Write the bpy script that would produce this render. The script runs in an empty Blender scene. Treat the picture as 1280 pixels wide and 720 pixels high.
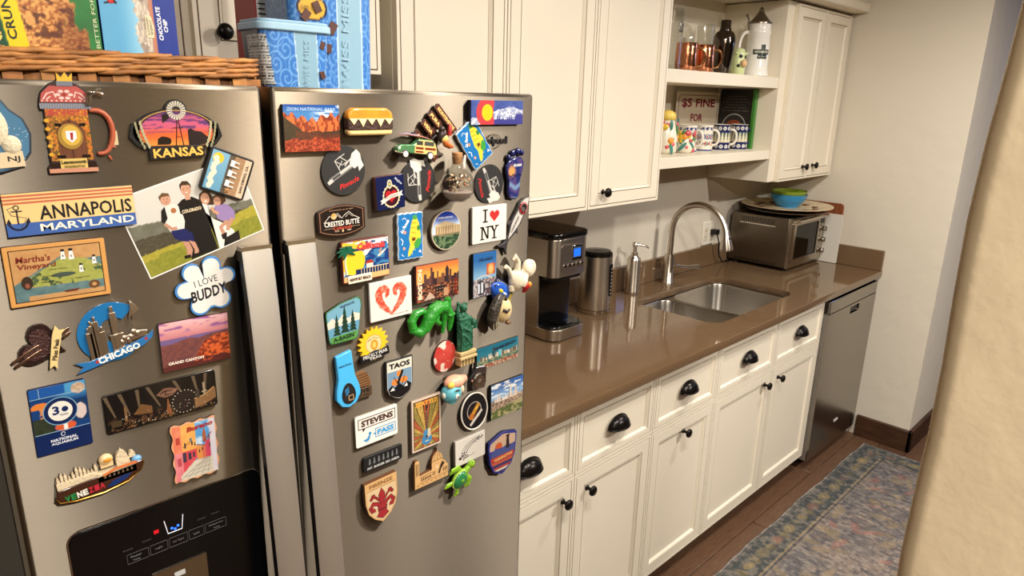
import bpy, bmesh, math, random
import numpy as np
from mathutils import Vector, Matrix
R = math.radians
random.seed(7)
C = bpy.context.scene.collection
SC = bpy.context.scene

# ------------------------------------------------------------------ camera
CAM = (-3.7073, -1.7421, 1.7196)
yaw, pitch, roll, fpx = .7763, -.2731, .0245, 850.34
cy_, sy_, cp_, sp_ = math.cos(yaw), math.sin(yaw), math.cos(pitch), math.sin(pitch)
Fv = Vector((sy_*cp_, cy_*cp_, sp_)); rv = Vector((cy_, -sy_, 0)); uv = rv.cross(Fv)
r2 = math.cos(roll)*rv + math.sin(roll)*uv
u2 = -math.sin(roll)*rv + math.cos(roll)*uv
cd = bpy.data.cameras.new('camera'); cam = bpy.data.objects.new('camera', cd); C.objects.link(cam)
cam.matrix_world = Matrix(((r2.x, u2.x, -Fv.x, CAM[0]), (r2.y, u2.y, -Fv.y, CAM[1]), (r2.z, u2.z, -Fv.z, CAM[2]), (0, 0, 0, 1)))
cd.sensor_width = 36; cd.lens = fpx/1280*36; cd.clip_start = .02
cd.dof.use_dof = True; cd.dof.focus_distance = 1.9; cd.dof.aperture_fstop = 30
SC.camera = cam

# ------------------------------------------------------------------ world, lights, exposure
w = bpy.data.worlds.new('world'); SC.world = w; w.use_nodes = True
w.node_tree.nodes['Background'].inputs[0].default_value = (1, .93, .82, 1)
w.node_tree.nodes['Background'].inputs[1].default_value = .06
SC.view_settings.view_transform = 'Standard'; SC.view_settings.look = 'None'
SC.view_settings.gamma = 1; SC.view_settings.use_curve_mapping = False
SC.view_settings.exposure = 0.0
SC.cycles.max_bounces = 8; SC.cycles.glossy_bounces = 5; SC.cycles.diffuse_bounces = 4
SC.cycles.transmission_bounces = 8; SC.cycles.transparent_max_bounces = 12
SC.cycles.caustics_reflective = False; SC.cycles.caustics_refractive = False
SC.cycles.sample_clamp_indirect = 4
def lamp(name, loc, size, power, col, aim=None, spread=180):
    l = bpy.data.lights.new(name, 'AREA'); l.shape = 'DISK'; l.size = size; l.energy = power; l.color = col
    l.spread = R(spread)
    o = bpy.data.objects.new(name, l); C.objects.link(o); o.location = loc
    if aim: o.rotation_euler = (Vector(aim)-Vector(loc)).to_track_quat('-Z', 'Y').to_euler()
    return o
WARM = (1, .94, .86)
LAMPS = [(-2.83, -1.46, 18, .10), (-2.25, -1.50, 20, .10), (-1.05, -1.30, 20, .13), (-1.07, -2.75, 62, .14), (-4.15, -2.45, 26, .2), (-3.44, -2.5, 42, .12)]
for i, (lx, ly, p, s) in enumerate(LAMPS):
    lamp('ceiling_lamp', (lx, ly, 2.405), s, p, WARM)
lamp('hall_lamp', (1.3, -2.0, 2.1), .5, 5, (.38, .50, 1), aim=(.5, -1.1, 0))

# ------------------------------------------------------------------ helpers
def lin(c):
    return tuple((x/12.92 if x <= .04045 else ((x+.055)/1.055)**2.4) for x in (v/255 for v in c[:3]))
_mc = {}
def mat(name, col, rough=.5, metal=0., coat=0., spec=.5, bump=None, vary=None, emis=0., trans=0., ior=1.45, aniso=0., tangent=None, alpha=1.):
    """col in sRGB 0..255. bump=(scale, strength, dist) vary=(scale, amount, stretch)"""
    m = bpy.data.materials.new(name); m.use_nodes = True
    nt = m.node_tree; b = nt.nodes['Principled BSDF']; L = nt.links.new
    c = (*lin(col), 1)
    b.inputs['Base Color'].default_value = c; b.inputs['Roughness'].default_value = rough
    b.inputs['Metallic'].default_value = metal; b.inputs['Coat Weight'].default_value = coat
    b.inputs['Coat Roughness'].default_value = .08
    b.inputs['Specular IOR Level'].default_value = spec; b.inputs['IOR'].default_value = ior
    b.inputs['Transmission Weight'].default_value = trans
    b.inputs['Alpha'].default_value = alpha
    if emis: b.inputs['Emission Color'].default_value = c; b.inputs['Emission Strength'].default_value = emis
    tc = nt.nodes.new('ShaderNodeTexCoord')
    if vary:
        mp = nt.nodes.new('ShaderNodeMapping'); mp.inputs['Scale'].default_value = vary[2] if len(vary) > 2 else (1, 1, 1)
        n = nt.nodes.new('ShaderNodeTexNoise'); n.inputs['Scale'].default_value = vary[0]; n.inputs['Detail'].default_value = 4
        L(tc.outputs['Object'], mp.inputs[0]); L(mp.outputs[0], n.inputs['Vector'])
        mx = nt.nodes.new('ShaderNodeMix'); mx.data_type = 'RGBA'
        mx.inputs[6].default_value = tuple(max(0, x*(1-vary[1])) for x in c[:3])+(1,)
        mx.inputs[7].default_value = tuple(min(1, x*(1+vary[1])) for x in c[:3])+(1,)
        rp = nt.nodes.new('ShaderNodeMapRange'); rp.inputs[1].default_value = .3; rp.inputs[2].default_value = .7
        L(n.outputs[0], rp.inputs[0]); L(rp.outputs[0], mx.inputs[0]); L(mx.outputs[2], b.inputs['Base Color'])
    if bump:
        n = nt.nodes.new('ShaderNodeTexNoise'); n.inputs['Scale'].default_value = bump[0]; n.inputs['Detail'].default_value = 5
        bp = nt.nodes.new('ShaderNodeBump'); bp.inputs['Strength'].default_value = bump[1]; bp.inputs['Distance'].default_value = bump[2]
        if len(bump) > 3:
            mp2 = nt.nodes.new('ShaderNodeMapping'); mp2.inputs['Scale'].default_value = bump[3]
            L(tc.outputs['Object'], mp2.inputs[0]); L(mp2.outputs[0], n.inputs['Vector'])
        else: L(tc.outputs['Object'], n.inputs['Vector'])
        L(n.outputs[0], bp.inputs['Height']); L(bp.outputs[0], b.inputs['Normal'])
    if aniso:
        b.inputs['Anisotropic'].default_value = aniso
        if tangent:
            tg = nt.nodes.new('ShaderNodeCombineXYZ')
            for i in range(3): tg.inputs[i].default_value = tangent[i]
            L(tg.outputs[0], b.inputs['Tangent'])
    return m
def mc(col, rough=.45, **k):
    key = (tuple(col), rough, tuple(sorted(k.items())))
    if key not in _mc: _mc[key] = mat('paint', col, rough, **k)
    return _mc[key]
def attrmat(name, rough=.3, coat=0., bump=None, spec=.5):
    m = mat(name, (200, 200, 200), rough, coat=coat, bump=bump, spec=spec)
    nt = m.node_tree; a = nt.nodes.new('ShaderNodeVertexColor'); a.layer_name = 'col'
    nt.links.new(a.outputs[0], nt.nodes['Principled BSDF'].inputs['Base Color'])
    return m

OR = {}
def offs(p): return OR.get(p.name, Vector((0, 0, 0))) if p else Vector((0, 0, 0))
class G:
    """mesh gatherer; s scales (magnets are authored in mm)"""
    def __init__(s, sc=1.): s.v = []; s.f = []; s.m = []; s.sc = sc
    def add(s, vs, fs, m=0):
        o = len(s.v); s.v += [tuple(x) for x in vs]
        for i, f in enumerate(fs):
            s.f.append([o+k for k in f]); s.m.append(m if isinstance(m, int) else m[i])
        return s
    def box(s, x0, y0, z0, x1, y1, z1, m=0, rot=None):
        x0, x1 = sorted((x0, x1)); y0, y1 = sorted((y0, y1)); z0, z1 = sorted((z0, z1))
        vs = [(x0, y0, z0), (x1, y0, z0), (x1, y1, z0), (x0, y1, z0), (x0, y0, z1), (x1, y0, z1), (x1, y1, z1), (x0, y1, z1)]
        if rot:
            c = Vector(((x0+x1)/2, (y0+y1)/2, (z0+z1)/2)); vs = [c+rot@(Vector(v)-c) for v in vs]
        return s.add(vs, [(3, 2, 1, 0), (4, 5, 6, 7), (0, 1, 5, 4), (1, 2, 6, 5), (2, 3, 7, 6), (3, 0, 4, 7)], m)
    def prism(s, pts, z0, z1, m=0, ms=None, f=None):
        """pts ccw 2D; f maps (a,b,c)->xyz"""
        f = f or (lambda a, b, c: (a, b, c)); n = len(pts)
        vs = [f(a, b, z0) for a, b in pts]+[f(a, b, z1) for a, b in pts]
        fs = [tuple(range(n-1, -1, -1)), tuple(range(n, 2*n))]+[(i, (i+1) % n, n+(i+1) % n, n+i) for i in range(n)]
        ms = m if ms is None else ms
        return s.add(vs, fs, [ms, m]+[ms]*n)
    def loft(s, rings, m=0, c0=True, c1=True, closed=True):
        n = len(rings[0]); vs = [p for r in rings for p in r]; fs = []; k = len(rings)
        for j in range(k-1):
            for i in range(n if closed else n-1):
                a = j*n+i; b = j*n+(i+1) % n; fs.append((a, b, b+n, a+n))
        if c0: fs.append(tuple(range(n-1, -1, -1)))
        if c1: fs.append(tuple(range((k-1)*n, k*n)))
        return s.add(vs, fs, m)
    def lathe(s, prof, c=(0, 0, 0), n=32, m=0, axis='z', c0=True, c1=True, sy=1.):
        rs = []
        for r, h in prof:
            ring = []
            for i in range(n):
                a = 2*math.pi*i/n; p = (r*math.cos(a), r*math.sin(a)*sy, h)
                if axis == 'y': p = (p[0], -h, p[1])
                if axis == 'x': p = (h, p[0], p[1])
                ring.append((c[0]+p[0], c[1]+p[1], c[2]+p[2]))
            rs.append(ring)
        return s.loft(rs, m, c0, c1)
    def tube(s, pts, rad, n=10, m=0, caps=True, flat=1., up=None):
        pts = [Vector(p) for p in pts]; k = len(pts)
        if not hasattr(rad, '__len__'): rad = [rad]*k
        rings = []; prev = None
        for i, p in enumerate(pts):
            t = (pts[min(i+1, k-1)]-pts[max(i-1, 0)]).normalized()
            if prev is None:
                a = Vector(up) if up else (Vector((0, 0, 1)) if abs(t.z) < .9 else Vector((1, 0, 0)))
                u = (a-t*a.dot(t)).normalized()
            else: u = (prev-t*prev.dot(t)).normalized()
            prev = u; v = t.cross(u)
            rings.append([p+(u*math.cos(2*math.pi*j/n)*flat+v*math.sin(2*math.pi*j/n))*rad[i] for j in range(n)])
        return s.loft(rings, m, caps, caps)
    def ball(s, c, r, n=16, k=10, m=0, rot=None):
        if not hasattr(r, '__len__'): r = (r, r, r)
        rings = []
        for j in range(k+1):
            ph = -math.pi/2+math.pi*j/k; cr = max(math.cos(ph), .02)
            ring = []
            for i in range(n):
                a = 2*math.pi*i/n; p = Vector((r[0]*cr*math.cos(a), r[1]*cr*math.sin(a), r[2]*math.sin(ph)))
                if rot: p = rot@p
                ring.append(p+Vector(c))
            rings.append(ring)
        return s.loft(rings, m)
    def build(s, name, mats, parent=None, smooth=35, bevel=0., seg=2, origin=None, sub=0, remesh=0.):
        o_ = offs(parent) if origin is None else Vector(origin)
        me = bpy.data.meshes.new(name)
        me.from_pydata([tuple((Vector(v)*s.sc)-o_) for v in s.v], [], s.f)
        if not isinstance(mats, (list, tuple)): mats = [mats]
        for m in mats: me.materials.append(m)
        me.polygons.foreach_set('material_index', [min(x, len(mats)-1) for x in s.m]); me.update()
        bm = bmesh.new(); bm.from_mesh(me); bmesh.ops.recalc_face_normals(bm, faces=bm.faces); bm.to_mesh(me); bm.free()
        if smooth:
            me.polygons.foreach_set('use_smooth', [True]*len(me.polygons)); me.set_sharp_from_angle(angle=R(smooth))
        o = bpy.data.objects.new(name, me); C.objects.link(o)
        if parent: o.parent = parent; OR[o.name] = o_
        else: o.location = o_; OR[o.name] = o_
        if remesh:
            md = o.modifiers.new('r', 'REMESH'); md.mode = 'VOXEL'; md.voxel_size = remesh; md.use_smooth_shade = True
            sm = o.modifiers.new('s', 'SMOOTH'); sm.iterations = 3
        if bevel:
            md = o.modifiers.new('b', 'BEVEL'); md.width = bevel; md.segments = seg; md.limit_method = 'ANGLE'; md.angle_limit = R(40)
        if sub:
            md = o.modifiers.new('u', 'SUBSURF'); md.levels = sub; md.render_levels = sub
        return o
def tag(o, label=None, cat=None, group=None, kind=None):
    if label: o['label'] = label
    if cat: o['category'] = cat
    if group: o['group'] = group
    if kind: o['kind'] = kind
    return o
def thing(name, label, cat, loc, group=None):
    o = bpy.data.objects.new(name, None); C.objects.link(o); o.location = loc; OR[o.name] = Vector(loc); o.empty_display_size = .02
    return tag(o, label, cat, group)
def st(o): o['kind'] = 'structure'; return o
def arc(cx, cy, rx, ry, a0, a1, n): return [(cx+rx*math.cos(R(a0+(a1-a0)*i/n)), cy+ry*math.sin(R(a0+(a1-a0)*i/n))) for i in range(n+1)]
def rrect(x0, y0, x1, y1, r, n=5):
    return arc(x1-r, y1-r, r, r, 0, 90, n)+arc(x0+r, y1-r, r, r, 90, 180, n)+arc(x0+r, y0+r, r, r, 180, 270, n)+arc(x1-r, y0+r, r, r, 270, 360, n)
def ell(cx, cy, rx, ry, n=32): return arc(cx, cy, rx, ry, 0, 360*(n-1)/n, n-1)
_tx = {}
def text_mesh(s, bold=0., extrude=0.):
    k = (s, bold, extrude)
    if k in _tx: return _tx[k]
    cu = bpy.data.curves.new('t', 'FONT'); cu.body = s; cu.size = 1; cu.resolution_u = 2; cu.offset = bold; cu.align_x = 'CENTER'
    o = bpy.data.objects.new('t', cu); C.objects.link(o)
    dg = bpy.context.evaluated_depsgraph_get(); me = bpy.data.meshes.new_from_object(o.evaluated_get(dg))
    n = len(me.vertices); a = np.empty(n*3); me.vertices.foreach_get('co', a); a = a.reshape(-1, 3)
    fs = [tuple(p.vertices) for p in me.polygons]
    C.objects.unlink(o); bpy.data.objects.remove(o); bpy.data.meshes.remove(me); bpy.data.curves.remove(cu)
    lo = a.min(0); hi = a.max(0); a = (a-(lo+hi)/2)/(hi-lo+1e-9)[[0, 1, 1]]*[1, 1, 0]
    _tx[k] = (a, fs); return _tx[k]
def lettering(parent, s, c, w, h, col, f, rot=0, bold=0., shear=0., sc=1., name='lettering', m=None, curve=0., label=None, rough=.5):
    """flat printed text fitted to w x h centred at c; f maps (a,b) -> xyz"""
    a, fs = text_mesh(s, bold); g = G(sc); cr, sr = math.cos(R(rot)), math.sin(R(rot)); vs = []
    for x, y, _ in a:
        X, Y = x*w+y*h*shear, y*h+curve*(x*2)**2
        vs.append(f(c[0]+X*cr-Y*sr, c[1]+X*sr+Y*cr))
    g.add(vs, fs); o = g.build(name, m or mc(col, rough), parent, smooth=0)
    if label: o['label'] = label
    return o
def holed_plate(outer, holes, z0, z1, bevel=0.):
    """closed slab with holes, from 2D curves -> (verts, faces)"""
    cu = bpy.data.curves.new('p', 'CURVE'); cu.dimensions = '2D'; cu.fill_mode = 'BOTH'; cu.extrude = (z1-z0)/2-bevel; cu.bevel_depth = bevel; cu.bevel_resolution = 1
    for pl in [outer]+holes:
        sp = cu.splines.new('POLY'); sp.points.add(len(pl)-1); sp.use_cyclic_u = True
        for i, (x, y) in enumerate(pl): sp.points[i].co = (x, y, 0, 1)
    o = bpy.data.objects.new('p', cu); C.objects.link(o)
    dg = bpy.context.evaluated_depsgraph_get(); me = bpy.data.meshes.new_from_object(o.evaluated_get(dg))
    vs = [(v.co.x, v.co.y, v.co.z+(z0+z1)/2) for v in me.vertices]; fs = [tuple(p.vertices) for p in me.polygons]
    C.objects.unlink(o); bpy.data.objects.remove(o); return vs, fs

# ------------------------------------------------------------------ materials
CREAM = mat('cream_paint', (228, 218, 198), .38, vary=(3, .02))
GLAZE = mat('brown_glaze', (84, 58, 34), .6)
GLAZE2 = mat('soft_glaze', (140, 116, 82), .5)
WALL = mat('plaster', (210, 201, 184), .85, bump=(12, .25, .012), vary=(1.2, .02))
WALLW = mat('lamp_tinted_plaster', (216, 196, 160), .85, bump=(22, .25, .006), vary=(2, .03))  # plaster tinted warmer and brighter, a nearby lamp's light put into the colour
CEIL = mat('ceiling_paint', (225, 220, 208), .9)
BLACK = mat('black_plastic', (16, 15, 15), .35)
GLOSSB = mat('gloss_black', (8, 8, 9), .12, coat=.3)
BRONZE = mat('dark_bronze', (28, 24, 22), .28, metal=.6)
STEEL = mat('brushed_steel', (132, 122, 108), .45, metal=1, aniso=1.0, tangent=(0, 0, 1), vary=(60, .05, (1, 1, 18)))
STEELH = mat('handle_steel', (214, 208, 198), .5, metal=1)
STEELD = mat('dishwasher_steel', (160, 154, 144), .25, metal=1, aniso=.6, tangent=(0, 0, 1))
STEELV = mat('vertical_steel', (175, 165, 150), .25, metal=1, aniso=.0)
OVENS = mat('oven_side_steel', (120, 110, 98), .3, metal=1)
CHROME = mat('chrome', (200, 195, 188), .1, metal=1)
NICKEL = mat('brushed_nickel', (206, 196, 182), .3, metal=1, aniso=.6, tangent=(0, 0, 1))
SINKS = mat('sink_steel', (186, 180, 170), .3, metal=1, aniso=.7, tangent=(0, 0, 1))
QUARTZ = mat('brown_quartz', (108, 85, 62), .06, coat=.2, vary=(260, .12))
DARKWOOD = mat('dark_stained_wood', (62, 38, 24), .45, vary=(9, .4, (1, 1, 8)), bump=(12, .3, .004, (1, 1, 8)))
def glassmat(name, tint, r0=.07):
    m = bpy.data.materials.new(name); m.use_nodes = True; nt = m.node_tree; nt.nodes.clear(); N = nt.nodes.new
    o = N('ShaderNodeOutputMaterial'); mx = N('ShaderNodeMixShader'); t = N('ShaderNodeBsdfTransparent'); gl = N('ShaderNodeBsdfGlossy'); fr = N('ShaderNodeMath'); lw = N('ShaderNodeLayerWeight'); lw.inputs[0].default_value = .5; fr.operation = 'MULTIPLY_ADD'; pw = N('ShaderNodeMath'); pw.operation = 'POWER'; pw.inputs[1].default_value = 4; nt.links.new(lw.outputs[1], pw.inputs[0]); nt.links.new(pw.outputs[0], fr.inputs[0]); fr.inputs[1].default_value = .55; fr.inputs[2].default_value = .04
    t.inputs[0].default_value = (*lin(tint), 1); gl.inputs['Roughness'].default_value = .03; 
    nt.links.new(fr.outputs[0], mx.inputs[0]); nt.links.new(t.outputs[0], mx.inputs[1]); nt.links.new(gl.outputs[0], mx.inputs[2]); nt.links.new(mx.outputs[0], o.inputs[0]); return m
GLASS = glassmat('clear_glass', (244, 244, 242))
COPPER = mat('hammered_copper', (226, 150, 112), .16, metal=1, bump=(60, .25, .004))
def F_front(y): return lambda a, b: (a, y, b)

# ================================================================== room
g = G().box(-5, -5, -.06, 3, .1, -.012); st(g.build('floor', mat('floor_base', (30, 20, 15), .8)))
FL = bpy.data.objects['floor']
PLANK = mat('plank_wood', (94, 68, 50), .38, vary=(14, .28, (1.2, 14, 1)), bump=(30, .15, .003, (1, 14, 1)))
PLANK2 = mat('plank_wood_dark', (84, 59, 44), .4, vary=(14, .3, (1.2, 14, 1)), bump=(30, .15, .003, (1, 14, 1)))
base = G().box(0, 0, -.012, 1.216, .124, 0).build('plank', PLANK, FL, bevel=.0012, seg=1)
base2 = bpy.data.objects.new('plank', base.data.copy()); base2.data.materials[0] = PLANK2; C.objects.link(base2); base2.parent = FL
first = {0: base, 1: base2}; used = set()
for j in range(25):
    off = random.random()*1.2
    for i in range(6):
        k = random.randint(0, 1); x = -5+off+i*1.219-.6; y = -3.2+j*.1265
        if k not in used: o = first[k]; used.add(k)
        else: o = first[k].copy(); C.objects.link(o); o.parent = FL
        o.location = (x, y, 0)
# toe-side planks keep to the room: clip handled by the walls and cabinets standing on them
st(G().box(-5, 0, -.06, 0, .12, 2.5).build('wall_back', WALL))
st(G().box(-.0, -.912, 0, 3, .12, 2.5).build('wall_right', WALL))
DIMW = mat('reflection_dimming_paint', (120, 104, 86), .9)  # unseen walls coloured dark so the steel doors mirror a dimmer room
st(G().box(-5.1, -5, 0, -5, .12, 2.5).build('wall_left', DIMW))
st(G().box(-5, -5.1, 0, 3, -5, 2.5).build('wall_front', DIMW))
st(G().box(3, -5, 0, 3.1, .12, 2.5).build('wall_far', mat('hall_paint', (90, 100, 130), .9)))
# opposite wall of the galley with a hand-rounded plaster end close to the camera
wv = G(); ring = []
prof = [(-3.20, -1.90), (-3.20, -1.652)]+arc(-3.188, -1.650, .012, .012, 180, 90, 5)+[(-3.1, -1.638), (-2.95, -1.638), (-2.80, -1.638), (-2.80, -1.80), (-2.9, -1.80), (-3.08, -1.80), (-3.08, -1.90)]
zs = [i*.05 for i in range(50)]
for z in zs:
    wob = .0022*math.sin(z*9)+.0018*math.sin(z*23+1)
    ring.append([(x, y+(wob if (x < -3.1 and y > -1.7) else 0), z) for x, y in prof])
wv.loft(ring, 0); st(wv.build('wall_partition', WALLW, smooth=50))
st(G().box(-5, -5, 2.44, 3, .12, 2.5).build('ceiling', CEIL))
st(G().box(-3.75, -.38, 2.155, -.0, 0, 2.44).build('trim_1', CREAM, bevel=.004))
st(G().box(-3.75, -.40, 2.155, -.0, -.38, 2.20).build('trim_2', CREAM, bevel=.006))
b_ = G(); b_.box(-.02, -.932, 0, 0, -.66, .117); b_.box(-.02, -.932, 0, 2.9, -.912, .117)
st(b_.build('baseboard_right', DARKWOOD, bevel=.003))
for i, (lx, ly, p, s) in enumerate(LAMPS):
    t = thing('ceiling_light', ['round recessed ceiling light nearest the fridge handles', 'round recessed ceiling light over the coffee maker end of the galley', 'round recessed ceiling light over the sink end of the galley', 'round recessed ceiling light in the open room across from the faucet', 'round recessed ceiling light behind the camera', 'round recessed ceiling light behind the partition wall'][i], 'light', (lx, ly, 2.42))
    G().lathe([(s/2+.012, 2.432), (s/2+.03, 2.432), (s/2+.03, 2.44), (s/2+.012, 2.44)], (lx, ly, 0), 32, c0=False, c1=False).build('trim_ring', mc((235, 232, 225)), t)
    G().lathe([(.001, 2.436), (s/2+.012, 2.436)], (lx, ly, 0), 32, c0=False, c1=False).build('diffuser', mat('lamp_diffuser', (255, 236, 205), .5, emis=3), t)
# wall outlet
t = thing('wall_outlet', 'cream wall outlet plate with a black plug behind the faucet', 'outlet', (-.615, 0, 1.08))
G().box(-.672, -.007, 1.022, -.560, 0, 1.140).build('cover_plate', mc((226, 220, 204), .4), t, bevel=.003)
for x in (-.645, -.590):
    G().box(x-.017, -.010, 1.045, x+.017, -.006, 1.117).build('socket', mc((214, 206, 188), .4), t, bevel=.002)
g = G()
for x in (-.651, -.640):
    for z in (1.060, 1.092): g.box(x-.0015, -.0105, z, x+.0015, -.0095, z+.012)
g.build('slot', mc((170, 140, 70), .5), t)
pl = G().box(-.606, -.045, 1.075, -.574, -.010, 1.100).tube([(-.59, -.04, 1.08), (-.60, -.06, 1.04), (-.57, -.05, .97), (-.52, -.045, .925), (-.45, -.05, .921)], .004, 8)
tag(pl.build('power_cord', BLACK, bevel=.002, origin=(-.59, -.04, .92)), 'black plug and power cord running down behind the toaster oven', 'cord')

# ================================================================== cabinetry
def panel_front(x0, z0, x1, z1, y, stile, parent, name, th=.02):
    """framed, glazed front facing -Y: frame steps, brown glaze lines, recessed panel"""
    g = G(); w_ = x1-x0; h_ = z1-z0
    steps = [(0, 0), (0, th), (.0085, th), (.0087, th-.0022), (.0113, th-.0022), (.0116, th), (stile-.0095, th), (stile-.0092, th-.002), (stile-.0068, th-.002), (stile-.0064, th-.0005), (stile+.001, th-.0085), (stile+.0018, th-.0085)]
    mm = [0, 0, 0, 1, 0, 0, 0, 1, 0, 0, 2]
    rings = []
    for i_, d in steps: rings.append([(x0+i_, y+th-d, z0+i_), (x1-i_, y+th-d, z0+i_), (x1-i_, y+th-d, z1-i_), (x0+i_, y+th-d, z1-i_)])
    for k in range(len(rings)-1):
        vs = rings[k]+rings[k+1]; g.add(vs, [(a, (a+1) % 4, 4+(a+1) % 4, 4+a) for a in range(4)], mm[k])
    g.add(rings[0], [(3, 2, 1, 0)])
    o = g.build(name, [CREAM, GLAZE, GLAZE2], parent, smooth=0)
    i_ = steps[-1][0]; p = G().box(x0+i_-.001, y+.0085, z0+i_-.001, x1-i_+.001, y+.013, z1-i_+.001)
    p.build('panel', CREAM, o, smooth=0)
    return o
def knob(x, y, z, parent, r=.0155):
    g = G().lathe([(.009, 0), (.0085, .002), (.0055, .004), (.005, .013), (.009, .017), (r, .021), (r*1.02, .025), (r*.85, .029), (.004, .031)], (x, y, z), 20, axis='y')
    return g.build('knob', BRONZE, parent, smooth=50)
def cup_pull(x, y, z, parent, w=.047, h=.036):
    g = G(); rings = []; n = 18
    for j in range(9):
        ph = math.pi/2*j/8; ring = []
        for i in range(n+1):
            a = math.pi*i/n; rr = math.sin(ph) if j else .03
            ring.append((x-w*math.cos(a)*(.06+.94*math.sin(ph)), y-.030*math.cos(ph)*(1-.0*rr)-.001, z-.012+h*math.sin(a)*(.06+.94*math.sin(ph))))
        rings.append(ring)
    g.loft(rings, 0, False, False, closed=False)
    # back rim and lip
    g.tube([(x-w*math.cos(math.pi*i/n), y-.002, z-.012+h*math.sin(math.pi*i/n)) for i in range(n+1)], .0028, 6)
    g.tube([(x-w*math.cos(math.pi*i/12), y-.002-.029*math.sin(math.pi*i/12), z-.013) for i in range(13)], .0022, 6)
    return g.build('cup_pull', BRONZE, parent, smooth=60)
YB = -.63; ZB = .091; ZD = .667
def base_unit(x0, x1, cols, label):
    t = thing('base_cabinet', label, 'cabinet', ((x0+x1)/2, -.3, 0), 'cream base cabinets under the counter')
    g = G().box(x0+.001, -.608, ZB, x0+.019, -.02, .8822).box(x1-.019, -.608, ZB, x1-.001, -.02, .8822).box(x0+.019, -.59, ZB, x1-.019, -.02, ZB+.018).box(x0+.019, -.030, ZB+.018, x1-.019, -.02, .8822)
    g.box(x0+.019, -.608, .862, x1-.019, -.588, .8822).box(x0+.019, -.608, .655, x1-.019, -.588, .690).box(x0+.019, -.608, ZB, x1-.019, -.588, ZB+.03)
    for (a, b, kx, kz) in cols[1:]: g.box(a-.02, -.608, ZB+.03, a+.02, -.588, .862)
    g.build('carcass', CREAM, t, smooth=0)
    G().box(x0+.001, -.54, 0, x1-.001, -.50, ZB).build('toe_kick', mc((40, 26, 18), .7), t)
    for (a, b, kx, kz) in cols:
        d = panel_front(a+.0015, ZD+.004, b-.0015, .875, YB-.0, .036, t, 'drawer')
        cup_pull((a+b)/2, YB, .778, d)
        d = panel_front(a+.0015, ZB+.002, b-.0015, ZD, YB-.0, .055, t, 'door')
        knob(kx, YB, kz, d)
    return t
base_unit(-2.735, -1.956, [(-2.735, -2.343, -2.390, .606), (-2.343, -1.956, -2.282, .606)], 'cream base cabinet nearest the fridge with two doors and two drawers')
base_unit(-1.956, -1.558, [(-1.956, -1.558, -1.760, .612)], 'narrow single-door cream base cabinet left of the sink cabinet')
base_unit(-1.558, -.632, [(-1.558, -1.092, -1.155, .612), (-1.092, -.632, -1.035, .612)], 'wide cream sink base cabinet beside the dishwasher')
ZU, ZT, YU = 1.372, 2.15, -.33
def upper(x0, x1, doors, label, z0=ZU, y=YU, stile=.058, side=True):
    t = thing('wall_cabinet', label, 'cabinet', ((x0+x1)/2, -.15, z0), 'cream wall cabinets')
    G().box(x0+.001, y+.021, z0, x1-.001, -.001, ZT).build('carcass', CREAM, t, smooth=0)
    for (a, b, kx, kz) in doors:
        d = panel_front(a+.002, z0-.001, b-.002, ZT-.008, y, stile, t, 'door')
        if kx is not None: knob(kx, y, kz, d)
    return t
upper(-2.722, -2.362, [(-2.722, -2.362, None, 0)], 'tall cream wall cabinet directly right of the over-fridge cabinets')
upper(-2.362, -1.984, [(-2.362, -1.984, None, 0)], 'middle cream wall cabinet above the coffee maker')
upper(-1.984, -1.583, [(-1.984, -1.583, -1.909, 1.424)], 'cream wall cabinet with a black knob left of the open shelves')
upper(-.681, -.004, [(-.618, -.314, -.368, 1.430), (-.314, -.014, -.258, 1.432)], 'two-door cream wall cabinet above the toaster oven')
upper(-3.58, -2.76, [(-3.575, -3.194, None, 0), (-3.186, -2.765, -3.134, 1.829)], 'two-door cream cabinet over the fridge with a round black knob', z0=1.765)
# open shelves between the wall cabinets
for z0, z1, lb in ((1.785, 1.832, 'upper open cream shelf holding mugs and a stein'), (1.476, 1.517, 'lower open cream shelf with a sign and patterned cups')):
    tag(G().box(-1.584, -.305, z0, -.68, -.012, z1).build('shelf', CREAM, bevel=.002, origin=(-1.1, -.15, z0)), lb, 'shelf')
tag(G().box(-1.584, -.012, 1.476, -.68, -.001, 2.155).build('shelf_back_panel', CREAM, origin=(-1.1, 0, 1.476)), 'cream back panel of the open shelf niche', 'panel')

# ================================================================== counter, sink, faucet
t = thing('countertop', 'glossy brown speckled quartz worktop running from the fridge to the end wall', 'countertop', (-1.4, -.3, .8826))
vs, fs = holed_plate([(-2.735, -.655), (-.001, -.655), (-.001, -.001), (-2.735, -.001)], [rrect(-1.455, -.548, -.765, -.152, .07, 8)[::-1]], .8826, .914, .0015)
G().add(vs, fs).build('worktop', QUARTZ, t, smooth=30)
tag(G().box(-2.735, -.021, .9145, -.001, -.001, 1.018).build('backsplash', QUARTZ, bevel=.002, origin=(-1.4, -.01, .9145)), 'long brown quartz backsplash strip along the back wall', 'backsplash')
tag(G().box(-.021, -.655, .9145, -.001, -.0215, 1.018).build('backsplash', QUARTZ, bevel=.002, origin=(-.01, -.33, .9145)), 'short brown quartz backsplash strip on the end wall', 'backsplash')
t = thing('kitchen_sink', 'undermount double-bowl stainless steel sink', 'sink', (-1.11, -.35, .68))
BW = [(-1.448, -.545, -1.205, -.160, .06), (-1.180, -.545, -.772, -.158, .065)]
vs, fs = holed_plate([(-1.50, -.57), (-.72, -.57), (-.72, -.12), (-1.50, -.12)], [rrect(*b, 7)[::-1] for b in BW], .8800, .8822)
G().add(vs, fs).build('rim', SINKS, t, smooth=30)
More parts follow.
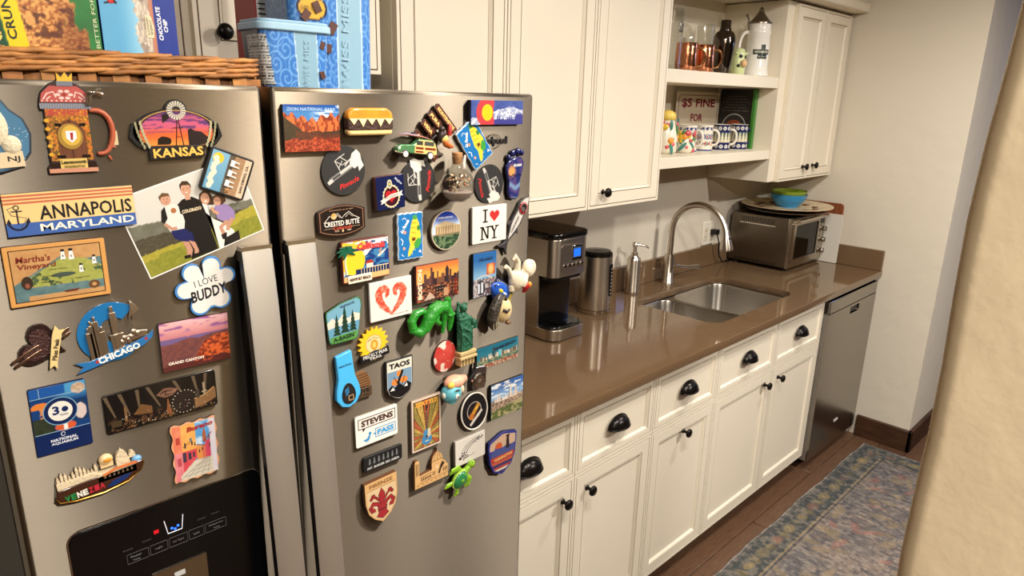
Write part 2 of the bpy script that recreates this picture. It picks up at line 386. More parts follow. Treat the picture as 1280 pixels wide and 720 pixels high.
for (x0, y0, x1, y1, r) in BW:
    g = G(); rings = []
    for ins, z in ((0, .882), (.001, .878), (.004, .86), (.012, .74), (.022, .705), (.045, .690), (.09, .685)):
        rings.append([(x, y, z) for x, y in rrect(x0+ins, y0+ins, x1-ins, y1-ins, max(r-ins*.4, .02), 7)])
    g.loft(rings, 0, False, True)
    o = g.build('bowl', SINKS, t, smooth=70); md = o.modifiers.new('s', 'SOLIDIFY'); md.thickness = .0012; md.offset = 1
    G().lathe([(.001, .6865), (.03, .6865), (.043, .690), (.045, .687)], ((x0+x1)/2, (y0+y1)/2, 0), 24).build('drain', CHROME, o)
t = thing('kitchen_faucet', 'brushed nickel gooseneck faucet with side lever', 'faucet', (-1.07, -.078, .914))
G().lathe([(.029, .914), (.029, .920), (.0245, .924), (.0235, 1.035), (.0215, 1.047), (.016, 1.050)], (-1.07, -.078, 0), 32).build('body', NICKEL, t, smooth=50)
pts = [(-1.07, -.078, 1.045), (-1.07, -.078, 1.10), (-1.07, -.078, 1.156)]+[(-1.07, -.212+.134*math.cos(a), 1.156+.134*math.sin(a)) for a in [math.pi*i/22 for i in range(1, 21)]]+[(-1.07, -.348, 1.185)]
pts = pts[:-1]
G().tube(pts, .0135, 20).build('neck', NICKEL, t, smooth=60)
e = Vector(pts[-1]); d = Vector((0, -.16, -1)).normalized()
g = G(); g.tube([e-d*.004, e, e+d*.012, e+d*.025, e+d*.07, e+d*.082], [.0140, .0155, .0160, .0185, .0275, .0265], 24, up=(1, 0, 0))
g.build('spray_head', NICKEL, t, smooth=50)
G().box(-1.066-.010, e.y-.026, e.z-.052, -1.066+.002, e.y-.018, e.z-.024).build('spray_button', BLACK, t, bevel=.002)
g = G(); g.lathe([(.016, 0), (.016, .02), (.012, .026)], (-1.05, -.078, .992), 16, axis='x')
g.tube([(-1.03, -.085, .990), (-1.0, -.095, .983), (-.955, -.11, .976), (-.90, -.125, .972), (-.893, -.127, .9715)], [.010, .0085, .0085, .0120, .0125], 12)
g.build('lever', NICKEL, t, smooth=50)
# soap dispenser
t = thing('soap_dispenser', 'brushed nickel soap pump left of the faucet', 'soap dispenser', (-1.346, -.079, .914))
G().lathe([(.030, .914), (.031, .918), (.031, .928), (.029, .932), (.029, 1.062), (.026, 1.072), (.018, 1.079), (.017, 1.082)], (-1.346, -.079, 0), 32).build('bottle', NICKEL, t, smooth=50)
G().lathe([(.0145, 1.082), (.0145, 1.094), (.009, 1.097), (.0075, 1.120), (.012, 1.122), (.012, 1.136), (.010, 1.138)], (-1.346, -.079, 0), 20).tube([(-1.346, -.079, 1.128), (-1.325, -.092, 1.126), (-1.300, -.107, 1.120), (-1.292, -.112, 1.112)], [.0055, .005, .0045, .004], 10).build('pump', NICKEL, t, smooth=50)

# ================================================================== dishwasher
t = thing('dishwasher', 'stainless steel dishwasher at the end of the counter', 'dishwasher', (-.31, -.3, 0))
G().box(-.600, -.585, .09, -.012, -.03, .868).build('tub', BLACK, t)
g = G(); g.box(-.612, -.6, .095, -.632, -.03, .88); g.build('side_panel', CREAM, t)
G().box(-.606, -.647, .800, -.008, -.588, .862).build('control_strip', STEELD, t, bevel=.004)
vs, fs = holed_plate([(-.606, .055), (-.008, .055), (-.008, .7985), (-.606, .7985)], [rrect(-.345, .752, -.232, .788, .004, 2)[::-1]], -.004, .004)
G().add([(x, -.6432-z*.9, y) for x, y, z in vs], fs).build('door', STEELD, t, smooth=0)
G().box(-.606, -.6392, .055, -.008, -.588, .7985).build('door_body', STEELH, t)
o = G(); o.box(-.345, -.6395, .752, -.232, -.639, .788); o.build('pocket_handle', BLACK, t)
G().box(-.35, -.648, .790, -.228, -.6465, .7935).build('handle_lip', CHROME, t)
g = G()
for i in range(9): g.box(-.6075, -.622, .722+i*.0065, -.606, -.600, .7255+i*.0065)
g.build('vent', BLACK, t)
G().box(-.320, -.6495, .172, -.275, -.6468, .183).build('badge', mc((215, 210, 200), .3), t)
G().box(-.600, -.57, 0, -.012, -.55, .055).build('kick_plate', BLACK, t)

# ================================================================== coffee maker
X0, X1, YF_, YK = -2.082, -1.900, -.280, -.035
t = thing('coffee_maker', 'steel and black drip coffee maker with a blue display, its pot missing', 'coffee maker', ((X0+X1)/2, -.15, .914))
CMS = mat('coffee_steel', (196, 186, 172), .3, metal=1, aniso=.7, tangent=(0, 0, 1))
def cmr(x0, y0, x1, y1, r, rb=.012):
    return arc(x0+r, y0+r, r, r, 180, 270, 6)+arc(x1-r, y0+r, r, r, 270, 360, 6)+arc(x1-rb, y1-rb, rb, rb, 0, 90, 3)+arc(x0+rb, y1-rb, rb, rb, 90, 180, 3)
def slab(name, pts, z0, z1, m, par, bv=.002):
    return G().prism(pts, z0, z1).build(name, m, par, smooth=40, bevel=bv)
slab('base', cmr(X0, YF_-.012, X1+.004, YK, .045), .918, .957, CMS, t)
slab('foot', cmr(X0+.004, YF_-.008, X1, YK-.004, .045), .914, .919, BLACK, t, 0)
slab('base_top', cmr(X0+.006, YF_+.0, X1-.004, -.1, .045), .957, .964, GLOSSB, t)
G().lathe([(.042, .964), (.044, .967), (.040, .9675), (.001, .967)], ((X0+X1)/2+.004, -.235, 0), 32).build('warming_plate', GLOSSB, t)
slab('tank', cmr(X0, -.205, X1-.004, YK, .006), .957, 1.142, GLOSSB, t)
g = G(); g.prism([(-.215, .957), (-.215, 1.142), (YK, 1.142), (YK, .957)], X0-.0005, X0+.004, f=lambda a, b, c: (c, a, b)); g.build('side_panel', CMS, t)
hd = slab('brew_head', cmr(X0, YF_, X1+.002, YK, .035), 1.140, 1.270, CMS, t)
slab('head_underside', cmr(X0+.01, YF_+.01, X1-.01, -.1, .03), 1.126, 1.1405, BLACK, t)
slab('lid', cmr(X0-.003, YF_-.003, X1+.005, YK, .036), 1.270, 1.291, GLOSSB, t, .006)
pa = slab('control_panel', [(x, y) for x, y in rrect(-2.045, 1.160, -1.935, 1.250, .008, 4)], 0, .0015, CMS, hd, 0)
for v in pa.data.vertices:
    c = v.co.copy()+OR[pa.name]; v.co = Vector((c.x, YF_-.0008-c.z, c.y))-OR[pa.name]
def oncm(name, x0, z0, x1, z1, d, m, bv=.001): return G().box(x0, YF_-d, z0, x1, YF_-.001, z1).build(name, m, hd, bevel=bv)
oncm('screen_bezel', -1.996, 1.193, -1.944, 1.246, .005, CHROME, .003)
oncm('display', -1.991, 1.203, -1.951, 1.238, .0056, mat('lcd_frame', (70, 90, 120), .2), 0)
oncm('display_glow', -1.988, 1.207, -1.955, 1.232, .0062, mat('blue_lcd', (25, 90, 235), .3, emis=1.1), 0)
for i in range(5):
    G().lathe([(.0075, .001), (.0075, .004), (.006, .006), (.001, .0065)], (-2.028+i*.0212, YF_, 1.178), 16, axis='y').build('button', CHROME, hd)
lettering(hd, 'Cuisinart', (-1.975, 1.262), .042, .0065, (90, 84, 76), F_front(YF_-.0022))
# kettle
kx, ky = -1.672, -.135
t = thing('electric_kettle', 'cylindrical brushed steel kettle behind the coffee maker', 'kettle', (kx, ky, .914))
G().lathe([(.064, .914), (.066, .918), (.066, .932)], (kx, ky, 0), 40).build('power_base', CHROME, t, smooth=40)
G().lathe([(.064, .933), (.0655, .938), (.0640, 1.00), (.0610, 1.135), (.0615, 1.142)], (kx, ky, 0), 48).build('body', NICKEL, t, smooth=50)
G().lathe([(.0605, 1.142), (.060, 1.152), (.052, 1.160), (.001, 1.164)], (kx, ky, 0), 40).build('lid', GLOSSB, t, smooth=40)
wn = Vector((.22, -.975, 0)); tn = Vector((.975, .22, 0))
g = G(); g.prism(rrect(-.009, .985, .009, 1.115, .008, 4), .0595, .0665, f=lambda a, b, c: tuple(Vector((kx, ky, b))+wn*(c-.0)+tn*a)); o = g.build('water_gauge', GLOSSB, t, bevel=.001)
g = G()
for i in range(8): g.prism([(-.004, .995+i*.014), (.004, .995+i*.014), (.004, .998+i*.014), (-.004, .998+i*.014)], .0664, .0668, f=lambda a, b, c: tuple(Vector((kx, ky, b))+wn*c+tn*a))
g.build('gauge_marking', mc((200, 195, 185)), o)

# ================================================================== toaster oven
t = thing('toaster_oven', 'stainless steel toaster oven at the far end of the counter', 'toaster oven', (-.24, -.2, .914))
ox0, ox1, oy0, oy1, oz0, oz1 = -.440, -.036, -.352, -.030, .932, 1.183
OD = mat('oven_dark', (60, 54, 48), .35, metal=.8)
G().box(ox0, oy0+.012, oz0, ox1, oy1, oz1).build('body', OVENS, t, bevel=.006)
G().box(ox0+.01, oy0+.02, oz0-.003, ox1-.01, oy1+.0-.01, oz0+.002).build('underside', BLACK, t)
vs, fs = holed_plate([(ox0, oz0), (ox1, oz0), (ox1, oz1), (ox0, oz1)], [rrect(ox0+.038, oz0+.048, ox1-.107, oz1-.038, .006, 3)[::-1]], -.006, .006)
G().add([(x, oy0+.006-z, y) for x, y, z in vs], fs).build('front_frame', STEELV, t, smooth=0)
dr = G(); dv, df = holed_plate(rrect(ox0+.014, oz0+.028, ox1-.090, oz1-.020, .01, 4), [rrect(ox0+.034, oz0+.044, ox1-.108, oz1-.036, .006, 3)[::-1]], 0, .010)
dr.add([(x, oy0-z, y) for x, y, z in dv], df); dr = dr.build('door', STEELV, t, smooth=30)
G().box(ox0+.034, oy0-.006, oz0+.044, ox1-.108, oy0-.003, oz1-.036).build('window', glassmat('tinted_glass', (120, 114, 104)), dr)
g = G().tube([(ox0+.01, oy0-.026, oz1-.012), (ox1-.05, oy0-.026, oz1-.012)], .010, 16)
for x in (ox0+.02, ox1-.10): g.tube([(x, oy0-.026, oz1-.012), (x, oy0, oz1-.022)], .006, 8)
for x in (ox0+.105, ox1-.12): g.tube([(x, oy0-.026, oz1-.012), (x+.012, oy0-.026, oz1-.012)], .0112, 16)
g.build('handle', NICKEL, dr, smooth=50)
G().box(ox0+.020, oy0+.020, oz0+.03, ox1-.100, oy0+.022, oz1-.03).build('cavity_back', mc((26, 22, 18), .4), t)
g = G()
for i in range(14): g.tube([(ox0+.036+i*.0175, oy0+.014, oz0+.105), (ox0+.036+i*.0175, oy0+.019, oz0+.105)], .0012, 6)
g.tube([(ox0+.03, oy0+.013, oz0+.105), (ox1-.105, oy0+.013, oz0+.105)], .002, 6)
g.build('rack', CHROME, t)
for i, z in enumerate((1.098, 1.040, .982)):
    kb = G().lathe([(.0185, 0), (.0185, .004), (.0145, .006), (.0135, .022), (.011, .025)], (ox1-.040, oy0, z), 24, axis='y').build('knob', CHROME, t, smooth=45)
    G().box(ox1-.042, oy0-.0265, z-.012, ox1-.038, oy0-.0248, z+.012).build('pointer', BLACK, kb)
G().box(ox1-.062, oy0-.0015, 1.125, ox1-.018, oy0+.001, 1.160).build('name_plate', OD, t)
g = G()
for i in range(17): g.box(ox0-.0006, -.262+i*.0105, 1.140, ox0+.001, -.258+i*.0105, 1.166)
g.build('upper_vent', BLACK, t); G().box(ox0-.003, -.270, 1.131, ox0+.001, -.080, 1.136).build('vent_lip', CHROME, t)
g = G()
for i in range(22): g.box(ox0-.0006, -.290+i*.0105, .936, ox0+.001, -.286+i*.0105, .952)
g.build('lower_vent', BLACK, t)
for x in (ox0+.04, ox1-.04):
    for y in (oy0+.04, oy1-.03): G().lathe([(.016, .914), (.017, .932)], (x, y, 0), 14).build('foot', BLACK, t)
# oval platters and bowls stacked on the oven
PLATE = mat('cream_stoneware', (206, 184, 148), .25, vary=(22, .22))
def platter(name, label, cx, cy, z, rx, ry, m):
    g = G(); pr = [(.45, 0), (.60, .001), (.78, .010), (1.0, .018), (1.0, .021), (.78, .0135), (.60, .0045), (.02, .004)]
    rings = [[(cx+rx*k*math.cos(2*math.pi*i/56), cy+ry*k*math.sin(2*math.pi*i/56), z+h) for i in range(56)] for k, h in pr]
    g.loft(rings, 0); return tag(g.build(name, m, smooth=50, origin=(cx, cy, z)), label, 'platter', 'platters on the toaster oven')
pcx, pcy, pz = -.262, -.232, 1.1835
platter('platter', 'lower dark-rimmed round platter directly on the toaster oven', pcx, pcy, pz, .200, .195, mc((104, 84, 64), .3))
top = platter('platter', 'upper round platter with brown painted shapes under the bowls', pcx, pcy, pz+.0225, .226, .222, PLATE)
for i in range(11):
    a = 2*math.pi*i/11+.3; px, py = pcx+.150*math.cos(a), pcy+.148*math.sin(a)
    G().prism([(px+(.024+.006*math.sin(k*2.3+i))*math.cos(k), py+(.018+.005*math.cos(k*3+i))*math.sin(k)) for k in [2*math.pi*q/12 for q in range(12)]], pz+.0300, pz+.0325).build('painted_shape', mc((92, 44, 26), .3), top)
def bowl(label, cx, cy, z, r, h, m, grp, foot=.55):
    g = G().lathe([(r*foot, 0), (r*foot, h*.06), (r*.80, h*.35), (r*.95, h*.75), (r, h), (r*.97, h), (r*.91, h*.75), (r*.76, h*.38), (r*.5, h*.12), (.001, h*.10)], (cx, cy, z), 40)
    return tag(g.build('bowl', m, smooth=60, origin=(cx, cy, z)), label, 'bowl', grp)
bcx, bcy = -.235, -.225
bowl('bright blue glazed bowl on the round platters', bcx, bcy, pz+.0265, .092, .066, mat('blue_glaze', (40, 132, 186), .18, coat=.5), 'bowls on the platters')
bowl('olive green glazed bowl nested inside the blue bowl', bcx, bcy, pz+.050, .089, .060, mat('green_glaze', (128, 150, 44), .18, coat=.5), 'bowls on the platters', .5)
# cutting boards leaning on the right wall
def board(name, label, y0, y1, z1, x, dx, th, m, r=.02):
    # leans on the end wall: foot on the counter at x, top towards the wall
    L_ = z1-.914; ang = math.asin(dx/L_)
    g = G().prism(rrect(y0, 0, y1, L_, r, 5), 0, th, f=lambda a, b, c: (x-c*math.cos(ang)+b*math.sin(ang), a, .9155+b*math.cos(ang)+c*math.sin(ang)))
    return tag(g.build(name, m, smooth=30, bevel=.0015, origin=(x, (y0+y1)/2, .914)), label, 'cutting board')
board('cutting_board', 'brown wooden cutting board against the wall behind the white one', -.432, -.10, 1.228, -.0225, .0, .010, mat('walnut', (128, 72, 42), .4, vary=(14, .35, (1, 6, 1))))
board('cutting_board', 'white plastic cutting board between toaster oven and wall', -.438, -.16, 1.172, -.0335, .0, .0018, mc((214, 208, 194), .4), r=.008)

# ================================================================== rug
def hashn(ix, iy, s): 
    h = np.sin(ix*127.1+iy*311.7+s*74.7)*43758.5453; return h-np.floor(h)
def vn(x, y, s=0):
    ix, iy = np.floor(x), np.floor(y); fx, fy = x-ix, y-iy; fx = fx*fx*(3-2*fx); fy = fy*fy*(3-2*fy)
    return (hashn(ix, iy, s)*(1-fx)+hashn(ix+1, iy, s)*fx)*(1-fy)+(hashn(ix, iy+1, s)*(1-fx)+hashn(ix+1, iy+1, s)*fx)*fy
def fbm(x, y, s=0, o=4): return sum(vn(x*2**k, y*2**k, s+k)*.5**(k+1) for k in range(o))/(1-.5**o)
def mixc(a, b, t): return a*(1-t[..., None])+b*t[..., None]
A3 = lambda *c: np.array(c, float)/255
def sstep(e0, e1, x): t = np.clip((x-e0)/(e1-e0), 0, 1); return t*t*(3-2*t)
def colgrid(P, colf, nx, ny):
    """grid mesh arrays: P (ny+1,nx+1,3), colour sRGB (ny+1,nx+1,3)"""
    idx = np.arange((nx+1)*(ny+1)).reshape(ny+1, nx+1)
    return idx
def lin_a(c): c = np.clip(c, 0, 1); return np.where(c <= .04045, c/12.92, ((c+.055)/1.055)**2.4)
def grid_obj(name, P, col, m, parent=None, origin=(0, 0, 0), mask=None, extra=None):
    ny, nx = P.shape[0]-1, P.shape[1]-1; idx = np.arange((nx+1)*(ny+1)).reshape(ny+1, nx+1)
    q = np.stack([idx[:-1, :-1], idx[:-1, 1:], idx[1:, 1:], idx[1:, :-1]], -1).reshape(-1, 4)
    if mask is not None: q = q[mask.reshape(-1)]
    me = bpy.data.meshes.new(name); me.from_pydata((P.reshape(-1, 3)-np.array(origin)).tolist(), [], q.tolist())
    ca = me.color_attributes.new('col', 'FLOAT_COLOR', 'POINT'); cc = np.ones((P.shape[0]*P.shape[1], 4)); cc[:, :3] = lin_a(col).reshape(-1, 3)
    ca.data.foreach_set('color', cc.reshape(-1)); me.materials.append(m); me.polygons.foreach_set('use_smooth', [True]*len(me.polygons))
    o = bpy.data.objects.new(name, me); C.objects.link(o); o.location = origin
    if parent: o.parent = parent
    return o
RUG = attrmat('rug_pile', .95, bump=(420, .8, .004), spec=.1)
rx0, rx1, ry0, ry1 = -2.62, -.088, -1.56, -.733
nx, ny = 760, 260
X, Y = np.meshgrid(np.linspace(rx0, rx1, nx+1), np.linspace(ry0, ry1, ny+1))
ex = np.minimum(X-rx0, rx1-X); ey = np.minimum(Y-ry0, ry1-Y); ed = np.minimum(ex, ey)
n1 = fbm(X*6, Y*6, 3); n2 = fbm(X*60, Y*60, 9); n3 = fbm(X*22+50*n1, Y*22, 5); n4 = fbm(X*130, Y*34, 21, 3)
fld = mixc(A3(112, 106, 104), A3(136, 122, 112), sstep(.35, .65, n1)); fld = mixc(fld, A3(88, 88, 92), sstep(.5, .62, n3)*.6)
fld = mixc(fld, A3(150, 140, 124), sstep(.56, .72, n2)*.4); fld = mixc(fld, A3(78, 76, 82), sstep(.55, .7, n4)*.6)
# faded floral sprays in the field
sp = np.zeros_like(X); sp2 = np.zeros_like(X)
rs = np.random.RandomState(5)
for i in range(170):
    cx, cy = rs.uniform(rx0+.2, rx1-.2), rs.uniform(ry0+.16, ry1-.16); a = rs.uniform(0, 3.14); l, q = rs.uniform(.018, .05), rs.uniform(.010, .02)
    ux = (X-cx)*math.cos(a)+(Y-cy)*math.sin(a); uy = -(X-cx)*math.sin(a)+(Y-cy)*math.cos(a)
    d = (ux/l)**2+(uy/q)**2+(n2-.5)*2.4
    (sp if i % 4 else sp2)[:] = np.maximum(sp if i % 4 else sp2, 1-sstep(.6, 1.3, d))
fld = mixc(fld, A3(150, 132, 102), sp*.55); fld = mixc(fld, A3(156, 108, 98), sp2*.5)
bord = mixc(A3(80, 82, 82), A3(108, 103, 96), sstep(.4, .65, n2)); bord = mixc(bord, A3(62, 68, 70), sstep(.5, .6, n3)*.5)
s_ = np.where(ex < ey, Y, X); per = .118; ph = (s_/per) % 1; k_ = np.floor(s_/per)
dm = ((ph-.5)*per/.034)**2+((ed-.070)/.022)**2+(n2-.5)*2.4
medc = np.where((k_ % 3 == 1)[..., None], A3(150, 108, 92), A3(156, 136, 98))
t_ = (1-sstep(.5, 1.2, dm+1.3*(n1-.5)))*(.35+.65*hashn(k_, k_*0+2, 1)); bord = bord*(1-t_[..., None]*.8)+medc*t_[..., None]*.8
ph2 = ((s_/per+.5) % 1); d2 = ((ph2-.5)*per/.022)**2+((ed-.072)/.024)**2+(n3-.5)*3.0
bord = mixc(bord, A3(132, 118, 88), (1-sstep(.3, 1.0, d2))*.6)
col = np.where((ed < .122)[..., None], bord, fld)
for e0, e1 in ((.118, .128), (.140, .146)):
    li = ((ed > e0) & (ed < e1) & ((s_/.0125) % 1 < .7)); col = np.where((li & (n2 > .38))[..., None], A3(142, 126, 98), col)
for e0, e1, cc_ in ((.0, .012, (128, 122, 116)), (.016, .022, (112, 104, 96)), (.129, .139, (88, 84, 84))):
    li = (ed >= e0) & (ed < e1); col = np.where(li[..., None], A3(*cc_)*(.8+.4*n2[..., None]), col)
col = col*(.80+.36*n2[..., None])
Yw = Y+.003*np.sin(X*13)*sstep(-.8, -.74, Y)+.0012*np.sin(X*41)*sstep(-.8, -.74, Y)
Z = .0085+.0016*(n2-.5)+.002*sstep(.02, 0, ed)*0
Z = np.where(ed <= 1e-6, .0005, Z)
RO = grid_obj('runner_rug', np.stack([X, Yw, Z], -1), col, RUG, origin=(-1.3, -1.1, 0))
tag(RO, 'faded blue-grey oriental runner rug on the wood floor', 'rug')

# ================================================================== refrigerator
FRY = -.85
FT = thing('refrigerator', 'stainless steel side-by-side refrigerator covered in souvenir magnets', 'refrigerator', (-3.21, -.45, 0))
G().box(-3.630, -.778, .03, -2.790, -.06, 1.700).build('case', mat('case_dark', (34, 32, 31), .5), FT, bevel=.004)
for x0, x1, lb in ((-3.630, -3.2985, 'freezer door with the dispenser'), (-3.2865, -2.788, 'wide fridge door')):
    d = G().box(x0, FRY, .10, x1, -.788, 1.726).build('door', STEEL, FT, bevel=.006, seg=3); d['label'] = lb
    G().box(x0+.012, -.789, .11, x1-.012, -.775, 1.70).build('gasket', BLACK, d)
G().box(-3.63, -.80, .02, -2.79, -.74, .095).build('base_grille', BLACK, FT)
for x0 in (-3.6, -2.86): G().box(x0, -.83, 1.70, x0+.05, -.72, 1.722).build('hinge_cover', BLACK, FT, bevel=.003)
for x0 in (-3.353, -3.2885):
    prof = []
    for i in range(15):
        k = i/14; z = 1.521-k*1.05; y = -.876-.038*min(1, k/.55)**.7*(1-max(0, k-.8)*4)
        prof.append((z, y))
    g = G(); rings = []
    for z, y in prof: rings.append([(x0, y+.014, z), (x0, y+.001, z), (x0+.002, y, z), (x0+.039, y, z), (x0+.041, y+.001, z), (x0+.041, y+.014, z)])
    g.loft(rings, 0)
    for j_ in range(len(g.f)):
        if j_ < 14*6 and j_ % 6 in (0, 4, 5): g.m[j_] = 1
    h = g.build('handle', [STEELH, BLACK], FT, smooth=30)
    g = G().box(x0+.004, -.872, 1.500, x0+.037, -.848, 1.516).box(x0+.004, -.872, .475, x0+.037, -.848, .49); g.build('mount', BLACK, h)
    G().box(x0-.0003, -.8765, 1.5165, x0+.0413, -.861, 1.5225).build('end_cap', CHROME, h)
# black dispenser panel
dp = G().prism([(x, z) for x, z in rrect(-3.588, .78, -3.347, 1.187, .014, 5)], 0, .004, f=lambda a, b, c: (a, FRY-c, b)).build('dispenser_panel', mat('panel_black', (6, 6, 7), .2), FT, smooth=30)
g = G(); pr = rrect(-3.5895, .7785, -3.3455, 1.1885, .0155, 5); g.tube([(a, FRY-.001, b) for a, b in pr]+[(pr[0][0], FRY-.001, pr[0][1])], .0012, 6); g.build('panel_trim', CHROME, dp)
fp = lambda a, b: (a, FRY-.0045, b)
GREY = mc((96, 96, 100)); 
for s, u, w_ in (('Freezer', -318, 13), ('Light', -290, 9), ('Ice Type', -265, 14), ('Lock', -241, 8), ('Refrigerator', -214, 20)):
    lettering(dp, s, (-3.2+u/1000, 1.1265 if s in ('Freezer', 'Refrigerator') else 1.124), w_/1000, .0034, (120, 120, 122), fp)
for u in (-318, -214): lettering(dp, 'Temp', (-3.2+u/1000, 1.1205), .009, .0034, (120, 120, 122), fp)
for s, u, z in (('Crushed', -304, 1.142), ('Cubed', -327, 1.139), ('Door', -232, 1.143), ('Connect', -214, 1.144)): lettering(dp, s, (-3.2+u/1000, z), .011, .0026, (80, 80, 82), fp)
g = G()
for u0, u1 in ((-329, -303), (-301, -279), (-277, -253), (-251, -231), (-229, -200)):
    for (a0, b0, a1, b1) in ((u0, 117, u1, 117.3), (u0, 131, u1, 131.3), (u0, 117, u0+.3, 131.3), (u1-.3, 117, u1, 131.3)):
        g.box(-3.2+a0/1000, FRY-.0044, 1+b0/1000, -3.2+a1/1000, FRY-.0035, 1+b1/1000)
g.build('button_outline', GREY, dp)
LW = mat('indicator_white', (215, 215, 220), .4, emis=.45)
g = G(); cu = [(-.280, 1.160), (-.277, 1.1395), (-.259, 1.1395), (-.256, 1.160)]
g.tube([(-3.2+a, FRY-.0045, b) for a, b in cu], .0006, 6); g.build('cup_symbol', LW, dp)
g = G()
for a, b in ((-.2715, 1.1455), (-.2675, 1.1430), (-.2635, 1.1462)): g.lathe([(.0017, 0), (.0017, .0006)], (-3.2+a, FRY-.004, b), 12, axis='y')
g.build('ice_light', mat('ice_blue', (40, 100, 255), .4, emis=2.0), dp)
G().box(-3.2-.294, FRY-.0046, 1.1465, -3.2-.288, FRY-.004, 1.1515).build('filter_light', mat('filter_red', (190, 20, 30), .4, emis=.35), dp)
G().box(-3.503, FRY-.006, .92, -3.432, FRY-.003, 1.088).build('dispenser_plate', STEELV, dp)
G().box(-3.476, FRY-.0068, 1.070, -3.462, FRY-.0058, 1.077).build('plate_label', mc((180, 180, 178)), dp)
G().box(-3.56, FRY-.0052, .80, -3.375, FRY-.0035, .915).build('lower_bay', BLACK, dp)

# ================================================================== basket and boxes on the fridge
BT = 1.700
t = thing('wicker_basket', 'brown wicker basket of snack boxes on top of the fridge', 'basket', (-3.45, -.66, BT))
WK = [mat('wicker_a', (172, 116, 60), .55, vary=(60, .3, (1, 1, 1))), mat('wicker_b', (146, 94, 46), .55, vary=(60, .3)), mat('wicker_c', (104, 62, 30), .6, vary=(50, .3))]
bx0, bx1, by0, by1 = -3.628, -3.280, -.800, -.56
g = G().box(bx0+.008, by0+.008, BT, bx1-.008, by1-.008, BT+.004)
for a in ((bx0+.006, by0+.009, bx1-.006, by0+.012), (bx0+.006, by1-.012, bx1-.006, by1-.009), (bx0+.009, by0+.01, bx0+.012, by1-.01), (bx1-.012, by0+.01, bx1-.009, by1-.01)):
    g.box(a[0], a[1], BT, a[2], a[3], BT+.05)
g.build('basket_lining', mc((70, 42, 22)), t)
rs = random.Random(4)
# woven flat splints on the front and right side
for row in range(2):
    z0 = BT+.004+row*.0165
    n = 9
    for i in range(n):
        x = bx0+.006+(bx1-bx0-.012)*i/(n-1)*.92; out = (i+row) % 2
        g = G(); L_ = (bx1-bx0)/n*.98; pts = []
        for k in range(5):
            xx = x+L_*k/4*1.15-.004; pts.append((xx, by0+.006-(.0055 if out else .001)*math.sin(math.pi*k/4)))
        for k in range(4):
            (xa, ya), (xb, yb) = pts[k], pts[k+1]
            g.add([(xa, ya, z0), (xb, yb, z0), (xb, yb+.002, z0), (xa, ya+.002, z0), (xa, ya, z0+.0145), (xb, yb, z0+.0145), (xb, yb+.002, z0+.0145), (xa, ya+.002, z0+.0145)], [(0, 1, 5, 4), (4, 5, 6, 7), (0, 3, 2, 1), (3, 7, 6, 2)])
        g.build('splint', WK[1 if out else 2], t)
for j in range(6):
    y = by0+.02+j*.035
    G().box(bx1-.009-(j % 2)*.002, y, BT+.004, bx1-.006+(j % 2)*.001, y+.03, BT+.034).build('splint', WK[1+(j % 2)], t)
for j in range(9):
    x = bx0+.025+j*.036; G().box(x, by0-.0015, BT+.002, x+.019, by0+.0012, BT+.038).build('upright', WK[j % 2], t, bevel=.0006)
# twisted rim strands
for row in range(4):
    z = BT+.0385+row*.0062; n = 6
    for i in range(n):
        x0 = bx0+(bx1-bx0)*(i+.25*(row % 3))/n-.02; x1 = min(x0+.085, bx1+.001); x0 = max(x0, bx0)
        if x1-x0 < .01: continue
        pts = []
        for k in range(9):
            q = k/8; pts.append((x0+(x1-x0)*q, by0-.001-.0028*math.sin(math.pi*q)+rs.uniform(-.0004, .0004)-(.002 if row == 3 else 0)*0, z+.0024*(q-.5)*2+.0006*math.sin(q*20)))
        G().tube(pts, [.0018]+[.0033]*7+[.0018], 7).build('strand', WK[(i+row) % 2], t, smooth=60)
    for i in range(3):
        y0 = by0+.005+i*.08
        G().tube([(bx1-.001+.0024*math.sin(k*.8), y0+k*.0115, z+.002*(k/8-.5)) for k in range(9)], [.002]+[.0033]*7+[.002], 7).build('strand', WK[(i+row) % 2], t, smooth=60)
PRINT = attrmat('printed_card', .38, coat=.15)
PRINTG = attrmat('printed_gloss', .22, coat=.5)
def pic_grid(name, x0, z0, x1, z1, y, fn, nx, ny, parent, m=None):
    U, V = np.meshgrid(np.linspace(0, 1, nx+1), np.linspace(0, 1, ny+1))
    P = np.stack([x0+(x1-x0)*U, np.full_like(U, y), z0+(z1-z0)*V], -1); o_ = offs(parent)
    o = grid_obj(name, P-np.array(o_), fn(U, V), m or PRINT, parent); o.location = (0, 0, 0); return o
def box_thing(name, label, cat, x0, y0, z0, x1, y1, z1, col, group=None):
    t = thing(name, label, cat, ((x0+x1)/2, (y0+y1)/2, z0), group); G().box(x0, y0, z0, x1, y1, z1).build('carton', mc(col, .45), t, bevel=.001); return t
t = box_thing('snack_box', 'green granola bar box with a yellow stripe in the basket', 'box', -3.612, -.762, BT+.005, -3.4555, -.722, 1.905, (28, 104, 48), 'snack boxes in the basket')
